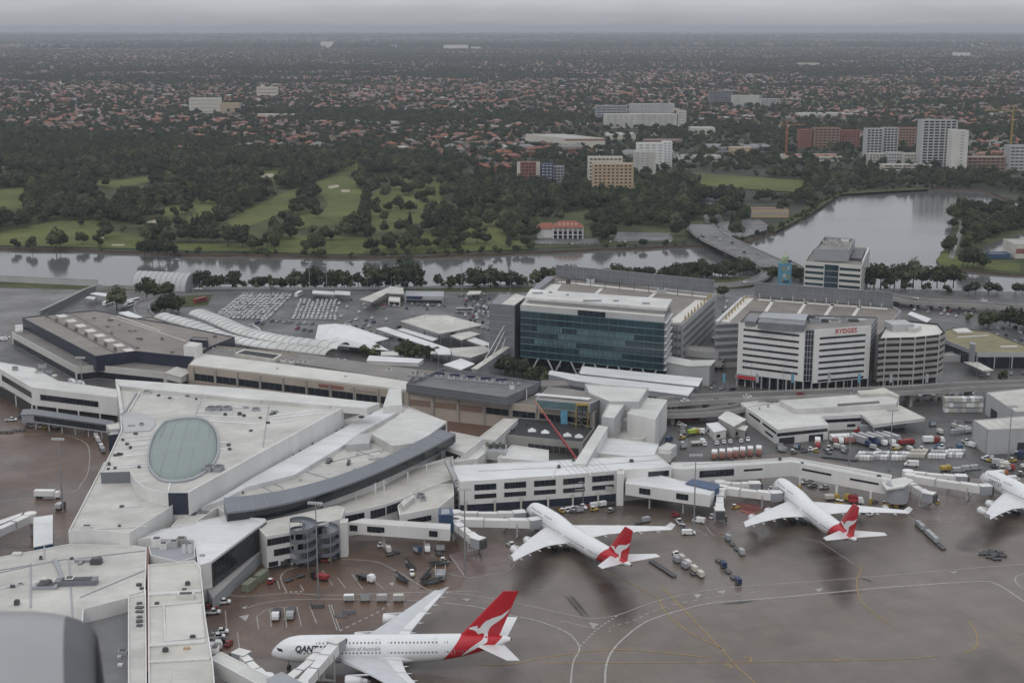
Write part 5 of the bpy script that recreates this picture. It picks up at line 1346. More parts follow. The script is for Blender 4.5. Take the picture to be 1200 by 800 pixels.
jet_bridge('long white jet bridge from the drum tower to the airliner at the right edge',(1066,560),(1150,573),4.5,4.2,R(5))
jet_bridge('slimmer white jet bridge behind the one from the drum tower',(1064,555),(1122,560.5),4.5,4.6,R(-5),2.4,2.4)
jet_bridge('white jet bridge swung back empty below the drum tower',(1063,567),(1086,581),4.5,4.2,R(-35))
# the two bridges at the double-deck airliner
cc_=Bld('boarding_corridor','white boarding corridor at the lower left leading to the double-deck airliner',[(246,771),(259,763),(332,800),(316,809)],9.5,5,roof='white_membrane',par=.3)
cc_.unit(252,764,2.2,2.4,1.6,'white_cladding');
bc=Bld('bridge_head','grey-blue bridge head at the bottom edge of the photo',[(313,795),(330,787),(356,801),(345,812),(325,815)],11,5,wall='blue_paint',roof='grey_panel',par=0)
jet_bridge('white upper-deck jet bridge with red and white signs at the double-deck airliner',(352,806),(392,759),6.6,7.6,R(60),3.0,3.0,'white_cladding')
jet_bridge('white jet bridge at the forward door of the double-deck airliner',(335,802),(375,769),4.9,5.0,R(75),2.8,2.8,'white_cladding')
jet_bridge('slim white jet bridge beside the lower left boarding corridor',(312,797),(285,772),5.2,5.2,R(150),2.4,2.6)
# left edge gate
jet_bridge('white jet bridge at the left edge beside the white bridge head',(36,606),(-20,631),5.5,5.0,R(200))
lb=Bld('bridge_head','white bridge head with a bluish edge above the left pier roof',[(40,606),(61,603),(61,636),(40,640)],10.5,3,roof='bright_membrane',wall='blue_paint',par=0)
# left pier and its roofs
lp=Bld('left_pier','wide white pier roof with grey plant units at the left edge',[(-60,655),(0,652),(80,637),(152,638),(172,641),(170,696),(150,700),(98,713),(92,800),(90,860),(-60,880)],ZP,0,roof='cream_membrane',par=.5)
for a,b,w in(((36,660),(36,712),.5),((0,671),(45,661),.4),((45,661),(78,655),.4),((81,658),(85,722),.4),((0,690),(28,684),.5),((78,656),(172,645),.35),((94,700),(170,668),.3),((52,655),(52,640),.35),((36,662),(0,668),.35)):lp.strip([a,b],w,.25,'grey_panel','roof_gutter')
lp.strip([(64,656),(73,678)],1.2,.6,'grey_panel','cable_tray');lp.strip([(0,690),(28,683)],.8,.3);lp.strip([(15,688),(26,683)],.8,.3)
lp.unit(90,684,13,3.6,1.7,'zinc',rz=.1);lp.unit(82,684,2.6,2.4,2.2,'white_cladding',rz=.1);lp.unit(54,688,7.5,4.0,1.0,'grey_panel',rz=.05);lp.unit(50,688,1.6,2.6,2.0,'dark_concrete',rz=.4);lp.unit(56,687,1.6,2.6,2.0,'dark_concrete',rz=-.4);lp.unit(52,680,1.6,.9,.9,'white_cladding');lp.unit(100,658,7,1.2,.9,'grey_panel');lp.unit(113,660,3.6,2.6,1.6,'dark_steel');lp.unit(116,658,1.4,3,1.4,'light_grey_wall');lp.unit(20,708,1.4,1.5,1.4,'dark_steel');lp.unit(95,660,1.2,3,.8,'steel')
lp.fans([(84,655),(48,655),(163,686),(166,690),(15,688)]);lp.unit(20,650,3,2.2,.8,'offwhite_roof')
ps=Bld('pier_strip','narrow white roof strip between the dark courtyard and the long right block',[(150,697),(171,690),(172,780),(172,860),(150,860)],ZP-.02,0,roof='cream_membrane',par=.4)
ps.fans([(163.5,707),(163.5,712),(163.5,717),(163.5,723),(163.5,728),(163.5,733)],w=1.6,h=.5)
mb=MB();A,B=P(173,640,ZP+.3),P(174,786,ZP+.3);mb.beam((A.x,A.y,ZP-.2),(B.x,B.y,ZP-.2),.45,.55);mb.build('capping','brick_red',ps.t,ps.o)
cy=Bld('courtyard_roof','dark grey sunken roof court with parked plant',[(95,705),(150,690),(150,860),(88,860)],8.5,0,roof='dark_concrete',wall='dark_concrete',par=.2)
cy.unit(113,715,4.4,3,2.2,'silver_paint');cy.unit(103,711,4,2,1.6,'grey_panel');cy.unit(126,716,2.2,1.4,1.2,'dark_steel');cy.unit(132,714,2,1,1,'light_grey_wall');cy.strip([(128,703),(148,699)],.5,.5,'white_membrane','parapet');cy.strip([(128,707),(148,703)],.5,.5,'white_membrane','parapet')
cy.unit(144,766,2.6,1.6,1.2,'silver_paint');cy.unit(141,780,1.4,1,.7,'white_cladding');cy.unit(140,771,1.2,1,.8,'light_grey_wall')
rb=Bld('pier_block','long white pier block with stepped roof panels above the brown apron',[(173.5,661),(200,659),(228,656),(235,664),(241,722),(250,778),(256,860),(174,860)],ZP+.6,0,roof='warm_white',par=.6)
for a,b,w,h in(((174,697),(236,693),2.0,.5),((192,710),(194,752),.5,.3),((194,752),(240,747),.6,.4),((174,757),(240,752),2.2,.5),((174,776),(246,772),1.6,.4),((200,785),(200,800),.3,.2),((174,711),(236,705),1.0,.35)):rb.strip([a,b],w,h,'white_membrane')
rb.slab([(194,712),(236,708),(240,746),(195,751)],ZP-.2,ZP+.25,'offwhite_roof','roof_panel');rb.unit(218,701,5.2,2.0,1.7,'offwhite_roof',rz=.06);rb.fans([(184,708),(194,763),(220,685),(226,748),(216,692)]);rb.unit(219,760,1.8,1,.6,'tan_render')
mb=MB();A,B=P(232,661,ZF),P(247,657,ZF);mb.beam((A.x,A.y,0),(B.x,B.y,0),.6,ZF);mb.build('end_wall','white_cladding',rb.t,rb.o)
pl=Bld('plant_court','grey open plant court with white ducts beside the south wing',[(174,640),(228,628),(229,652),(210,658),(176,650)],ZF-.6,6,roof='grey_panel',par=.4)
for x,y,w,d,h,m in((184,640,3,2.4,3,'white_cladding'),(192,643,2.4,2,2.2,'white_cladding'),(204,641,2.6,2,2.4,'light_grey_wall'),(213,638,3,2.4,2.6,'concrete'),(216,648,1.0,1.0,3.4,'white_cladding'),(223,648,1.0,1.0,3.4,'white_cladding')):pl.unit(x,y,w,d,h,m)
# west wing
ww_=Bld('west_wing','white west wing with long dark windows left of the skylight hall',[(-80,413),(0,432),(37,453.5),(137,465.5),(137,456),(68,446),(40,431),(0,424),(-80,405)],14.5,5.5,roof='white_membrane',par=.3)
ww_.band(1,8.8,11.8,.05,.98,n=9);ww_.band(2,8.6,11.4,.1,.78,n=16);ww_.band(0,8.8,11.8,.1,.98,n=9)
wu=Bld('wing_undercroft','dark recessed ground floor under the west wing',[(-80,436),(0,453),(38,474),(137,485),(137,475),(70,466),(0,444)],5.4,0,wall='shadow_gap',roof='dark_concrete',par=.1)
ww_.posts(2,0,5.5,4,.4,'white_cladding',u0=.05,u1=.8,out=.5);ww_.posts(1,0,5.5,3,.4,'white_cladding',out=.5)
gc=Bld('glazed_corridor','blue-grey glazed corridor below the west wing',[(25,485.5),(40,485),(133,498),(133,493),(40,479),(27,479.5)],7.5,3.4,wall='grey_panel',roof='zinc',par=0)
gc.band(1,4.2,6.8,.0,1,'dark_glass',n=26);gc.posts(1,0,3.4,7,.3,'light_grey_wall',out=-.8)
for x,y,w,d,h,m in((50,431,3.6,2.4,1.8,'silver_paint'),(46,437,4,1.6,1.2,'light_grey_wall'),(58,437,3,1.6,1.6,'grey_panel'),(18,434,3,.5,2.0,'steel'),(64,441,2.2,2,.8,'offwhite_roof')):ww_.unit(x,y,w,d,h,m)
# dark north-west halls
nw=Bld('departure_hall','large brown flat-roofed hall with navy walls at the far left',[(26,372),(112,417),(158,411),(226,418),(246,406),(275,394.5),(200,379),(150,371),(112,363),(50,369)],13.5,5,wall='navy_wall',roof='roof_brown',par=.5)
for k in range(8):
 u=k/7;x,y=66+u*78,370+u*40;nw.slab([(x-1,y-1),(x+9,y-2.2),(x+14,y+.8),(x+4,y+2)],12.9,13.25,'offwhite_roof','roof_light');nw.unit(x-11+u*2,y+1.5,1.6,1.6,2.0,'roof_taupe')
nw.strip([(54,370),(134,413)],1.0,.5,'roof_taupe');nw.strip([(82,367),(162,409)],.6,.3,'roof_taupe')
nw.fans([(110,373),(128,376),(131,376),(126,383),(140,381),(152,388),(158,388),(161,397),(165,398),(131,391),(202,413),(161,408),(190,398),(252,395)],m='dark_concrete',w=1.4)
nw.strip([(130,372),(218,400)],.5,.4,'offwhite_roof');nw.strip([(137,371),(188,388.5)],.7,.6,'offwhite_roof')
n2=Bld('departure_annex','low roof with a pale fascia and dark window strip around the brown hall',[(14,389),(90,430),(114,427.5),(195,436),(240,428),(150,405),(112,400),(40,380)],7.5,0,wall='offwhite_roof',roof='roof_taupe',par=.5)
n2.band(0,.3,3.8,.02,.97,n=30);n2.band(1,.3,3.8,0,1,n=8);n2.band(2,.3,3.8,0,.95,n=26)
Bld('lift_tower','white boxy lift tower against the brown hall',[(215,405),(230,406),(237,402),(222,400)],19,5,roof='white_membrane',par=.3)
Bld('plant_room','small navy plant room behind the white lift tower',[(222,397.5),(243,399),(244,395.5),(226,394.5)],17,12,wall='navy_wall',roof='roof_taupe',par=.3)
Bld('roof_canopy','small white flat canopy by the end of the pale fascia',[(193,436.5),(212,441.5),(224,435),(207,429.5)],7.9,4.5,roof='warm_white',wall='offwhite_roof',par=0,cat='canopy')
ex=Bld('annex_hall','low brown flat roof with a pale kerb beside the curved ramp',[(160,372.5),(200,387.5),(220,386),(178,371)],9,0,wall='roof_taupe',roof='roof_brown',par=.5)
Bld('roof_canopy','white flat canopy beside the curved ramp',[(139,366),(158,374),(167,371.5),(150,364.5)],7,0,roof='bright_membrane',par=0,cat='canopy')
Bld('kiosk','white boxy kiosk at the far left corner of the pale fascia',[(18,388),(27,387),(27,380),(18,380.5)],8,0,roof='white_membrane',par=.2)
# long landside terminal with beige facade
lt=Bld('landside_terminal','long beige terminal with flat grey roof and dark window bays',[(220,428),(475,458.5),(697,482.5),(716,465),(630,448),(490,433),(352,414),(243,404)],12.5,0,wall='beige_precast',roof='roof_taupe',par=.5)
lt.slab([(235,414),(478,445),(478,456.5),(222,427)],12,12.9,'offwhite_roof','edge_roof')
N1=9
for k in range(N1):lt.band(0,5.0,8.6,.03+k*.108,.03+k*.108+.096,'dark_glass',3,mm='dark_concrete')
lt.band(0,0,4.4,0,1,'pinkish_precast',name='spandrel',proud=.3);lt.band(0,9.6,11.2,.62,.73,'brick_red',name='sign',proud=.25);lt.band(0,9.7,10.9,.76,.87,'pinkish_precast',name='sign',proud=.25)
for k in range(7):lt.band(1,6.0,9.0,.02+k*.14,.02+k*.14+.118,'brick_brown' if k<3 else 'dark_glass',3,mm='dark_concrete')
lt.posts(0,0,12,10,.4,'concrete',u0=.03,u1=.99,out=.35);lt.posts(1,0,12,8,.35,'concrete',u0=.02,u1=.98,out=.35)
lt.band(2,.2,12.2,0,1,'dark_concrete',name='end_wall',proud=.2)
lt.slab([(345,425),(352,414),(490,433),(480,446)],12,13.3,'roof_grey','upper_roof');lt.strip([(382,426),(397,420)],.8,.3,'offwhite_roof');lt.strip([(390,427),(405,421)],.8,.3,'offwhite_roof');lt.unit(456,436,3,2,1.4,'white_cladding');lt.unit(468,439,6,2,.6,'white_cladding')
for x in(332,342,352,358):lt.unit(x,424+(x-332)*.12,2.6,1.6,1.4,'white_cladding')
lt.fans([(250,409),(258,410),(262,411),(270,411.5),(275,412),(290,414),(304,417),(247,427),(273,429),(288,430),(325,434),(405,443),(440,450)],m='light_grey_wall')
lt.slab([(275,413.5),(322,421),(331,415),(285,409)],12,14.2,'warm_white','parapet_box');lt.slab([(278,413.6),(320,420),(327,415.6),(287,410.3)],14.2,14.25,'shadow_gap','light_well')
# scaffolded plant deck and the unfinished end
sc=Bld('plant_enclosure','grey louvred plant enclosure on the long beige terminal',[(476,449),(593,465),(634,447),(520,431)],17,12.6,wall='louvre_grey',roof='dark_concrete',par=1.6)
for k in range(9):x=484+k*15;sc.unit(x,440+k*1.5,3.2,3.5,1.4,'silver_paint' if k%3 else 'light_grey_wall',z=15.4)
for k in range(5):x=515+k*18;sc.unit(x,438.5+k*1.8,5,2,1.0,'navy_paint',z=15.4)
sc.rows(0,(13.2,14.6,16.0),.25,m='dark_steel',name='louvre')
sc.strip([(478,441),(600,452),(634,448)],.6,.5,'zinc','deck_edge',z=17)
eu=Bld('roof_lounge','grey flat-roofed lounge with a row of glass panes on the beige terminal',[(628,467),(692,472.5),(715,462),(644,453)],17,12.6,wall='light_grey_wall',roof='roof_grey',par=.35)
eu.band(0,13.0,16.4,.02,.95,'teal_pale_glass',n=9);eu.band(1,12.8,16.8,0,1,'dark_concrete',name='end_wall')
eu.slab([(627,462.5),(690,468),(693,466),(630,460.5)],17,17.4,'bright_membrane','roof_edge')
for x,y,w,h in((600,464,2.2,5.5),(597,467,1.2,3.5),(608,467,.5,4.5),(617,467,.5,4.5)):lt.unit(x,y,w,1.5,h,'white_cladding',z=12)
p=P(682,515,0);t=thing('scaffold_tower','yellow-trimmed stair scaffold at the end of the beige terminal','scaffold',(p.x,p.y,0),R(-8))
mb=MB();[mb.tube([(x,y,0),(x,y,17)],.12,6)for x in(-2.4,0,2.4)for y in(-1.2,1.2)];[mb.box((0,0,z),(5,2.6,.12))for z in(3,6,9,12,15,17)];mb.build('frame','dark_steel',t)
mb=MB();mb.box((0,-1.4,17.2),(5.6,.3,1.2));mb.box((-2.7,-1.4,8.5),(.35,.3,16.5));mb.box((2.7,-1.4,8.5),(.3,.3,16.5));mb.build('trim','yellow_paint',t)
mb=MB()
for k in range(5):mb.beam((-2 if k%2 else 2,-.4,k*3+.2),(2 if k%2 else-2,-.4,k*3+3.1),.9,.2)
mb.build('flight','steel',t)
p=P(661,511,0);t=thing('rubble_chute','light blue tarpaulin chute hanging down the beige facade','chute',(p.x,p.y,3),R(-8))
mb=MB();mb.grid([[(x*1.6+.12*math.sin(z*2),-.7+.2*math.cos(x*3+z),z)for x in(-1,-.5,0,.5,1)]for z in(0,2,4,6,8,9.6)]);mb.build('tarpaulin','cyan_paint',t);mb=MB();mb.box((0,-.4,9.7),(3.6,.4,.25));mb.build('rail','steel',t)
bs=Bld('basement_roof','black flat roof with four white skylight pyramids below the beige facade',[(592,509),(683,518),(697,500),(655,492),(608,489)],6.5,0,wall='concrete',roof='shadow_gap',par=.4)
for x,y in((623.5,504.5),(639,506.5),(665,510),(678.5,511.5)):
 q=P(x,y,6.2);mb=MB();mb.add([(q.x-1.9,q.y-1.9,6.2),(q.x+1.9,q.y-1.9,6.2),(q.x+1.9,q.y+1.9,6.2),(q.x-1.9,q.y+1.9,6.2),(q.x,q.y,7.7)],[(0,1,4),(1,2,4),(2,3,4),(3,0,4)]);mb.build('skylight','bright_membrane',bs.t,bs.o)
bs.fans([(617,498),(600,505),(604,504),(648,498),(655,505)],w=1.0)
bs.band(0,.2,3.4,.3,.95,'shadow_gap',n=8,mm='concrete')
# white boxes between the facade and the middle pier
for lab,pix,zt,zb,rf in(('white flat roof beside the black roof with skylights',[(560,513),(580,516),(607,491),(590,490)],8.5,0,'warm_white'),('white roof left of the red crane behind the middle pier',[(583,536),(643,541),(643,527),(600,521)],9,0,'white_membrane'),('cream roof with a parapet at the end of the curved clerestory',[(517,521),(545,530),(567,513),(528,505)],12,0,'cream_membrane'),('white roof right of the sloping white duct',[(697,530),(765,537),(772,520),(710,512)],9.5,0,'bright_membrane'),('white link roof beside the cream parapet',[(530,541),(560,537),(580,520),(556,518)],9.5,0,'white_membrane')):
 b=Bld('link_block',lab,pix,zt,zb,roof=rf,par=.5);b.band(0,zt-4,zt-2,.2,.8,n=5)
Bld('duct_bridge','long sloping white duct above the middle pier',[(673,543),(686,543),(712,500),(702,498)],14,8,roof='white_membrane',par=0,cat='covered walkway')
cl_=Bld('chiller_deck','grey plant deck beside the white link roof',[(568,527),(592,530),(594,521),(575,518)],10,6,roof='grey_panel',wall='light_grey_wall',par=.2)
for k in range(6):cl_.unit(571+k*3.8,523+.6*(k%2)*3,1.6,1.6,1.6,'dark_steel' if k%2 else 'olive_container')
for lab,pix,zt,rf,wl_ in(('white stepped block with a grey window left of the loading bay',[(705,488),(720,490),(733,472),(714,470)],17,'white_membrane','light_grey_wall'),('tall white block with a wide roof beside the beige terminal',[(714,470),(749,470.5),(760,454),(685,449),(690,460)],18,'white_membrane','light_grey_wall'),('white sloped-roof block at the edge of the loading yard',[(735,484),(768,491),(782,468),(752,465)],15,'white_membrane','white_cladding'),('white low block with a square grey front',[(725,491),(763,496),(766,490),(733,487)],11,'white_membrane','light_grey_wall')):
 b=Bld('service_block',lab,pix,zt,0,wall=wl_,roof=rf,par=.4)
Bld('loading_roof','cream flat roof below the stepped white blocks',[(702,514),(752,514),(762,508),(722,503)],6,0,roof='cream_membrane',par=.3)
Bld('loading_roof','small white roof beside the loading yard ramp',[(768,526),(785,527),(793,521),(782,518)],5,0,roof='white_membrane',par=.3)
Bld('loading_roof','low white shed beside the walkway start',[(768,531),(786,531),(788,527),(770,526)],4,0,roof='white_membrane',par=.2)
Bld('roof_canopy','long white canopy roof in front of the glass office',[(680,437),(818,452),(823,443),(683,429)],11,7.5,roof='bright_membrane',wall='zinc',par=0,cat='canopy')
Bld('roof_canopy','long white canopy roof behind the beige terminal',[(643,438),(675,446),(806,463),(814,453),(684,440),(645,434)],10,7,roof='bright_membrane',wall='grey_panel',par=0,cat='canopy')
Bld('roof_canopy','grey-edged white canopy strip behind the grey flat roof',[(430,422.5),(490,425),(496,420.5),(433,416.5)],10,8,roof='bright_membrane',par=0,cat='canopy')
Bld('flat_roof_hall','grey flat-roofed hall with a white skylight box behind the beige terminal',[(634,453),(668,451),(662,444),(634,445)],15,12,roof='roof_taupe',wall='dark_concrete',par=.3)
# red crane boom over the black roof
A,B=P(676,541,2),P(627,483,14);t=thing('mobile_crane','red mobile crane boom leaning over the black roof with skylights','crane',(A.x,A.y,0))
mb=MB();mb.beam((A.x,A.y,2.6),Vector((A.x,A.y,2.6)).lerp(Vector((B.x,B.y,19)),.45),.8,.8);mb.beam(Vector((A.x,A.y,2.6)).lerp(Vector((B.x,B.y,19)),.45),Vector((A.x,A.y,2.6)).lerp(Vector((B.x,B.y,19)),.8),.6,.6);mb.build('boom','red_paint',t,(A.x,A.y,0))
mb=MB();mb.beam(Vector((A.x,A.y,2.6)).lerp(Vector((B.x,B.y,19)),.8),(B.x,B.y,19),.5,.5);mb.build('boom_tip','orange_paint',t,(A.x,A.y,0))
mb=MB();mb.box((A.x+1,A.y,1.5),(7,2.6,1.5));mb.box((A.x+.2,A.y-.2,3),(2.4,2.3,1.8));mb.build('carrier','red_paint',t,(A.x,A.y,0))
mb=MB();[mb.tube([(A.x+dx,A.y+dy-.2,.6),(A.x+dx,A.y+dy+.2,.6)],.6,10)for dx in(-1.8,.2,2.2,4)for dy in(-1.1,1.1)];mb.build('wheel','black_rubber',t,(A.x,A.y,0))
# ================================================================== LANDSIDE: offices, hotel, car parks, canopies, roads
def zsolve(x,yb,yt):
 g=P(x,yb,0);lo,hi=0.0,160.0
 for _ in range(40):
  z=(lo+hi)/2
  if NPX(g.x,g.y,z)[1]>yt:lo=z
  else:hi=z
 return lo
 # glass office
go=Bld('glass_office','eight-storey teal glass office block on V-shaped columns',[(610,357),(779,371),(786.5,360),(617.5,347)],36.8,7.5,wall='teal_glass',roof='offwhite_roof',par=.2)
for k in range(8):
 z=7.6+k*3.65
 go.band(0,z,z+.55,0,1,'teal_pale_glass',name='floor_edge',proud=.35);go.band(1,z,z+.5,0,1,'white_cladding',name='floor_edge',proud=1.2)
 if k<7:go.band(0,z+.6,z+3.6,.01,.99,'teal_glass',16,mm='dark_steel',mw=.22)
for z,u0,u1 in((18.7,.27,.74),(22.35,.12,.30),(11.4,.42,.72),(15.0,.1,.4),(22.35,.40,.80)):go.band(0,z+.7,z+3.3,u0,u1,'teal_pale_glass',9,mm='teal_glass',mw=.25,name='pale_panel',proud=.14)  # paler teal panels set over parts of the glass front
go.band(0,33.4,36.9,0,1,'light_grey_wall',name='fascia',proud=.3);go.band(0,33.7,36.6,.41,.60,'dark_glass',5,name='sign_panel',proud=.5)
sl=PP([(615.5,348),(781,361.5),(788,350.5),(622,338.5)],40);mb=MB();mb.prism([(p.x,p.y)for p in sl],38.6,40);mb.build('roof_slab','white_membrane',go.t,go.o)
mb=MB();mb.prism([(p.x,p.y)for p in inset([(q.x,q.y)for q in sl]if area2(sl)>0 else[(q.x,q.y)for q in sl][::-1],1.5)]if False else inset([(q.x,q.y)for q in sl][::(1 if area2(sl)>0 else-1)],1.5),36.8,38.6)if False else mb.prism(inset([(q.x,q.y)for q in sl][::(1 if area2(sl)>0 else-1)],1.5),36.8,38.6);mb.build('attic','light_grey_wall',go.t,go.o)
for x,y,w in((630,344,6),(645,343,2),(665,346,1.5),(694,353,10),(722,353,3),(757,356,4)):go.unit(x,y,w,1.2,.8,'steel',z=40)
a,d,n,L=go.edge(0)
for k in range(6):
 u=.08+k*.165;c=a+d*L*u
 mb=MB();mb.tube([(c.x,c.y,0),(c.x-d.x*4,c.y-d.y*4,7.6)],.45,8);mb.tube([(c.x,c.y,0),(c.x+d.x*4,c.y+d.y*4,7.6)],.45,8);mb.build('column','light_grey_wall',go.t,go.o)
ins_=[(p.x-n.x*5,p.y-n.y*5)for p in go.p]
mb=MB();mb.prism(ins_,0,7.4);mb.build('lobby','dark_glass',go.t,go.o)
gc2=Bld('office_core','grey clad stair core at the left end of the glass office',[(573,355.5),(603,358),(618,346),(586,343)],36,0,wall='louvre_grey',roof='louvre_grey',par=.3)
for z in range(6,34,4):gc2.band(0,z,z+.25,0,1,'grey_panel',name='cladding_joint',proud=.05)
gc2.slab([(588,356),(603,357.5),(617,347),(604,344)],35.7,36.2,'warm_white','roof_panel')
cp=Bld('parking_deck','multi-storey car park with a brown deck behind the glass office',[(618,350),(780,379.5),(799,380.5),(839.5,344),(652,323),(640,324)],25,0,wall='light_grey_wall',roof='roof_brown',par=1.2)
cp.slab([(610,349),(618,349),(650,325),(641,323.5)],24,26.2,'louvre_grey','side_wall')
for pts,w in(([(655,330),(830,348)],5),([(650,333),(640,346)],9),([(705,338),(690,352)],2.2),([(768,343),(752,357)],2.2),([(822,352),(790,378)],7)):cp.strip(pts,w,.06,'offwhite_roof','deck_lane')
for k in range(9):cp.unit(803+k*3.7,374-k*3.2,.8,.8,2.0,'yellow_paint','bollard')
for k in range(10):cp.unit(658+k*17,331+k*1.9,.35,.35,4.5,'dark_steel','lamp_post')
for x,y in((692,332),(775,344)):cp.unit(x,y,5,4,3,'light_grey_wall','stair_head')
cp.unit(666,332,3,2,2.6,'dark_steel');cp.unit(620,336,6,4,1,'brick_red')if False else None
for i,nb_ in((1,3),(2,1)):
 for k in range(5):cp.band(i,2+k*4.4,4+k*4.4,.05,.95,'louvre_grey',0,name='opening')
cp.posts(1,0,25,5,.3,'grey_panel',out=.3)
def screen(label,a,b,z0,z1):
 A,B=P(*a,z0),P(*b,z0);t=thing('louvre_screen',label,'screen',(A.x,A.y,z0));d=(B-A);L=d.length;rz=math.atan2(d.y,d.x)
 t.rotation_euler=(0,0,rz);mb=MB();mb.box((L/2,0,(z1-z0)/2),(L,.25,z1-z0));mb.build('panel','louvre_grey',t)
 mb=MB();n=int(L/5)
 for k in range(n+1):mb.box((L*k/n,-.25,(z1-z0)/2),(.22,.3,z1-z0))
 mb.box((L/2,-.2,z1-z0),(L,.35,.3));mb.box((L/2,-.2,(z1-z0)/2),(L,.22,.18));mb.build('frame','grey_panel',t)
 return t
screen('tall grey louvre screen along the far edge of the left car park deck',(652,324.5),(837,343),25,33)
screen('tall grey louvre screen along the far edge of the deck behind the hotel',(884,347),(1046,359.5),25,33.5)
cp2=Bld('parking_deck','multi-storey car park with a brown deck behind the white hotel',[(838.5,379.5),(867,378),(1030,392),(1056,364),(1046,358),(884,346),(873,346)],25,0,wall='light_grey_wall',roof='roof_brown',par=1.2)
cp2.strip([(888,351),(1040,362)],5,.06,'offwhite_roof','deck_lane');cp2.strip([(876,349),(846,377)],8,.06,'offwhite_roof','deck_lane')
for x in(902,942,975,1008):cp2.strip([(x+4,352),(x-8,370)],2.0,.06,'offwhite_roof','deck_lane')
for k in range(8):cp2.unit(851+k*3.4,374-k*3.4,.8,.8,2.0,'yellow_paint','bollard')
for k in range(12):cp2.unit(890+k*13,353+k*.8,.4,.4,3.5 if k%3 else 5,'cream_render','lamp_post')
for z in(3,7,11,15,19,22.5):cp2.band(0,z,z+2.0,.02,.98,'louvre_grey',6,name='opening')
b=Bld('car_park_link','low grey footbridge link between the two car parks',[(800,409),(842,413),(846,408),(806,404.5)],9,4,wall='light_grey_wall',roof='concrete',par=.8,cat='footbridge')
b=Bld('car_park_link','lower grey ramp link between the two car parks',[(798,420),(846,423),(850,417.5),(804,415)],6,2.5,wall='concrete',roof='asphalt',par=.8,cat='footbridge')
# hotel
ho=Bld('hotel','white hotel with dark ribbon windows and red letters on its top edge',[(866,378),(944,386.5),(954,386.5),(1020.5,381.5),(1028.5,371),(962,369),(878,364)],34,6.8,wall='louvre_grey',roof='roof_grey',par=.8)
ho.band(0,6.8,34.1,0,1,'white_cladding',name='facade_panel',proud=.5);ho.band(2,6.0,34.1,0,1,'white_cladding',name='facade_panel',proud=.5)
for k in range(7):ho.band(0,30.2-k*3.35,31.3-k*3.35,.085,.915,'dark_glass',22,mw=.25,proud=.62)
for k in range(8):ho.band(2,28.9-k*3.2,30.0-k*3.2,.10,.90,'dark_glass',22,mw=.25,proud=.62)
ho.band(1,6.8,33.5,0,1,'dark_glass',3,mm='grey_panel',mw=.3,proud=.1)
for k in range(9):ho.band(1,7+k*3.1,7.3+k*3.1,0,1,'grey_panel',name='floor_edge',proud=.3);ho.band(3,7+k*3.1,7.4+k*3.1,0,1,'grey_panel',name='floor_edge',proud=.2)
a,d,n,L=ho.edge(2);lettering('RYDGES',ho.t,ho.o,a+d*L*.55,d,n,31.3,3.5,'red_sign',.7,.06)
mb=MB();q=[(p.x-ho.edge(0)[2].x*2.5,p.y+2.5)for p in ho.p];mb.prism(q,0,6.8);mb.build('lobby','dark_glass',ho.t,ho.o)
ho.posts(0,0,6.8,9,.4,'light_grey_wall');ho.posts(2,0,6.2,8,.4,'light_grey_wall')
ho.band(0,4.4,6.6,-.01,.34,'grey_panel',name='entrance_canopy',proud=1.6);ho.band(0,4.7,6.3,.02,.30,'red_sign',name='sign',proud=1.75)
ho.slab([(888,377),(943,381),(945,373),(892,370)],33.2,36.6,'louvre_grey','penthouse');ho.slab([(889,371.5),(944,375.5),(947,368),(894,366)],36.6,37,'grey_panel','penthouse_roof');ho.slab([(873,376),(886,377),(890,370),(877,369)],33.2,35.6,'louvre_grey','penthouse')
for x,y,w,h in((955,378,6,2),(965,377,5,1.4),(978,378,6,1),(988,377,4,1.8),(1000,376.5,5,1.2),(950,375,4,2.4),(970,374,8,.8),(1010,376,4,.9)):ho.unit(x,y,w,3,h,random.choice(['grey_panel','dark_steel','light_grey_wall']))
# right car park with ramp
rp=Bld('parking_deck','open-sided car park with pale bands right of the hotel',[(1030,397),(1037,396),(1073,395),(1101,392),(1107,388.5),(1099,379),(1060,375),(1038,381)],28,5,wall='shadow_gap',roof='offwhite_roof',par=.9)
for i in(0,1,2,3):
 for k in range(7):rp.band(i,5.3+k*3.3,6.9+k*3.3,0,1,'concrete',name='parapet_band',proud=.5)
rp.posts(1,0,28,3,.35,'light_grey_wall',out=.5,u0=.02,u1=.98);rp.posts(2,0,28,2,.35,'light_grey_wall',out=.5,u0=.4,u1=.98);rp.posts(1,0,5.2,4,.4,'concrete',u0=.1,u1=.9,out=-.5)
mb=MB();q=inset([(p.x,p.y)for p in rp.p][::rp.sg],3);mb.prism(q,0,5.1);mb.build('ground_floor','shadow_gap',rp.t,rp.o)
p=P(1053,384,28);mb=MB();mb.box((p.x,p.y,29),(12,12,4),.15);mb.build('ramp_drum','light_grey_wall',rp.t,rp.o)
rp.slab([(1063,383),(1072,385),(1080,381.5),(1070,380)],27,29.5,'white_membrane','stair_head')
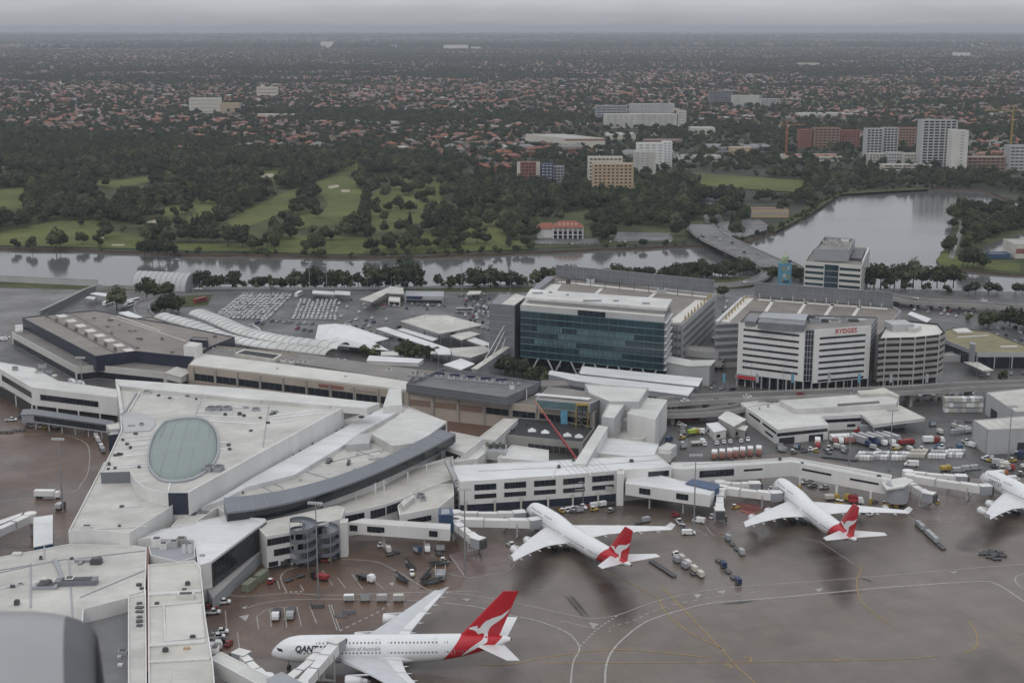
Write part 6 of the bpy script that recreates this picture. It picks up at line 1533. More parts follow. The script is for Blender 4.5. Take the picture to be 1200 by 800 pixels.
# lake office
lk=Bld('lake_office','pale office block with teal window bands by the lake',[(943,306),(1010,311),(1019.5,290),(957,286)],24,0,wall='offwhite_roof',roof='roof_taupe',par=.9)
for k in range(5):
 lk.band(0,19.6-k*4.1,21.4-k*4.1,.02,.34,'teal_glass',6,mm='dark_steel');lk.band(0,19.6-k*4.1,21.4-k*4.1,.62,.98,'teal_glass',6,mm='dark_steel');lk.band(1,19.8-k*4.1,21.0-k*4.1,.02,.98,'dark_glass',8)
lk.band(0,.5,22.8,.36,.60,'teal_glass',4,mm='dark_steel')
for k in range(5):lk.band(0,18.2-k*4.1,18.7-k*4.1,.36,.60,'grey_panel',name='floor_edge',proud=.2)
ph=PP([(954.5,291.5),(995,292.5),(1002,279.5),(965.5,277)],32);mb=MB();mb.prism([(p.x,p.y)for p in ph],23.4,32,top=False);q=[(p.x,p.y)for p in ph];q=q[::1 if area2(q)>0 else-1];iq=inset(q,.6);mb.add([(x,y,32)for x,y in q]+[(x,y,32)for x,y in iq]+[(x,y,30)for x,y in iq],[(i,(i+1)%4,4+(i+1)%4,4+i)for i in range(4)]+[(4+i,4+(i+1)%4,8+(i+1)%4,8+i)for i in range(4)]);mb.build('penthouse','grey_panel',lk.t,lk.o)
mb=MB();mb.add([(x,y,30)for x,y in iq],[(0,1,2,3)]);mb.build('penthouse_roof','roof_grey',lk.t,lk.o)
for x,y,w,d_,h in((968,285,6,4,2),(976,284,5,3,2.4),(985,287,6,4,1.6),(978,289,8,2,1),(990,283,5,4,2),(973,280.5,6,2,1.4)):lk.unit(x,y,w,d_,h,random.choice(['white_cladding','light_grey_wall','grey_panel']),z=30)
lk.slab([(997,302),(1010,303),(1014,292),(1002,291)],23,25,'dark_steel','roof_plant');lk.strip([(1011,308),(1018,292)],1.2,1.4,'white_membrane')
# blue tower with a dome
p=P(919,333,0);t=thing('dome_tower','slim blue and yellow painted tower with a pale dome by the bridge ramp','tower',(p.x,p.y,0),.15)
mb=MB();mb.box((0,0,8),(8.2,6,16));mb.build('shaft','cyan_paint',t)
for x,z,w,h,m_ in((-1.8,12,1.6,3,'yellow_paint'),(1.6,12.5,1.4,2.4,'cream_render'),(-1.2,7,2,2.4,'cream_render'),(2,6,1.6,3,'yellow_paint'),(0,2.5,5,1.6,'blue_paint'),(-2.6,3.4,1,3,'yellow_paint')):mb=MB();mb.box((x,-3.03,z),(w,.12,h));mb.build('painted_panel',m_,t)
mb=MB();mb.box((0,0,17.2),(6,5,2.4));mb.tube([(0,0,18.4),(0,0,20.5),(0,0,21.8),(0,0,22.4)],[2.8,2.4,1.2,.1],14);mb.build('dome','copper_green',t)
mb=MB();mb.box((2.6,-1.6,17.5),(2.4,3,1.6));mb.build('porch','navy_paint',t);mb=MB();mb.tube([(0,0,22),(0,0,25.5)],.12,6);mb.build('spire','steel',t)
# road bridge over the river
def viaduct(name,label,pix,w,z0,z1=None,par=1.1,deck='road_asphalt',thick=1.2,piers=0,cat='bridge',wallm='concrete'):
 z1=z0 if z1 is None else z1;n=len(pix);pts=[P(x,y,z0+(z1-z0)*i/(n-1))for i,(x,y)in enumerate(pix)];pts=smooth_line(pts,6)
 t=thing(name,label,cat,(pts[0].x,pts[0].y,0));o=(pts[0].x,pts[0].y,0);U=[]
 for i,p in enumerate(pts):a=pts[min(i+1,len(pts)-1)]-pts[max(i-1,0)];a.z=0;a.normalize();U.append(Vector((-a.y,a.x,0)))
 h=w/2;Z=Vector((0,0,1));mb=MB()
 mb.grid([[p-u*h,p-u*h-Z*thick,p+u*h-Z*thick,p+u*h]for p,u in zip(pts,U)]);mb.build('girder',wallm,t,o)
 mb=MB();mb.grid([[p+u*h*s+Z*.02 for s in(-1,1)]for p,u in zip(pts,U)]);mb.build('deck',deck,t,o)
 for s in(-1,1):
  mb=MB();mb.grid([[p+u*s*(h+.0)+Z*-.2,p+u*s*(h)+Z*par,p+u*s*(h-.4)+Z*par,p+u*s*(h-.4)]for p,u in zip(pts,U)]);mb.build('parapet',wallm,t,o)
 mb=MB()
 for q in(-.28,.28):
  for i in range(0,len(pts)-1,2):ribb=[pts[i]+U[i]*h*q+Z*.05,pts[i].lerp(pts[i+1],.6)+U[i]*h*q+Z*.05];mb.beam(ribb[0],ribb[1],.2,.01)
 mb.build('lane_marking','white_line',t,o)
 for k in range(piers):
  i=int((k+.5)/piers*(len(pts)-1));p=pts[i];mb=MB();mb.box((p.x,p.y,(p.z-thick-4)/2),(w*.5,1.6,p.z-thick+4),math.atan2(U[i].y,U[i].x));mb.build('pier',wallm,t,o)
 return t
viaduct('road_bridge','wide road bridge crossing the river towards the far bank',[(818,263),(834,276),(858,288),(882,299),(912,313)],27,6,6,piers=5,thick=1.8)
viaduct('approach_ramp','curved road ramp winding from the river bridge past the grass verge',[(905,307),(897,322),(880,330),(850,334),(820,333)],9,4,1,par=.9)
viaduct('approach_ramp','curved ramp around the lake side of the bridge end',[(898,303),(925,308),(945,322),(960,336)],9,4,2,par=.9)
viaduct('elevated_road','long elevated airport road passing in front of the hotel',[(775,471),(820,467.5),(868,465),(950,461.5),(1050,457.5),(1135,452.5),(1200,450.5),(1270,448)],11.5,8,8,piers=9,cat='elevated road')
viaduct('elevated_road','lower concrete ramp under the elevated airport road',[(770,484),(800,484.5),(845,481),(900,472)],8,4.5,6,piers=2,cat='elevated road')
viaduct('elevated_road','concrete viaduct along the lake side road at the right',[(1035,346),(1080,353),(1140,356),(1200,361),(1290,367)],14,5,4,piers=5,cat='elevated road')
viaduct('approach_ramp','curved ramp with pale walls behind the brown hall',[(205,346),(186,349.5),(170,355),(166,362),(172,371),(195,383),(215,390)],10,5,6,par=1.2)
# seawall, blast fence
def wall_thing(name,label,pix,h,th,m,cat='wall',z=0):
 pts=PP(pix,z);t=thing(name,label,cat,(pts[0].x,pts[0].y,z));mb=MB()
 for a,b in zip(pts,pts[1:]):mb.beam(a,b,th,h)
 mb.build('panel',m,t,(pts[0].x,pts[0].y,z));mb=MB()
 for a,b in zip(pts,pts[1:]):mb.beam(a+Vector((0,0,h)),b+Vector((0,0,h)),th+.2,.25)
 mb.build('coping','concrete',t,(pts[0].x,pts[0].y,z));return t
wall_thing('seawall','pale concrete seawall along the river at the far left',[(-300,328),(0,330),(114.5,335.5)],4.6,.8,'light_grey_wall')
wall_thing('blast_fence','dark slanting blast fence beside the far left apron',[(48,372),(75,359),(100,346),(112,342)],4.5,1.4,'dark_concrete','fence')
wall_thing('blast_fence','low grey barrier wall at the far left corner of the brown hall',[(112,341),(140,338),(165,340)],2.5,.6,'concrete','fence')
wall_thing('perimeter_fence','long low fence along the near river bank verge',[(238,339),(350,339.5),(480,338.5),(640,335.5)],1.6,.2,'grey_panel','fence')
# arched hangar
def vault(name,label,pts,w,rise,z0,m,rib=None,ribn=0,cat='canopy',ends=None,wallh=0,truss=None,group=None,dark=None):
 pts=smooth_line([Vector((p.x,p.y,0))for p in pts],5);t=thing(name,label,cat,(pts[0].x,pts[0].y,0),0,group);o=(pts[0].x,pts[0].y,0);rows=[];U=[]
 for i,p in enumerate(pts):a=pts[min(i+1,len(pts)-1)]-pts[max(i-1,0)];a.z=0;a.normalize();U.append(Vector((-a.y,a.x,0)))
 prof=[(math.cos(math.pi*k/10),math.sin(math.pi*k/10))for k in range(11)]
 mb=MB();mb.grid([[p+u*w/2*c+Vector((0,0,z0+rise*s))for c,s in prof]for p,u in zip(pts,U)]);mb.build('roof',m,t,o,smooth=True)
 if rib:
  S=sub(pts,(sum((b-a).length for a,b in zip(pts,pts[1:])))/ribn);mb=MB()
  for i,p in enumerate(S):
   j=min(range(len(pts)),key=lambda q:(pts[q]-p).length);u=U[j];mb.tube([p+u*(w/2+.05)*c+Vector((0,0,z0+(rise+.1)*s))for c,s in prof],.22,4)
  mb.build('rib',rib,t,o)
 if ends:
  for i in(0,len(pts)-1):mb=MB();p,u=pts[i],U[i];mb.add([p+u*w/2*.97*c+Vector((0,0,z0+rise*.97*s))for c,s in prof]+([p-u*w/2*.97,p+u*w/2*.97]if z0>0 else[]),[tuple(range(11+(2 if z0>0 else 0)))]);mb.build('end_wall',ends,t,o)
 if truss:
  for sd in(-1,1):
   mb=MB();S=sub(pts,5.0)
   for k in range(len(S)-1):
    j=min(range(len(pts)),key=lambda q:(pts[q]-S[k]).length);u=U[j]*sd*w/2;a,b=S[k]+u,S[k+1]+u
    mb.beam(a+Vector((0,0,z0)),b+Vector((0,0,z0)),.25,.25);mb.beam(a+Vector((0,0,z0-2.6)),b+Vector((0,0,z0-2.6)),.25,.25);mb.beam(a+Vector((0,0,z0-2.4)),b+Vector((0,0,z0)),.15,.15);mb.beam(a+Vector((0,0,z0)),b+Vector((0,0,z0-2.4)),.15,.15)
    if k%2==0:mb.tube([(a.x,a.y,0),(a.x,a.y,z0)],.18,5)
   mb.build('truss',truss,t,o)
 return t
vault('arched_hangar','pale arched hangar on the river bank at the left',[P(163,335.5),P(195,337),P(226,338.5)],24,11.5,0.0,'light_grey_wall','grey_panel',7,'hangar','grey_panel')
VA='vaulted canopies over the forecourt'
vault('vaulted_canopy','nearer white vaulted canopy behind the brown hall',[P(x,y,8)for x,y in((190,369),(226,379),(262,393),(300,401.5),(350,407.5),(388,412))],12,2.3,7,'white_membrane','grey_panel',24,truss='light_grey_wall',group=VA)
vault('vaulted_canopy','farther white vaulted canopy beside the hire car park',[P(x,y,9)for x,y in((232,365),(256,374),(281,385),(311,393),(346,398.5),(402,405))],13,2.5,8,'white_membrane','grey_panel',24,truss='light_grey_wall',group=VA)
def tent(label,verts,faces,posts,m='bright_membrane'):
 V=[P(x,y,z)for x,y,z in verts];t=thing('tensile_canopy',label,'canopy',(V[0].x,V[0].y,0),0,'white canopies of the forecourt');o=(V[0].x,V[0].y,0)
 mb=MB();mb.add(V,faces);mb.add([v-Vector((0,0,.25))for v in V],[f[::-1]for f in faces]);mb.build('membrane',m,t,o)
 mb=MB()
 for i in posts:v=V[i];mb.tube([(v.x,v.y,0),(v.x,v.y,v.z+(1.5 if v.z>9 else 0))],.2,6)
 mb.build('post','steel',t,o)
tent('large white peaked tent roof beside the hire cars',[(373,380.5,8),(368,402,5),(420,407,5),(456,410.5,5),(439,401,6),(456,396.5,5),(410,381,7),(393,379,12),(395,395,9)],[(0,1,8,7),(1,2,8),(2,3,4,8),(4,5,7,8),(5,6,7)],[0,1,3,5,7])
tent('small white peaked tent roof beside the farther vaulted canopy',[(283,384,6),(308,390,6),(304,384,6),(294,378,11)],[(0,1,3),(1,2,3),(2,0,3)],[0,1,3])
for lab,pix,z,m_ in(('long bent white canopy strip right of the peaked tent',[(441,385),(452,383),(527,408.5),(528,415),(514,415),(509,408)],6,'bright_membrane'),('thin straight white canopy strip above the bent one',[(466,386),(472,384.5),(513,396.5),(507,399)],6,'bright_membrane'),('broad cream kite-shaped roof among the car park canopies',[(470,376),(497,369),(524,369.5),(566,380.5),(516,390.5)],9,'cream_membrane'),('small kite-shaped white canopy left of the glass office',[(528,393),(546,387),(562,391),(541,398)],7,'cream_membrane'),('narrow white canopy pointing at the glass office corner',[(541,396),(553,394),(576,403),(572,407)],6,'white_membrane'),('four-sided white canopy in front of the glass office corner',[(528,408),(571,405),(575,411),(552,418.5),(531,416)],6,'cream_membrane'),('white canopy roof beside the footbridge foot',[(520,427),(540,420),(556,426),(540,433)],6,'bright_membrane'),('white strip canopy behind the trees of the forecourt',[(505,411),(525,411),(526,414),(505,414)],5,'white_membrane'),('low white canopy left of the forecourt trees',[(447,412),(466,411),(466,416),(447,416)],5,'white_membrane'),('bent cream canopy of the rental car office',[(422,350.5),(436,353.5),(453,343),(473,344),(472,337),(458,335.5)],6,'cream_membrane'),('white canopy roof left of the rental car rows',[(366,343.5),(391,345),(391,341.5),(367,340)],4,'white_membrane'),('white canopy roof right of the small white one',[(392,344.5),(410,345.5),(410,341.5),(393,340.5)],4.5,'white_membrane'),('white flat canopy over the bus stop at the far left',[(106,344),(129,348),(131,344.5),(112,342.5)],5,'bright_membrane'),('small white canopy at the far left bus stop',[(100,349),(110,350.5),(112,348),(104,347)],4.5,'white_membrane'),('white canopy beside the parked coaches at the left',[(138,356),(148,357),(150,352),(141,351)],4.5,'white_membrane'),('cream canopy at the near river bank parking',[(547,345),(562,344),(564,341),(550,341)],4,'cream_membrane')):
 b=Bld('canopy',lab,pix,z,z-.9,roof=m_,wall='light_grey_wall',par=0,cat='canopy',group='white canopies of the forecourt')
 for k in range(len(pix)):q=b.p[k];mb=MB();mb.tube([(q.x,q.y+.5,0),(q.x,q.y+.5,z-.8)],.18,6);mb.build('post','steel',b.t,b.o)
b=Bld('rental_office','long low grey rental office with a dark sign strip',[(474,346.5),(520,347.5),(520,341),(476,340.5)],5,0,wall='grey_panel',roof='grey_panel',par=.3);b.band(0,2.8,4.8,.05,.45,'navy_paint',name='sign');b.band(0,2.8,4.8,.47,.97,'light_grey_wall',name='sign');b.band(0,.3,2.2,.05,.95,'dark_glass',14)
b=Bld('rental_kiosk','small white kiosk under the bent cream canopy',[(455,352),(469,353),(469,348),(456,347)],3.5,0,wall='offwhite_roof',roof='white_membrane',par=.2);b.band(0,.6,2.6,.1,.9,n=5)
# cable-stayed footbridge
A,B=P(556,433,10),P(609,397,13);t=thing('footbridge','white cable-stayed footbridge leaning towards the glass office','footbridge',(A.x,A.y,0));o=(A.x,A.y,0)
mb=MB();mb.beam(A,B,3.6,.5);mb.build('deck','warm_white',t,o);mb=MB();mb.beam(A-Vector((0,0,2.8)),B-Vector((0,0,2.8)),3.0,2.6);mb.build('glazed_passage','grey_panel',t,o)
g=P(603,397,13);mb=MB();mb.tube([(g.x,g.y,8),(g.x,g.y,35)],.55,8);mb.build('mast','white_cladding',t,o)
for k,u in enumerate((.15,.35,.55,.72)):q=A.lerp(B,u);mb=MB();mb.tube([(g.x,g.y,31-k*2),(q.x,q.y,q.z)],.22,5);mb.build('stay_cable','white_cladding',t,o)
for k,u in enumerate((.75,.85)):q=A.lerp(B,u);mb=MB();mb.tube([(q.x,q.y,q.z),(q.x+4,q.y-3,0)],.3,6);mb.build('strut','light_grey_wall',t,o)
# butterfly-roofed building
bt=thing('butterfly_pavilion','white pavilion with a butterfly roof between the glass office and the hotel','building',P(808,432,0));o=tuple(bt.location)
q=[P(777,423,11.5),P(807,429,9.5),P(833,428,11.5),P(839.5,421.5,11.5),P(811,422,9.5),P(783,416.5,11.5)]
mb=MB();mb.add(q+[v-Vector((0,0,.5))for v in q],[(0,1,4,5),(1,2,3,4),(7,6,11,10),(8,7,10,9)]+[(i,6+i,6+(i+1)%6,(i+1)%6)for i in range(6)]);mb.build('roof','white_membrane',bt,o)
w_=[(v.x,v.y)for v in q];c=(sum(x for x,_ in w_)/6,sum(y for _,y in w_)/6);w2=[(c[0]+(x-c[0])*.94,c[1]+(y-c[1])*.94)for x,y in w_]
mb=MB();mb.prism(w2,0,[10.9,9.0,10.9,10.9,9.0,10.9],top=False);mb.build('wall','light_grey_wall',bt,o)
# freight building
fb_=Bld('freight_hall','wide white freight building with a stepped roof',[(868,472),(911,503),(971,497),(962,487.5),(1010,485),(1053,476),(1054,464),(1036,455),(1005,457),(1005,462),(914,466)],7.2,0,roof='white_membrane',par=.5)
fb_.slab([(914,469),(932,479),(1050,473),(1054,464),(1036,455.5),(1005,457.5),(1005,462)],6.5,9.3,'white_membrane','upper_roof');fb_.slab([(1005,459),(1008,462),(1042,460.5),(1053,464.5),(1054,463),(1036,454)],9.3,10.8,'warm_white','parapet_box')
fb_.band(0,4.6,5.6,.25,.55);fb_.band(0,4.6,5.6,.62,.98);fb_.band(0,4.6,5.4,.06,.14);fb_.band(0,1.8,2.8,.7,.9);fb_.band(1,3.9,5.4,.0,.98,'dark_glass',12);fb_.band(1,.05,3.0,.04,.34,'shadow_gap',name='vehicle_door');fb_.band(1,.05,3.0,.62,.90,'shadow_gap',name='vehicle_door');fb_.band(3,3.9,5.4,.0,.98,'dark_glass',10);fb_.band(3,.05,2.6,.65,.85,'shadow_gap',name='vehicle_door')
fb_.fans([(900,477),(940,470),(968,466),(985,464),(890,480),(1000,466),(1031,468)],m='light_grey_wall');fb_.strip([(982,475.5),(1030,472)],1.2,1.0,'roof_grey','rooflight',z=9.3);fb_.unit(905,470,6,2,.5,'roof_grey',z=7)
fc=Bld('loading_canopy','white canopy roof over the lorry dock of the freight building',[(1010,485),(1024,497.5),(1084,489.5),(1053.5,474.5)],7.3,5.9,roof='cream_membrane',par=0,cat='canopy')
for k in range(4):q=fc.p[k];mb=MB();mb.tube([(q.x,q.y,0),(q.x,q.y,6)],.3,6);mb.build('post','steel',fc.t,fc.o)
s1=Bld('cargo_shed','nearer pale cargo shed with one dark gate at the right edge',[(1141,492),(1158,503),(1290,499),(1290,482),(1200,487)],11.5,0,wall='light_grey_wall',roof='cream_membrane',par=.3);s1.band(1,.05,5,.27,.36,'shadow_gap',name='vehicle_door');s1.band(0,0,11.5,.93,1.0,'grey_panel',name='corner_panel');s1.seams(1,12)
s2=Bld('cargo_shed','farther pale cargo shed with a doorway in its side wall',[(1156,459.5),(1190,482),(1290,480),(1290,452),(1200,455)],11,0,wall='light_grey_wall',roof='cream_membrane',par=.3);s2.band(0,.05,5,.2,.42,'shadow_gap',name='vehicle_door')
for lab,pix,zt,rf in(('beige site hut with a pale roof beside the freight building',[(842,489),(860,499),(874,491),(852,481)],6,'white_membrane'),('small white portable cabin with a flat roof near the parked vans',[(828,496),(837,506),(851,503),(841,494.5)],4,'bright_membrane'),('low beige cabin stack below the site hut',[(860,501),(873,504),(876,499),(864,497)],4,'offwhite_roof')):
 b=Bld('site_cabin',lab,pix,zt,0,wall='concrete' if 'beige' in lab else 'white_cladding',roof=rf,par=0);b.band(0,1,2.4,.2,.4);b.band(1,1,2.4,.2,.5)
 # olive-roofed terminal at the right
ol=Bld('coach_station','flat olive-roofed building at the right beyond the elevated road',[(1108,398),(1145,413),(1290,413),(1290,402),(1200,404),(1159,388),(1116,384),(1107,387)],9,0,wall='dark_glass',roof='olive_roof',par=.4)
ol.band(1,6.5,9.05,0,1,'light_grey_wall',name='fascia');ol.band(0,6.8,9.05,0,1,'grey_panel',name='fascia');ol.posts(1,0,6.5,8,.35,'light_grey_wall',out=.5);ol.strip([(1122,396),(1158,394)],1.2,.8,'offwhite_roof','rooflight');ol.strip([(1172,407),(1192,406.5)],2,.6,'offwhite_roof','rooflight');ol.slab([(1116,385.5),(1122,389),(1140,388.5),(1132,384)],8.8,10,'offwhite_roof','roof_plant')
b=Bld('blade_sign','tall grey slab pylon beside the olive-roofed building',[(1136.5,402),(1143,404),(1143.5,401.5),(1137,400)],15,0,wall='grey_panel',roof='grey_panel',par=.1,cat='pylon')
Bld('canopy','white slanted canopy at the foot of the grey pylon',[(1130,424),(1152,434),(1164,433.5),(1146,424)],5,4.3,roof='cream_membrane',par=0,cat='canopy')
b=Bld('trailer_shed','long white shed roof on the car park right of the hotel',[(1064,368),(1086,377.5),(1091,373.5),(1068,365)],4.5,0,wall='grey_panel',roof='bright_membrane',par=0)
b=Bld('curved_wall','pale curved retaining wall beside the coach station',[(1106,416),(1126,416),(1129,411),(1128,410),(1108,413)],4,0,wall='light_grey_wall',roof='concrete',par=.6,cat='wall')
# billboard by the river
p=P(470,339,0);t=thing('billboard','square dark blue billboard on two posts by the river bank','billboard',(p.x,p.y,0));mb=MB();mb.box((0,0,9.5),(9.2,.5,10));mb.build('frame','light_grey_wall',t);mb=MB();mb.box((0,-.3,9.5),(8.2,.15,9));mb.build('poster','navy_paint',t);mb=MB();mb.box((.2,-.42,9.8),(1.8,.1,3.4));mb.build('poster_figure','brick_red',t);mb=MB();[mb.tube([(x,.3,0),(x,.3,8)],.2,6)for x in(-3,3)];mb.build('post','steel',t)
# far buildings
def mid(name,label,x0,x1,yb,yt,depth,wall='cream_render',roof='roof_sheet_pale',fl=0,nw=0,win='dark_glass',mm=None,mw=1.2,wr=(.03,.97),group=None,cat='building',hw=1.5,skew=0.0):
 A,B=P(x0,yb),P(x1,yb);z=zsolve(x0,yb,yt);d=(B-A).normalized();s_=Vector((-d.y,d.x,0))*depth;s_+=d*skew
 b=Bld(name,label,None,z,0,wall,roof,par=.9,cat=cat,group=group,world=[A,B,B+s_,A+s_])
 if fl:
  h=(z-1.5)/fl
  for k in range(fl):b.band(0,1.0+k*h+h*.3,1.0+k*h+h*.3+min(hw,h*.6),wr[0],wr[1],win,nw,mm=mm or wall,mw=mw)
 return b
b=mid('apartment_tower','tan apartment tower with a grid of dark windows across the river',694,742,229,192,18,'tan_render','roof_sheet_pale',9,9,mw=2.4,cat='apartment tower');b.slab([(690,190),(733,190),(731,184),(693,184)],b.zt-1,b.zt+3,'cream_render','penthouse')if False else None
mid('apartment_tower','pale apartment slab half hidden behind the tan tower',690,731,226,186,14,'cream_render','roof_sheet_pale',9,8,mw=1.5,cat='apartment tower').t.location.y+=22
b=mid('apartment_tower','red brick apartment block with white edges left of the tan tower',606,632,221,190,16,'brick_red','roof_sheet_grey',8,6,mw=2.0,cat='apartment tower');b.band(0,0,b.zt,-.01,.14,'cream_render',name='edge_bay',proud=.5);b.band(0,0,b.zt,.86,1.03,'cream_render',name='edge_bay',proud=.5)
mid('apartment_tower','dark blue-grey apartment block joined to the red brick one',634,648,222,192,16,'navy_paint','roof_sheet_grey',8,3,win='light_grey_wall',mw=1.5,cat='apartment tower');mid('apartment_tower','grey balconied apartment block right of the dark blue one',648.5,661,221,195,14,'grey_panel','roof_sheet_grey',7,3,cat='apartment tower')
mid('apartment_tower','lower white apartment tower with stepped top behind the tan tower',743,768,204,178,20,'warm_white','roof_sheet_pale',8,4,'grey_panel',mw=3.5,cat='apartment tower');mid('apartment_tower','taller white apartment tower behind the stepped one',746,778,199,168,18,'white_cladding','roof_sheet_pale',9,4,'grey_panel',mw=4,cat='apartment tower');mid('apartment_tower','narrow white tower at the right of the white pair',776,787,196,166,18,'white_cladding','roof_sheet_pale',9,2,'grey_panel',mw=2.5,cat='apartment tower')
mid('apartment_block','long white balconied apartment block in front of a dark one',708,793,150,134,30,'warm_white','roof_sheet_pale',6,12,'grey_panel',mw=3,cat='apartment block');mid('apartment_block','dark upper apartment block behind the long white one',698,735,140,124,25,'grey_panel','roof_sheet_grey',5,6,cat='apartment block');mid('apartment_block','pale upper apartment block behind the long white one',738,790,139,122,25,'light_grey_wall','roof_sheet_pale',6,10,'grey_panel',mw=3,cat='apartment block');mid('apartment_block','small white apartment block at the right of the long white one',794,804,150,130,25,'warm_white','roof_sheet_pale',6,2,'grey_panel',cat='apartment block')
b=mid('big_store','large store with a pale roof and a red band',662,709,176,162,90,'cream_render','roof_sheet_pale',cat='store',skew=-60);b.band(0,b.zt-4,b.zt-1.5,0,1,'brick_red',name='band');b=mid('big_store','low white store wing left of the red banded store',643,676,170,161,60,'warm_white','roof_sheet_pale',cat='store');mid('big_store','cream roofed store right of the red banded store',710,745,164,158,60,'cream_render','roof_sheet_pale',cat='store')
mid('apartment_tower','white and grey balconied tower at the left of the right-hand group',1014,1033,190,151,20,'light_grey_wall','roof_sheet_grey',12,4,'dark_glass',mw=1.6,hw=2.0,cat='apartment tower');mid('apartment_tower','grey balconied tower joined to the white and grey one',1033.5,1051,188,150,18,'light_grey_wall','roof_sheet_grey',12,4,'dark_glass',mw=1.4,hw=2.0,cat='apartment tower')
mid('apartment_tower','tallest tower of the right-hand group with dark glass balconies',1078,1119,198,141,24,'light_grey_wall','roof_sheet_grey',17,6,'dark_glass',mw=1.8,hw=2.1,cat='apartment tower');mid('apartment_tower','blank white slab tower against the tallest tower',1113,1132,206,153,20,'offwhite_roof','roof_sheet_pale',14,1,'grey_panel',wr=(.5,.75),cat='apartment tower')
for x0,x1,yb,yt,lb,wl_,fl in((1018,1038,194,180,'low white terrace block left in the row before the tall tower','warm_white',4),(1040,1057,195,179,'low grey terrace block in the row before the tall tower','light_grey_wall',4),(1058,1078,196,180,'low white terrace block right in the row before the tall tower','warm_white',4),(1034,1092,200,193,'long pale podium below the tall tower','cream_render',2)):mid('terrace_block',lb,x0,x1,yb,yt,18,wl_,'roof_sheet_pale',fl,5,'dark_glass',mw=2,cat='apartment block')
mid('apartment_block','tan and brick apartment block right of the white slab tower',1132,1178,204,184,20,'brick_brown','roof_sheet_pale',5,8,cat='apartment block');mid('apartment_block','pale concrete block at the right edge beyond the lake',1182,1215,200,171,24,'light_grey_wall','roof_sheet_grey',7,6,cat='apartment block')
for x0,x1,yt,lb,wl_ in((936,951,152,'orange brick apartment block, left in its row','brick_red'),(953,984,150,'tan brick apartment block, middle of its row','brick_brown'),(985,1007,153,'red brick apartment block, right in its row','brick_red'),(1052,1076,150,'brown brick apartment block between two pale towers','brick_brown')):mid('apartment_block',lb,x0,x1,174,yt,20,wl_,'terracotta',7,6,mw=2,cat='apartment block')
mid('apartment_block','dark grey apartment block beside a distant white one',831,858,122,107,25,'louvre_grey','roof_sheet_grey',5,6,cat='apartment block');mid('apartment_block','white apartment block right of the distant dark grey one',858,889,124,112,25,'warm_white','roof_sheet_pale',5,8,'grey_panel',cat='apartment block');mid('apartment_block','white blue-edged block right of the distant white one',891,914,126,116,25,'light_grey_wall','roof_sheet_pale',4,5,cat='apartment block')
mid('office_block','pale low office block with dark strips in the left suburb',222,258,133,115,25,'cream_render','roof_sheet_pale',4,1,'grey_panel',cat='office');mid('office_block','lower right wing of the pale suburban office',258,280,133,121,25,'tan_render','roof_sheet_pale',3,1,'grey_panel',cat='office')
b=mid('church','pale yellow church tower block on the left hillside',301,325,115,102,20,'cream_render','terracotta',3,4,cat='church');b.unit(308,103,9,8,9,'cream_render','tower',z=b.zt-.9);b.unit(318,103,6,6,5,'cream_render','tower',z=b.zt-.9)
for x0,x1,yb,yt,dp,wl_,rf,lb in((830,905,178,172,60,'grey_panel','roof_sheet_grey','long grey warehouse behind the ochre shop'),(856,881,182,173,25,'tan_render','roof_sheet_pale','ochre fronted shop near the sports field'),(920,986,189,183,40,'cream_render','terracotta','red roofed warehouse near the sports field'),(936,1000,139,133,40,'warm_white','roof_sheet_pale','white warehouse below the park grass'),(700,790,185,178,40,'light_grey_wall','roof_sheet_grey','grey warehouse behind the white towers'),(795,845,190,183,30,'warm_white','roof_sheet_pale','white shed beside the grey warehouse'),(810,838,158,150,40,'warm_white','roof_sheet_pale','white hall on the far hillside'),(755,800,172,164,30,'brick_brown','roof_sheet_grey','brown workshop behind the white towers'),(450,475,57,53,80,'white_cladding','roof_sheet_pale','far white shed, first of the row on the horizon'),(484,497,57,54,80,'white_cladding','roof_sheet_pale','far white shed, second of the row on the horizon'),(520,548,58,53,90,'white_cladding','roof_sheet_pale','far white shed, widest of the row on the horizon'),(552,563,58,55,80,'white_cladding','roof_sheet_pale','far white shed, last of the row on the horizon'),(1120,1137,67,62,80,'white_cladding','roof_sheet_pale','far white hall in the right distance'),(1135,1152,55,51,100,'white_cladding','roof_sheet_pale','far white shed close to the right horizon'),(376,390,57,49,60,'white_cladding','roof_sheet_pale','far white block in the left distance'),(936,960,78,74,60,'cream_render','roof_sheet_pale','far cream hall in the middle distance'),(300,345,140,134,30,'warm_white','roof_sheet_pale','white shop row beside the suburban road'),(85,104,172,167,20,'cream_render','roof_sheet_pale','pale shed in the trees at the left'),(425,470,148,143,30,'warm_white','roof_sheet_pale','white shops in the middle of the suburb'),(575,600,152,147,25,'cream_render','roof_sheet_grey','cream hall in the middle of the suburb')):
 mid('warehouse',lb,x0,x1,yb,yt,dp,wl_,rf,1 if yb>120 else 0,5,hw=1.2,cat='warehouse')
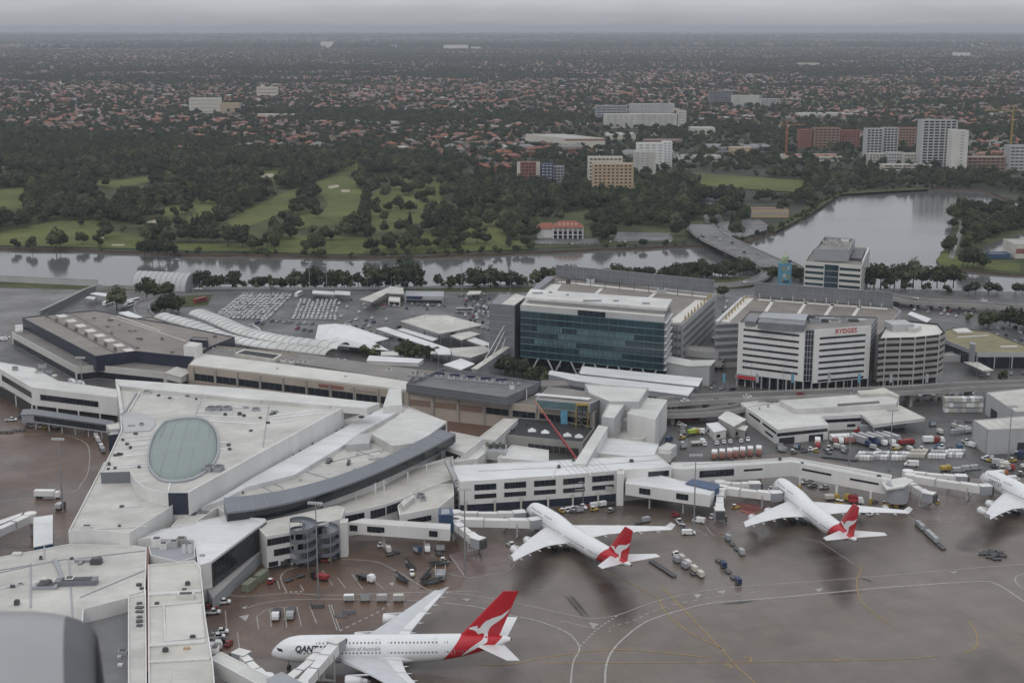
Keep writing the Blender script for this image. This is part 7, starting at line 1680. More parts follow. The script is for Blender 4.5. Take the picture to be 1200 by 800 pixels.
 # clubhouse
def club():
 a,b=P(648,281),P(683,281);z=11.0;t=thing('clubhouse','white clubhouse with a red tiled roof and a columned veranda on the far bank','clubhouse',(a.x,a.y,0));o=(a.x,a.y,0);L=b.x-a.x;D=16
 mb=MB();mb.prism([(a.x,a.y+3),(b.x,a.y+3),(b.x,a.y+D),(a.x,a.y+D)],0,z);mb.prism([(a.x-14,a.y+6),(a.x,a.y+6),(a.x,a.y+20),(a.x-14,a.y+20)],0,z-2);mb.build('wall','white_cladding',t,o)
 mb=MB();mb.add([(a.x-1,a.y-1,z),(b.x+1,a.y-1,z),(b.x+1,a.y+D+1,z),(a.x-1,a.y+D+1,z),(a.x+6,a.y+D/2,z+5),(b.x-6,a.y+D/2,z+5)],[(0,1,5,4),(1,2,5),(2,3,4,5),(3,0,4)]);mb.add([(a.x-15,a.y+5,z-2),(a.x-.5,a.y+5,z-2),(a.x-.5,a.y+21,z-2),(a.x-15,a.y+21,z-2),(a.x-10,a.y+13,z+2.5),(a.x-.5,a.y+13,z+2.5)],[(0,1,5,4),(1,2,5),(2,3,4,5),(3,0,4)]);mb.build('roof','terracotta',t,o)
 for k in range(7):x=a.x+L*k/6;mb=MB();mb.tube([(x,a.y,0),(x,a.y,z)],.5,8);mb.build('column','white_cladding',t,o)
 for k in range(6):x=a.x+L*(k+.5)/6;mb=MB();mb.box((x,a.y+2.9,4.2),(L/6*.62,.3,6));mb.build('window','dark_glass',t,o)
 mb=MB();mb.box((a.x+L/2,a.y+1.4,4.3),(L,2.8,.3));mb.build('veranda_floor','white_cladding',t,o)
 for k in range(5):mb=MB();mb.box((a.x+6+k*(L-12)/4,a.y+3.4,z+2.2),(1.4,2.2,1.8));mb.build('dormer','cream_render',t,o)
club()
b=mid('boat_shed','tan boat shed with a weathered roof on the lake shore',880,924,255,246,22,'tan_render','roof_tile_brown',1,9,'grey_panel',mw=1.2,hw=2.5,cat='shed');b=mid('boat_shed','blue end of the boat shed on the lake shore',869,880,255,247,22,'blue_paint','roof_sheet_grey',cat='shed')
mid('red_hall','red and white striped hall at the right edge of the inlet',1189,1225,303,286,30,'warm_white','roof_sheet_pale',1,0,'brick_red',hw=4,cat='hall');mid('boat_shed','low blue shed beside the inlet at the right',1160,1184,303,297.5,12,'blue_paint','roof_sheet_grey',cat='shed')
def tower_crane(label,x,yb,h,jib,ang,m='yellow_paint',group='tower cranes over the suburb'):
 p=P(x,yb);t=thing('tower_crane',label,'tower crane',(p.x,p.y,0),ang,group);mb=MB()
 for a,b in((-1,-1),(1,-1),(1,1),(-1,1)):mb.beam((a,b,0),(a,b,h),.4,.4)
 for k in range(int(h/4)):mb.beam((-1,-1,k*4),(1,-1,k*4+4),.3,.3);mb.beam((1,1,k*4),(-1,1,k*4+4),.3,.3)
 mb.build('mast',m,t);mb=MB();mb.beam((-14,0,h),(jib,0,h),1.2,.9);mb.beam((0,0,h),(0,.01,h+7),1.2,1.2);mb.tube([(0,0,h+7),(jib*.7,0,h+1)],.2,4);mb.tube([(0,0,h+7),(-13,0,h+1)],.2,4);mb.build('jib',m,t)
 mb=MB();mb.box((-12,0,h-1.5),(4,2,3));mb.build('counterweight','concrete',t);mb=MB();mb.box((1.5,-1.2,h-1),(2,1.6,2.2));mb.build('cab','white_cladding',t)
tower_crane('ochre tower crane near the right edge with its jib to the left',1184,178,62,45,math.pi);tower_crane('orange tower crane rising by the brick apartment blocks',921,182,44,30,.3,'orange_paint')
# ================================================================== VEHICLES, APRON EQUIPMENT, LAMPS, PEOPLE
def wheels(t,xs,ys,r=.36,w=.24,name='wheel'):
 me=None
 for x in xs:
  for y in ys:
   mb=MB();mb.tube([(0,-w/2,0),(0,w/2,0)],r,10)
   if me is None:o=mb.build(name,'black_rubber',t);me=o.data
   else:o=bpy.data.objects.new(name,me);COL.objects.link(o);o.parent=t
   o.location=(x,y,r)
def hull(mb,secs,m=0):
 """body from cross sections (x, half width, z low, z high)"""
 mb.grid([[(x,-w,a),(x,-w,b),(x,w,b),(x,w,a)]for x,w,a,b in secs],m,closed=True)
 n=len(mb.v);mb.f+=[(n-4,n-3,n-2,n-1),(n-4*len(secs)+3,n-4*len(secs)+2,n-4*len(secs)+1,n-4*len(secs))];mb.mi+=[m,m]
CARS={}
CARCOL={'white':'white_paint','silver':'silver_paint','grey':'grey_paint','black':'black_paint','red':'red_paint','blue':'blue_paint','yellow':'yellow_paint'}
def car_mesh(c):
 if c in CARS:return CARS[c]
 mb=MB();hull(mb,[(-2.15,.70,.45,.85),(-2.05,.84,.3,.95),(-1.0,.88,.25,1.0),(.7,.88,.25,.98),(1.9,.84,.28,.82),(2.15,.68,.4,.66)])
 hull(mb,[(-1.75,.72,.93,.97),(-1.25,.70,.93,1.42),(.1,.70,.93,1.45),(1.0,.74,.93,.98)],1)
 hull(mb,[(-1.2,.66,1.36,1.46),(.1,.66,1.38,1.49)],0)
 for x in(-1.3,1.3):
  for y in(-.78,.78):mb.tube([(x,y-.1,.32),(x,y+.1,.32)],.32,8,2)
 me=bpy.data.meshes.new('car');me.from_pydata(mb.v,[],mb.f)
 for q in(CARCOL[c],'dark_glass','black_rubber'):me.materials.append(M[q])
 me.polygons.foreach_set('material_index',mb.mi);me.update();CARS[c]=me;return me
def car(x,y,rz,c,label,group,z=.04,s=1.0):
 p=P(x,y,z);o=bpy.data.objects.new('car',car_mesh(c));COL.objects.link(o);o.location=(p.x,p.y,z);o.rotation_euler=(0,0,rz);o.scale=(s,s,s);return props(o,label,'car',group)
def heading(a,b):A,B=P(*a),P(*b);return math.atan2(B.y-A.y,B.x-A.x)
def field(quad,nx,ny,c,label,group,jit=.25,skip=.03,flip=0.0,z=.04,place=''):
 A,B,C_,D=[P(x,y,z)for x,y in quad]
 rz=math.atan2((D-A).y,(D-A).x)
 for i in range(nx):
  for j in range(ny):
   if random.random()<skip:continue
   u,v=i/max(1,nx-1),j/max(1,ny-1);p=A.lerp(B,u).lerp(D.lerp(C_,u),v)
   col_=random.choice(c);o=bpy.data.objects.new('car',car_mesh(col_));COL.objects.link(o)
   o.location=(p.x+random.gauss(0,jit),p.y+random.gauss(0,jit),z);o.rotation_euler=(0,0,rz+flip+random.gauss(0,.04)+(math.pi if random.random()<.3 else 0))
   props(o,label.replace('*',col_),'car',group)
field([(252,372),(313,373.5),(341,346),(285,346)],12,15,['white']*12+['silver'],'* hire car in the larger field of tight rows beside the vaulted canopy','hire cars in the larger field',.15,.03)
field([(344,373),(392,374),(398,353),(353,352.5)],10,8,['white']*12+['silver'],'* hire car in the smaller field of tight rows above the tent','hire cars in the smaller field',.15,.04)
MIX=['white']*5+['silver']*4+['grey']*3+['black']*3+['red','blue','blue']
for q,nx,ny,lab in(([(544,374),(572,379),(575,350),(548,347)],5,9,'* car parked left of the glass office'),([(418,357),(468,358.5),(468,355),(420,354)],12,1,'* car in the row before the bent cream canopy'),([(402,371),(470,376),(500,362),(405,360)],5,3,'* car parked on the forecourt above the kite-shaped roof'),([(478,357),(520,359),(520,352),(480,351)],8,2,'* car queued before the low grey rental office'),([(634,285.5),(704,287),(700,284.5),(636,283)],14,1,'* car parked before the white clubhouse'),([(716,284),(786,283),(784,277),(722,276)],9,2,'* car parked right of the clubhouse trees'),([(842,274),(884,276),(872,262),(845,263)],6,4,'* car on the riverside lot by the road bridge'),([(1064,362),(1160,378),(1166,362),(1076,353)],13,4,'* car parked right of the hotel deck below the viaduct'),([(843,384),(852,386),(860,360),(852,354)],2,9,'* car in the gap between the two parking decks'),([(812,410),(836,414),(842,398),(826,392)],4,5,'* car at the foot of the left parking deck wall'),([(1060,470),(1142,466),(1140,461),(1062,464)],11,2,'* car parked under the elevated road'),([(828,521),(884,516),(884,515.5),(828,520.5)],9,1,'white car in the row before the site hut'),([(1178,402),(1215,396),(1190,384),(1160,386)],5,3,'* car parked beyond the olive roof'),([(640,345),(540,346),(545,343),(640,342)],12,1,'* car along the near bank verge'),([(444,401),(500,409),(494,402),(460,396)],5,2,'* car parked under the bent white canopy strip'),([(1000,200.5),(1075,203),(1130,210),(1100,211)],8,2,'* car parked below the tall towers on the lake shore'),([(822,243),(866,240),(866,234),(826,234)],6,3,'* car on the far lot beside the sports field')):
 field(q,nx,ny,['white']if lab.startswith('white')else MIX,lab,lab.replace('* ','').replace('car ','cars ',1),.5,.22)
for q,nx,ny,lab in(([(405,380),(440,392),(470,384),(420,374)],7,3,'* car on the forecourt between the tent and the canopy strips'),([(520,388),(560,396),(572,386),(560,382)],4,2,'* car by the small kite-shaped canopy'),([(300,379),(366,388),(366,380),(310,376)],8,2,'* car on the forecourt before the hire rows'),([(395,351),(412,352),(410,347),(395,347)],3,2,'* car beside the small white canopy roofs'),([(560,366),(572,372),(574,352),(562,350)],3,7,'* car in the packed rows at the office core'),([(1078,396),(1130,414),(1140,408),(1100,394)],4,2,'* car on the lane beside the coach station'),([(1150,440),(1200,438),(1200,434),(1150,436)],9,1,'* car on the kerb before the coach station'),([(780,455),(860,456),(862,452),(800,450)],8,1,'* car on the street before the hotel entrance')):
 field(q,nx,ny,MIX,lab,lab.replace('* ','').replace('car ','cars ',1),.8,.25)
for x,y,a,b,c,lab,z in((803,470.5,(770,472),(830,467),'white','white car alone on the elevated road at left',8.1),(876,465.5,(868,465),(950,461.5),'white','white car on the elevated road before the hotel entrance',8.1),(838,469,(868,465),(820,467.5),'grey','grey car on the elevated road between two white ones',8.1),(938,462.5,(868,465),(950,461.5),'red','red car on the elevated road before the hotel',8.1),(1002,461,(950,461),(1050,457),'silver','silver car on the elevated road above the freight building',8.1),(843,281,(858,288),(834,276),'white','white car on the river bridge, farthest from the near bank',6.1),(858,285,(858,288),(834,276),'black','black car on the river bridge behind the white one',6.1),(872,296,(882,299),(858,288),'black','dark car in the middle of the river bridge',6.1),(889,298,(858,288),(882,299),'silver','silver car on the river bridge near its near end',6.1),(1153,353,(1120,357),(1200,361),'white','white car on the lake side viaduct',5.1),(1073,350,(1040,347),(1080,353),'white','white car at the start of the lake side viaduct',5.1),(175,362,(166,362),(170,355),'silver','silver car on the curved ramp behind the brown hall',6.1),(874,331,(880,330),(850,334),'white','white car on the ramp beside the grass verge',3.5)):
 car(x,y,heading(a,b),c,lab,None,z)
 # apron vehicles
def vehicle(name,label,cat,x,y,rz,z=.06):
 p=P(x,y,0);return thing(name,label,cat,(p.x,p.y,z),rz)
def pickup(label,x,y,rz,body='white_paint',bed='dark_steel',L=5.2):
 t=vehicle('pickup',label,'pickup',x,y,rz);mb=MB();hull(mb,[(-L/2,.95,.45,1.05),(.1,.97,.4,1.08),(1.6,.95,.4,1.1),(L/2,.85,.45,.95)]);mb.build('body',body,t)
 mb=MB();hull(mb,[(-.4,.82,1.05,1.12),(-.2,.82,1.05,1.72),(.9,.80,1.05,1.74),(1.6,.84,1.05,1.12)]);mb.build('window','dark_glass',t);mb=MB();mb.box((.35,0,1.78),(1.1,1.5,.1));mb.build('cab_roof',body,t)
 mb=MB();mb.box((-L/4-.25,0,1.07),(L/2-.7,1.6,.12));mb.build('cargo_bed',bed,t);wheels(t,(-1.5,1.6),(-.86,.86));return t
def van(label,x,y,rz,body='white_paint',L=5.0,H=2.1):
 t=vehicle('van',label,'van',x,y,rz);mb=MB();hull(mb,[(-L/2,.92,.4,H),(L/2-1.5,.95,.35,H),(L/2-.7,.93,.35,1.25),(L/2,.85,.4,1.0)]);mb.build('body',body,t)
 mb=MB();hull(mb,[(L/2-1.75,.96,1.2,H-.25),(L/2-1.45,.96,1.2,H-.2),(L/2-.75,.9,1.2,1.32)]);mb.build('window','dark_glass',t);wheels(t,(-L/2+1,L/2-.95),(-.84,.84));return t
def truck(label,x,y,rz,box='white_paint',cab='white_paint',L=8.0,H=3.4,W=2.4,name='truck',top=None):
 t=vehicle(name,label,'truck',x,y,rz);mb=MB();hull(mb,[(L/2-2.1,W/2-.05,.5,2.6),(L/2-.5,W/2-.05,.5,2.6),(L/2,W/2-.15,.55,1.6)]);mb.build('cab',cab,t)
 mb=MB();hull(mb,[(L/2-.62,W/2-.12,1.55,2.45),(L/2-.35,W/2-.2,1.6,2.2),(L/2-.05,W/2-.22,1.55,1.65)]);mb.build('windscreen','dark_glass',t)
 mb=MB();mb.box((-1.1,0,.95+(H-.95)/2),(L-2.4,W,H-.95));mb.build('cargo_box',box,t)
 if top:mb=MB();mb.box((-1.1,0,H+.06),(L-2.4,W,.12));mb.build('box_roof',top,t)
 mb=MB();mb.box((0,0,.75),(L-.6,1.0,.35));mb.build('chassis','dark_steel',t);wheels(t,(-L/2+1.2,-L/2+2.3,L/2-1.3),(-1.0,1.0),.48,.3);return t
def tug(label,x,y,rz,c='white_paint',canopy='white_paint',red=None):
 t=vehicle('baggage_tug',label,'tug',x,y,rz);mb=MB();hull(mb,[(-1.6,.75,.35,.9),(-.5,.78,.3,.95),(.2,.78,.3,1.05),(1.6,.72,.35,.95)]);mb.build('body',red or c,t)
 mb=MB();mb.box((-.6,0,1.85),(1.3,1.35,.1));mb.build('canopy',canopy,t);mb=MB();[mb.tube([(a,b,.9),(a,b,1.85)],.05,4)for a in(-1.15,-.05)for b in(-.6,.6)];mb.build('frame','dark_steel',t);mb=MB();mb.box((-.7,0,1.1),(.6,1.1,.5));mb.build('seat','black_rubber',t);wheels(t,(-1.1,1.1),(-.7,.7),.34);return t
DOLLY=None
def dolly(label,x,y,rz,group):
 global DOLLY
 p=P(x,y,0)
 if DOLLY is None:
  DOLLY=thing('baggage_dolly',label,'dolly',(p.x,p.y,.06),rz,group);mb=MB();mb.box((0,0,.52),(3.2,1.7,.14));mb.box((0,-.85,.62),(3.2,.06,.16));mb.box((0,.85,.62),(3.2,.06,.16));mb.build('deck','dark_steel',DOLLY)
  mb=MB();mb.beam((1.6,0,.4),(2.7,0,.3),.1,.1);mb.build('tow_bar','steel',DOLLY);wheels(DOLLY,(-1.1,1.1),(-.65,.65),.26);return DOLLY
 c=copy_tree(DOLLY);c.location=(p.x,p.y,.06);c.rotation_euler=(0,0,rz);return props(c,label,'dolly',group)
ULDS={}
def uld(label,x,y,rz,z,m,group,big=1.0):
 p=P(x,y,0)
 if(m,big)not in ULDS:
  mb=MB();s=big;mb.prism([(-1.5*s,-.8*s),(1.5*s,-.8*s),(1.5*s,.8*s),(-1.5*s,.8*s)],0,1.65*s);o=None
  root=thing('cargo_container',label,'container',(p.x,p.y,z),rz,group);mb.build('shell',m,root);mb=MB();[mb.box((xx,0,.83*s),(.1,1.66*s,1.5*s))for xx in(-1.0*s,0,1.0*s)];mb.build('rib','grey_panel',root)
  mb=MB();mb.box((0,-.815*s,.83*s),(2.7*s,.03,1.4*s));mb.build('door','light_grey_wall',root);ULDS[(m,big)]=root;return root
 c=copy_tree(ULDS[(m,big)]);c.location=(p.x,p.y,z);c.rotation_euler=(0,0,rz);return props(c,label,'container',group)
def train(a,b,n,lab,full=0.0,m=('silver_paint',),lead=None):
 rz=heading(b,a);A,B=P(*a),P(*b)
 for i in range(n):
  u=i/max(1,n-1);x,y=a[0]+(b[0]-a[0])*u,a[1]+(b[1]-a[1])*u
  dolly('empty flat dolly '+lab if full==0 else 'flat dolly '+lab,x,y,rz+random.gauss(0,.05),'dollies '+lab)
  if random.random()<full:uld('pale container on a dolly '+lab,x,y,rz,.66,random.choice(m),'containers '+lab)
 if lead:tug(lead,a[0]*2-(a[0]+(b[0]-a[0])/max(1,n-1)),a[1]*2-(a[1]+(b[1]-a[1])/max(1,n-1)),rz,'white_paint')
train((853,633),(869,650),4,'left of the tail of the airliner below the walkway bend',.6,('silver_paint','grey_panel'))
train((842,658),(865,684),5,'in the train farthest right of the beige containers',.35,('grey_panel','navy_paint'))
train((765,660),(788,675),5,'in the dark train behind the middle airliner')
train((799,657),(821,676),4,'in the train of beige containers on the open apron',1.0,('offwhite_roof','cream_render','warm_white'),'white tug leading the train of beige containers');train((793,659),(812,673),3,'just left of the train of beige containers',.6,('offwhite_roof','grey_panel'))
train((1076,617),(1104,643),8,'in the long train between the two right-hand airliners',.75,('silver_paint','grey_panel','olive_container'))
for x,y in((1152,650),(1157,648),(1162,647),(1166,652),(1171,648),(1175,652),(1160,654),(1168,656),(1164,650)):dolly('empty flat dolly in the loose cluster near the right edge',x+random.uniform(-1,1),y,random.uniform(-.6,.3),'dollies in the cluster near the right edge')
train((112.5,513),(121,530),5,'beside the terminal hall on the west apron',1,('white_paint','silver_paint'));train((4,507),(11,507),2,'at the left edge of the west apron');train((17,505.5),(26,505),2,'under the glazed corridor on the west apron')
for i,x in enumerate((409,428,447.5,467)):
 rz=R(4);dolly('flat dolly in the row of four beyond the double-deck wing',x,704.5,rz,'dollies beyond the double-deck wing');uld(('white topped','dark grey','grey','beige')[i]+' cargo container in the row of four beyond the double-deck wing',x,704.5,rz,.66,('white_paint','louvre_grey','light_grey_wall','cream_render')[i],None,1.12 if i else 1.1)
for x0,x1,y,n,lab in((1005,1022,538,5,'at the left end of the long row behind the walkway'),(1025,1060,537.5,9,'in the middle of the long row behind the walkway'),(1067,1082,535,6,'in the pinkish group of the long row behind the walkway'),(1090,1106,536,5,'in the right group of the long row behind the walkway'),(1110,1126,535,5,'at the right end of the long row behind the walkway')):
 for k in range(n):
  for j in range(2):uld('white cargo container '+lab,x0+(x1-x0)*k/(n-1)+j*3,y+j*-4.2+k*.1,R(60),.1,random.choice(['light_grey_wall','white_cladding','white_paint'])if 'pink' not in lab else 'cream_render','containers '+lab,1.0)
for r_ in range(3):
 for k in range(9):uld('white cargo container stacked in the rack beside the farther cargo shed',1108+k*5,482-r_*.0,R(90),.1+r_*2.6,random.choice(['white_paint','silver_paint','warm_white']),'containers stacked beside the farther cargo shed',1.25)
for k in range(6):uld('grey cage container in the row before the nearer cargo shed',1117+k*3.6,508-k*.4,R(60),.1,'grey_panel','cages before the nearer cargo shed',1.2)
for k,x in enumerate((837,846,855,862,870,879,889)):truck('red and white catering truck in the row of seven behind the walkway',x,537-k*.8,R(-100),'white_paint' if k%2==0 else 'warm_white','brick_red',6.5,3.2,name='catering_truck',top='white_paint')['group']='catering trucks behind the walkway'
truck('red and white catering truck alone before the freight building doors',958,523,R(-100),'white_paint','red_paint',7,3.6,name='catering_truck')
for k in range(4):truck('white catering truck in the row right of the freight doors',977+k*6.5,518.5-k*.3,R(-85),'white_paint','brick_red' if k!=1 else 'white_paint',6.5,3.3,name='catering_truck')['group']='catering trucks right of the freight doors'
for k in range(5):truck('long grey trailer lorry in the row before the loading canopy',1008+k*9.5,520-k*.5,R(-58),'grey_panel' if k!=1 else 'navy_paint','navy_paint' if k<2 else 'white_paint',12,3.8,name='lorry',top='light_grey_wall')['group']='trailer lorries before the loading canopy'
truck('red truck at the right end of the trailer lorry row',1062,521,R(20),'red_paint','red_paint',8,2.6);truck('red fronted lorry backed into the loading canopy',1018,507,R(185),'grey_panel','red_paint',14,3.8,name='lorry');truck('long trailer parked under the loading canopy',1045,503,R(185),'silver_paint','grey_paint',13,3.6,name='lorry')
truck('red and white truck before the container row right of the lorries',1090,519,R(5),'white_paint','red_paint',7,3.2);truck('red van body truck right of the red and white one',1099,518.5,R(0),'brick_red','white_paint',6,3.0);truck('blue tipper truck beside the service road',1124,527,R(80),'blue_paint','blue_paint',6,3)
van('white van parked between the walkway and the container row',1068,546,R(170),'white_paint',6.0,2.5);van('white van on the service road before the nearer cargo shed',1137,523,R(120));pickup('white pickup on the service road near the cargo shed corner',1133,519,R(120))
for x,y,c,lab in((1175,525,'red_paint','red tug at the gate of the nearer cargo shed'),(1184,525,'red_paint','second red tug at the gate of the nearer cargo shed, nearer the edge'),(1192,533,'blue_paint','blue tug by the right edge'),(1160,541,'yellow_paint','yellow tug on the road right of the drum tower'),(1187,541,'yellow_paint','yellow tug below the cargo shed gate')):tug(lab,x,y,random.uniform(0,3),c)
truck('orange and white highloader at the nose of the right-edge airliner',1172,558,R(20),'white_paint','orange_paint',7,2.6);truck('grey truck on the road at the right edge',1172,546,R(-30),'light_grey_wall','white_paint',7,3);truck('white truck with a pinkish box at the right edge',1180,550,R(-30),'warm_white','red_paint',6.5,3);van('white van beyond the airliner nose at the right edge',1188,563,R(5));truck('blue box truck near the right edge',1196,536,R(70),'navy_paint','white_paint',7,3.4)
for x,y,lab in((1123,553,'silver van left behind the airliner nose at the right'),(1133,551,'silver van in the middle behind the airliner nose at the right'),(1143,550,'silver van right behind the airliner nose at the right')):van(lab,x,y,R(10),'silver_paint')
truck('yellow lift truck beside the silver vans',1108,552,R(20),'yellow_paint','yellow_paint',5,2.4)
for x,y,c,lab in((944,566,'white','white car left of the walkway column'),(952,570,'silver','silver car under the elevated walkway'),(966,572,'white','white car right of the walkway column'),(948,563,'black','black car under the elevated walkway')):car(x,y,R(200),c,lab,None)
truck('yellow and white lift truck under the walkway',975,586,R(10),'warm_white','yellow_paint',6,2.4);truck('red and yellow loader beside the walkway column',997,587,R(150),'red_paint','yellow_paint',6,2.6);truck('low red belt loader under the walkway end',1003,590,R(0),'red_paint','white_paint',6,1.4);truck('yellow loader at the foot of the drum tower',1057,592,R(60),'yellow_paint','red_paint',5,2.8);van('white van before the tail of the airliner below the bend',1037,598,R(90),H=1.9)
tug('red tug right of the middle airliner wing',791,605,R(20),'red_paint','red_paint');van('white van by the tall mast right of the middle pier',807,626,R(5),'white_paint',5.2,1.9);van('white van below the blue bridge head',819,612,R(150),'white_paint');pickup('white pickup left of the van by the tall mast',796,613,R(100));tug('grey tug beside the tall mast',803,620,R(-20),'grey_paint','silver_paint')
for k in range(6):mb=MB();p=P(668+k*4.2,596-k*.3,0);t=thing('barrier',('white' if k%2==0 else 'red')+' plastic barrier block before the service gantry','barrier',(p.x,p.y,.05),R(5),'barrier blocks before the service gantry');mb.prism([(-.75,-.35),(.75,-.35),(.75,.35),(-.75,.35)],0,.9);mb.build('block','white_paint' if k%2==0 else 'red_paint',t);mb=MB();mb.box((0,0,.95),(1.3,.3,.14));mb.build('ridge','white_paint' if k%2==0 else 'red_paint',t)
train((696,595),(716,592),3,'before the right end of the middle pier',.5,('white_paint',));train((748,614),(757,612),2,'beyond the wing of the middle airliner',.5,('grey_panel',))
for k in range(9):dolly('empty flat dolly in the row behind the walkway bend',966+k*4.5,535.5+k*.5,R(60),'dollies behind the walkway bend')
for x,y,rz,c,lab in((640,600,.4,'white_paint','white tug behind the nose of the middle airliner'),(716,600,1,'grey_paint','grey tug under the right end of the middle pier'),(900,600,2,'white_paint','white tug beside the engine of the airliner below the bend'),(862,596,.2,'yellow_paint','yellow tug in the hatched bay under the jet bridge'),(1098,590,1.2,'yellow_paint','yellow tug in the hatched bay below the drum tower'),(1020,604,.7,'white_paint','white tug before the wing tip below the bend'),(598,640,2.5,'silver_paint','silver tug in the grey gate bay'),(905,575,0,'white_paint','white tug at the nose below the bend'),(835,607,1,'white_paint','white tug at the corner of the hatched bay')):tug(lab,x,y,rz,c)
def clutter(poly,n,where):
 xs=[p[0]for p in poly];ys=[p[1]for p in poly];k=0
 while k<n:
  x,y=random.uniform(min(xs),max(xs)),random.uniform(min(ys),max(ys))
  if not inpoly([x],[y],poly)[0]:continue
  k+=1;rz=random.choice([.3,-.9,1.9])+random.gauss(0,.12);q=random.random()
  if q<.75:
   dolly('flat dolly in the clutter '+where,x,y,rz,'dollies in the clutter '+where)
   if q<.45:uld('dull container in the clutter '+where,x,y,rz,.66,random.choice(['grey_panel','light_grey_wall','offwhite_roof','louvre_grey','blue_paint']),'containers in the clutter '+where)
  else:tug('small tug in the clutter '+where,x,y,rz,random.choice(['white_paint','grey_paint','yellow_paint','white_paint']))['group']='tugs in the clutter '+where
for poly,n,where in(([(1150,536),(1200,540),(1200,562),(1165,552)],16,'at the right edge below the nearer cargo shed'),([(900,525),(1000,525),(1000,533),(905,531)],16,'behind the walkway bend'),([(795,498),(826,494),(825,506),(800,530)],9,'on the loading yard ramp side'),([(880,578),(1045,584),(1050,597),(1000,594),(885,588)],20,'under the elevated walkway'),([(620,596),(665,596),(720,592),(720,598),(650,602)],9,'before the plinth of the middle pier'),([(1005,526),(1115,524),(1120,530),(1005,531)],18,'between the lorries and the container row'),([(445,640),(520,640),(520,652),(440,652)],8,'under the left boarding corridor'),([(1090,494),(1135,494),(1135,512),(1095,508)],10,'beside the loading canopy'),([(20,492),(120,504),(120,508),(20,500)],8,'along the glazed corridor')):clutter(poly,n,where)
# brown apron
pickup('white utility at the top of the staff parking row by the long pier block',261,707,R(8));pickup('white utility in front of a dark red car by the long pier block',249,719,R(8));pickup('white utility lowest but one in the staff parking row',258,742,R(10));pickup('white utility with a dark bed in the staff parking row',254,748,R(10),bed='black_paint');car(247,713,R(8),'red','dark red car behind a white utility in the staff parking row',None,.05);car(268,755,R(80),'red','dark red car at the lower end of the staff parking row',None,.05);truck('small white flatbed at the end of the staff parking row',251,760,R(5),'white_paint','white_paint',5,1.9);pickup('black pickup between the lower white utilities',258,753,R(6),'black_paint')
p=P(300,682,0);rz=heading((286,692),(315,670))
for k in range(2):
 q=P(292.5+k*14,689.5-k*10.5,0);t=thing('shipping_container',('olive container nearer the camera' if k==0 else 'olive container farther from the camera')+' of the pair on the brown apron','container',(q.x,q.y,.06),rz);mb=MB();mb.box((0,0,1.35),(6.4,2.5,2.7));mb.build('shell','olive_container',t);mb=MB()
 for i in range(12):mb.box((-2.9+i*.53,-1.27,1.35),(.2,.06,2.4));mb.box((-2.9+i*.53,0,2.72),(.2,2.4,.05))
 mb.build('corrugation','olive_container',t);mb=MB();[mb.box((-3.22,y,1.35),(.06,.12,2.4))for y in(-.6,0,.6)];mb.build('door_bar','steel',t)
tug('red baggage tug beside the olive containers',318,683,R(70),'red_paint','white_paint');truck('dark truck with a red tailgate by the spiral stairs',324,662,R(150),'dark_steel','red_paint',9,2.4);van('white van beside the red tailed truck',338,661,R(160),'white_paint',4.6,1.9);truck('red truck with a white and dark cab beside the light mast',375,679,R(150),'red_paint','black_paint',7,2.2);truck('white truck with a black bed in the middle parking bay',429,680,R(-35),'black_paint','white_paint',7,1.8);truck('white fronted truck with a black bed in the front parking bays',324,723,R(-88),'black_paint','white_paint',7,1.9);truck('grey truck with a black bed in the front parking bays',341,722,R(-88),'dark_steel','silver_paint',7,1.9)
tug('small red tug with a hi-vis driver near the spiral stairs',381,658,R(10),'red_paint','white_paint');train((338,681),(352,676),2,'beside the give-way line on the brown apron')
def loader(label,x,y,rz,m='dark_steel'):
 t=vehicle('belt_loader',label,'belt loader',x,y,rz);mb=MB();hull(mb,[(-3,.9,.4,.8),(2.6,.9,.4,.85),(3,.8,.4,.7)]);mb.build('body',m,t);mb=MB();mb.beam((-4,0,.9),(4.2,0,1.9),.9,.25);mb.build('belt','black_rubber',t);mb=MB();mb.box((2.2,.5,1.2),(.7,.6,.7));mb.build('cab','silver_paint',t);wheels(t,(-1.8,1.9),(-.8,.8),.36)
for x,y,rz,lab in((471,680,2.2,'dark belt loader below the boarding corridor'),(481,664,2.0,'dark belt loader with raised belt near the corridor column'),(499,677,1.2,'dark belt loader left of the container loader'),(505,684,.3,'small dark belt loader before the container loader'),(515,662,.1,'low grey belt loader along the gate bay edge')):loader(lab,x,y,R(0)+rz)
tug('white tug with a hi-vis driver among the belt loaders',483,674,R(-80),'white_paint','white_paint');tug('white tug at the edge of the gate bay',521,659,R(0),'white_paint','white_paint');van('white van under the boarding corridor end',501,645,R(-85),'white_paint',4.8,2.0)
t=vehicle('container_loader','grey container loader with tall side rails at the left of the gate bay','loader',516,676,R(92));mb=MB();mb.box((0,0,.9),(8,3.2,.9));mb.box((-3.6,0,1.7),(1.2,3.0,1.6));mb.build('platform','grey_panel',t);mb=MB();[mb.box((0.4,s*1.7,2.2),(6.8,.18,1.6))for s in(-1,1)];mb.build('side_rail','light_grey_wall',t);wheels(t,(-2.6,2.6),(-1.3,1.3),.45)
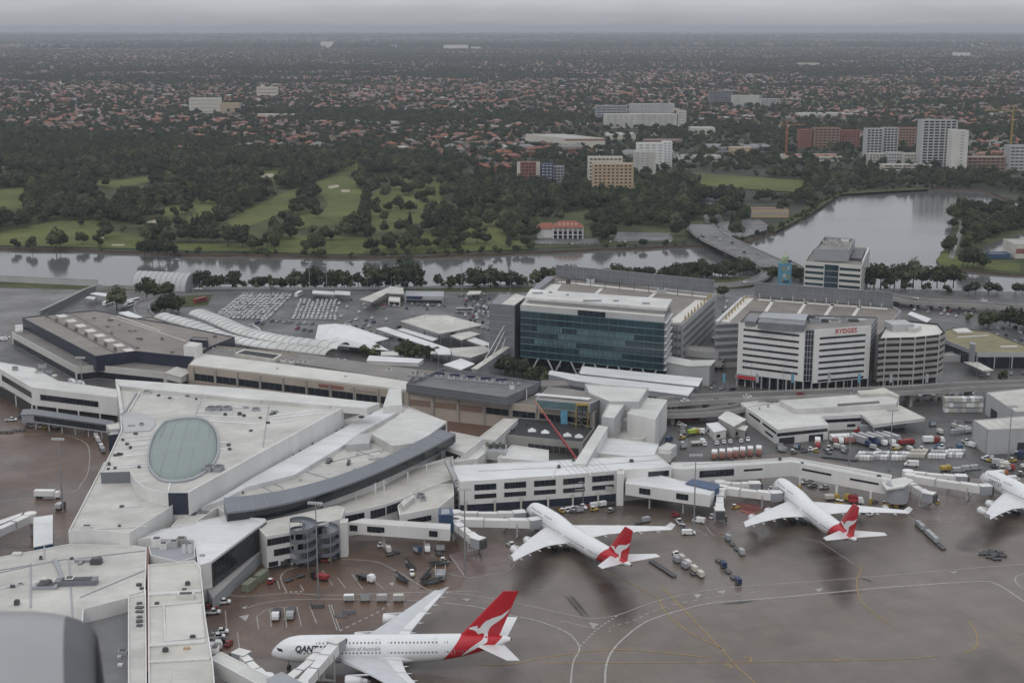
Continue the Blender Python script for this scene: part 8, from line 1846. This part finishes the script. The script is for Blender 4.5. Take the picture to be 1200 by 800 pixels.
for x,y,m_,lab in((400,722,'louvre_grey','grey steel frame rack left of the dashed line'),(409,718,'louvre_grey','grey steel frame rack right of the first one'),(372,711,'dark_steel','dark ballast frame at the foot of the tall light mast')):
 t=vehicle('steel_rack',lab,'rack',x,y,R(5));mb=MB();[mb.beam((-2.2,s,.1),(2.2,s,.1),.2,.25)for s in(-1,0,1)];[mb.beam((s,-1.1,.3),(s,1.1,.3),.15,.2)for s in(-2,0,2)];mb.build('frame',m_,t);mb=MB();[mb.tube([(a,b,.2),(a,b,1.6)],.08,5)for a in(-2,2)for b in(-1,1)];mb.build('post',m_,t)
 # west apron
truck('long white tanker truck standing alone on the west apron',56,583,R(-2),'white_paint','white_paint',10.5,3.2,2.5);truck('small grey service truck beside the left light mast',71,596,R(80),'light_grey_wall','grey_paint',5.5,2.6);pickup('white pickup parked near the glazed corridor at the left',13,493,R(5),L=5.6);truck('blue belt truck under the glazed corridor',69,499,R(15),'blue_paint','navy_paint',6.5,2.2);truck('pinkish service truck under the glazed corridor',54,494,R(30),'cream_render','red_paint',5.5,2.4);tug('blue tug at the left end of the glazed corridor',25,490,R(20),'blue_paint','blue_paint');van('white cargo van right under the glazed corridor',93,498,R(80),'white_paint',4.6,2.2);truck('dark box truck at the right end of the glazed corridor',107,502,R(5),'black_paint','black_paint',6,2.8);car(8,396,R(0),'white','white car at the far left by the hall fascia',None);van('white van at the far left beyond the hall',4,399,R(10))
for x,y,lab in((50,449,'white service van between the west wing and the hall fascia'),(60,451,'silver service van behind the west wing roof')):van(lab,x+35,y,R(-40),'white_paint')
def coach(label,x,y,rz,m='white_paint'):
 t=vehicle('coach',label,'coach',x,y,rz);mb=MB();hull(mb,[(-5.8,1.2,.4,3.0),(5.2,1.25,.4,3.1),(5.9,1.15,.45,2.6)]);mb.build('body',m,t);mb=MB();mb.box((-.3,0,2.1),(10.4,2.54,.9));mb.build('window','dark_glass',t);wheels(t,(-3.6,3.8),(-1.1,1.1),.5,.3)
coach('white coach, left of the two near the curved ramp',151,359,R(70));coach('white coach, right of the two near the curved ramp',157,355,R(60));coach('white coach at the shelter left of the dark tree',127,357,R(75));coach('dark red coach beside the vaulted canopy',235,354,R(60),'red_paint');coach('red and white coach beside the loading yard ramp wall',805,492,R(5),'red_paint');coach('white coach behind the bent white canopy',350,347,R(80));coach('silver coach on the forecourt behind the kite-shaped roof',545,366,R(5),'silver_paint')
truck('hi-vis green truck on the loading yard',813,509,R(30),'hivis','yellow_paint',6,2.6);truck('white truck beside the hi-vis green one',819,508,R(-20),'white_paint','white_paint',6,2.4);van('blue van on the loading yard ramp',784,516,R(60),'blue_paint');truck('pile of white cargo nets on a flat truck in the loading yard',818,521,R(20),'warm_white','white_paint',7,1.6)
# light masts and street lamps
for x,y,h,lab in((98,478,26,'light mast before the west wing facade'),(373,699,33,'tall light mast between the two spiral stairs'),(74,600,30,'tall light mast on the west apron beside the tanker'),(545,668,30,'tall light mast beside the empty jet bridge'),(813,622,30,'tall light mast below the blue bridge head'),(1042,551,27,'tall light mast behind the drum tower'),(1181,540,25,'tall light mast before the nearer cargo shed'),(226,343,17,'tall light mast beside the arched hangar'),(541,339,18,'tall pale light mast on the near river bank'),(363,342,22,'light mast behind the hire cars, left of the pair'),(383,342,19,'light mast behind the hire cars, right of the pair'),(994,560,22,'light mast behind the walkway bend')):
 pole('light_mast',lab,x,y,h,'mast')
LG=[([(785,466),(1200,448)],11,17,'along the elevated road'),([(400,372),(560,400)],9,12,'on the forecourt car parks'),([(250,344),(640,343)],14,12,'along the riverside road'),([(1040,350),(1200,364)],9,14,'along the lake side viaduct'),([(640,448),(800,470)],7,10,'behind the long white canopies'),([(840,282),(905,316)],4,14,'on the river bridge')]
for pts,n,h,lab in LG:
 for k in range(n):u=(k+.5)/n;pole('street_lamp','slim grey street lamp '+lab,pts[0][0]+(pts[1][0]-pts[0][0])*u,pts[0][1]+(pts[1][1]-pts[0][1])*u+1.5,h,'lamp','street lamps '+lab)
for x in(846,885,926,969,1004,1041,1083):
 p=P(x,470,0);t=thing('banner_pole','pole with a pale blue banner before the hotel forecourt','banner',(p.x,p.y,0),0,'banner poles before the hotel');mb=MB();mb.tube([(0,0,0),(0,0,15)],.12,6);mb.build('pole','steel',t);mb=MB();mb.box((.75,0,12),(1.3,.06,4.6));mb.build('banner','silver_paint' if x%2 else 'cyan_paint',t)
 # people: one continuous body grown from a skeleton
def person_mesh():
 V=[(0,0,.95),(0,0,1.2),(0,0,1.42),(0,0,1.56),(.02,0,1.70),(0,.2,1.40),(.05,.27,1.12),(.16,.25,.90),(0,-.2,1.40),(-.02,-.27,1.12),(.08,-.27,.88),(0,.1,.9),(.10,.12,.5),(.02,.12,.07),(.16,.12,.04),(0,-.1,.9),(-.08,-.12,.5),(-.2,-.12,.09),(-.08,-.12,.04)]
 E=[(0,1),(1,2),(2,3),(3,4),(2,5),(5,6),(6,7),(2,8),(8,9),(9,10),(0,11),(11,12),(12,13),(13,14),(0,15),(15,16),(16,17),(17,18)]
 rad=[.15,.15,.16,.06,.11,.075,.055,.05,.075,.055,.05,.10,.075,.055,.045,.10,.075,.055,.045]
 me=bpy.data.meshes.new('person');me.from_pydata(V,E,[]);o=bpy.data.objects.new('person',me);COL.objects.link(o)
 sk=o.modifiers.new('skin','SKIN');o.modifiers.new('soft','SUBSURF').levels=1
 for v,r_ in zip(me.skin_vertices[0].data,rad):v.radius=(r_,r_)
 me.skin_vertices[0].data[0].use_root=True
 bpy.context.view_layer.update();m2=bpy.data.meshes.new_from_object(o.evaluated_get(bpy.context.evaluated_depsgraph_get()));bpy.data.objects.remove(o)
 m2.materials.clear()
 for q in('navy_paint','hivis','skin'):m2.materials.append(M[q])
 for f in m2.polygons:z=f.center.z;f.material_index=2 if z>1.52 or(z<.98 and abs(f.center.y)>.2)else 1 if z>.98 else 0
 return m2
PM=person_mesh()
for x,y,rz,lab in((333.5,730,1,'person in a yellow hi-vis top standing between the two front parking bays'),(386,660,2,'person in a yellow hi-vis top walking by the small red tug'),(486,677,4,'person in a yellow hi-vis top beside the white tug'),(360,771,0,'person in a yellow hi-vis top under the nose of the double-deck airliner'),(628,623,2,'person in a yellow hi-vis top under the nose of the middle airliner')):
 p=P(x,y,0);o=bpy.data.objects.new('person',PM);COL.objects.link(o);o.location=(p.x,p.y,.1);o.rotation_euler=(0,0,rz);props(o,lab,'person')
ALLCARS=sorted([o for o in COL.objects if o.name.split('.')[0]=='car'],key=lambda o:o.location.y)
mb=MB();CM=['dark_glass','black_rubber']+list(CARCOL.values())
for o in ALLCARS[298:]:
 M4=Matrix.Translation(o.location)@o.rotation_euler.to_matrix().to_4x4();k=CM.index(o.data.materials[0].name);b=len(mb.v)
 mb.v+=[tuple(M4@v.co)for v in o.data.vertices]
 for f in o.data.polygons:mb.f.append(tuple(i+b for i in f.vertices));mb.mi.append((k,0,1)[f.material_index])
 bpy.data.objects.remove(o)
props(mb.build('distant_cars',CM),kind='stuff')
# cowl of the engine carried by the photographer's own aircraft
def ray_at(x,y,dist):
 a,b=(x-W_/2)/FOC,(y-H_/2)/FOC;d=Vector((a,CP-b*SP,-SP-b*CP)).normalized();return Vector((0,0,CAMH))+d*dist
ctr=ray_at(134,985,11.5);ax=Vector((.96,.28,.03)).normalized();RC=1.80
t=thing('engine_cowl','grey engine cowl with a dark polished lip, close by in the lower left corner','engine cowl',ctr)
prof=[(-4.2,RC*.62),(-3.4,RC*.82),(-2.4,RC*.95),(-1.6,RC),(-1.0,RC*.997),(-.65,RC*.985),(-.42,RC*.967),(-.28,RC*.948),(-.20,RC*.932)]
def lathe_local(pr,n=72):
 u=ax.cross(Vector((0,0,1))).normalized();w=u.cross(ax);mb=MB()
 mb.grid([[ax*tt+(u*math.cos(2*math.pi*k/n)+w*math.sin(2*math.pi*k/n))*r for k in range(n)]for tt,r in pr],closed=True);return mb
mat('cowl_paint',(0.30,0.298,0.305),.35,var=.06,scale=1.5);mat('lip_metal',(0.10,0.103,0.11),.5,metal=.15,var=.1,scale=2)
lathe_local(prof).build('cowl','cowl_paint',t,smooth=True)
lathe_local([(-.20,RC*.931),(-.12,RC*.912),(-.05,RC*.885),(-.01,RC*.86),(0,RC*.84),(-.03,RC*.82),(-.12,RC*.79),(-.9,RC*.76)]).build('lip','lip_metal',t,smooth=True)
mb=lathe_local([(-1.0,RC*.77),(-1.0,.02)]);mb.build('fan','engine_dark',t)
lathe_local([(-4.2,RC*.62),(-4.2,.02)]).build('rear_face','engine_dark',t)
# ================================================================== HAZE
mb=MB();mb.box((0,31000,100),(90000,64000,218))
hz=mb.build('haze',[])if False else None
me=bpy.data.meshes.new('haze');me.from_pydata(mb.v,[],mb.f);me.update()
hz=bpy.data.objects.new('haze',me);COL.objects.link(hz);props(hz,kind='stuff')
hm=bpy.data.materials.new('haze');hm.use_nodes=True;hn=hm.node_tree.nodes;hn.clear()
ho=hn.new('ShaderNodeOutputMaterial');hv=hn.new('ShaderNodeVolumePrincipled')
hv.inputs['Color'].default_value=(0.75,0.79,0.86,1);hv.inputs['Density'].default_value=HAZE;hv.inputs['Anisotropy'].default_value=0.2
hm.node_tree.links.new(hv.outputs[0],ho.inputs['Volume']);me.materials.append(hm)
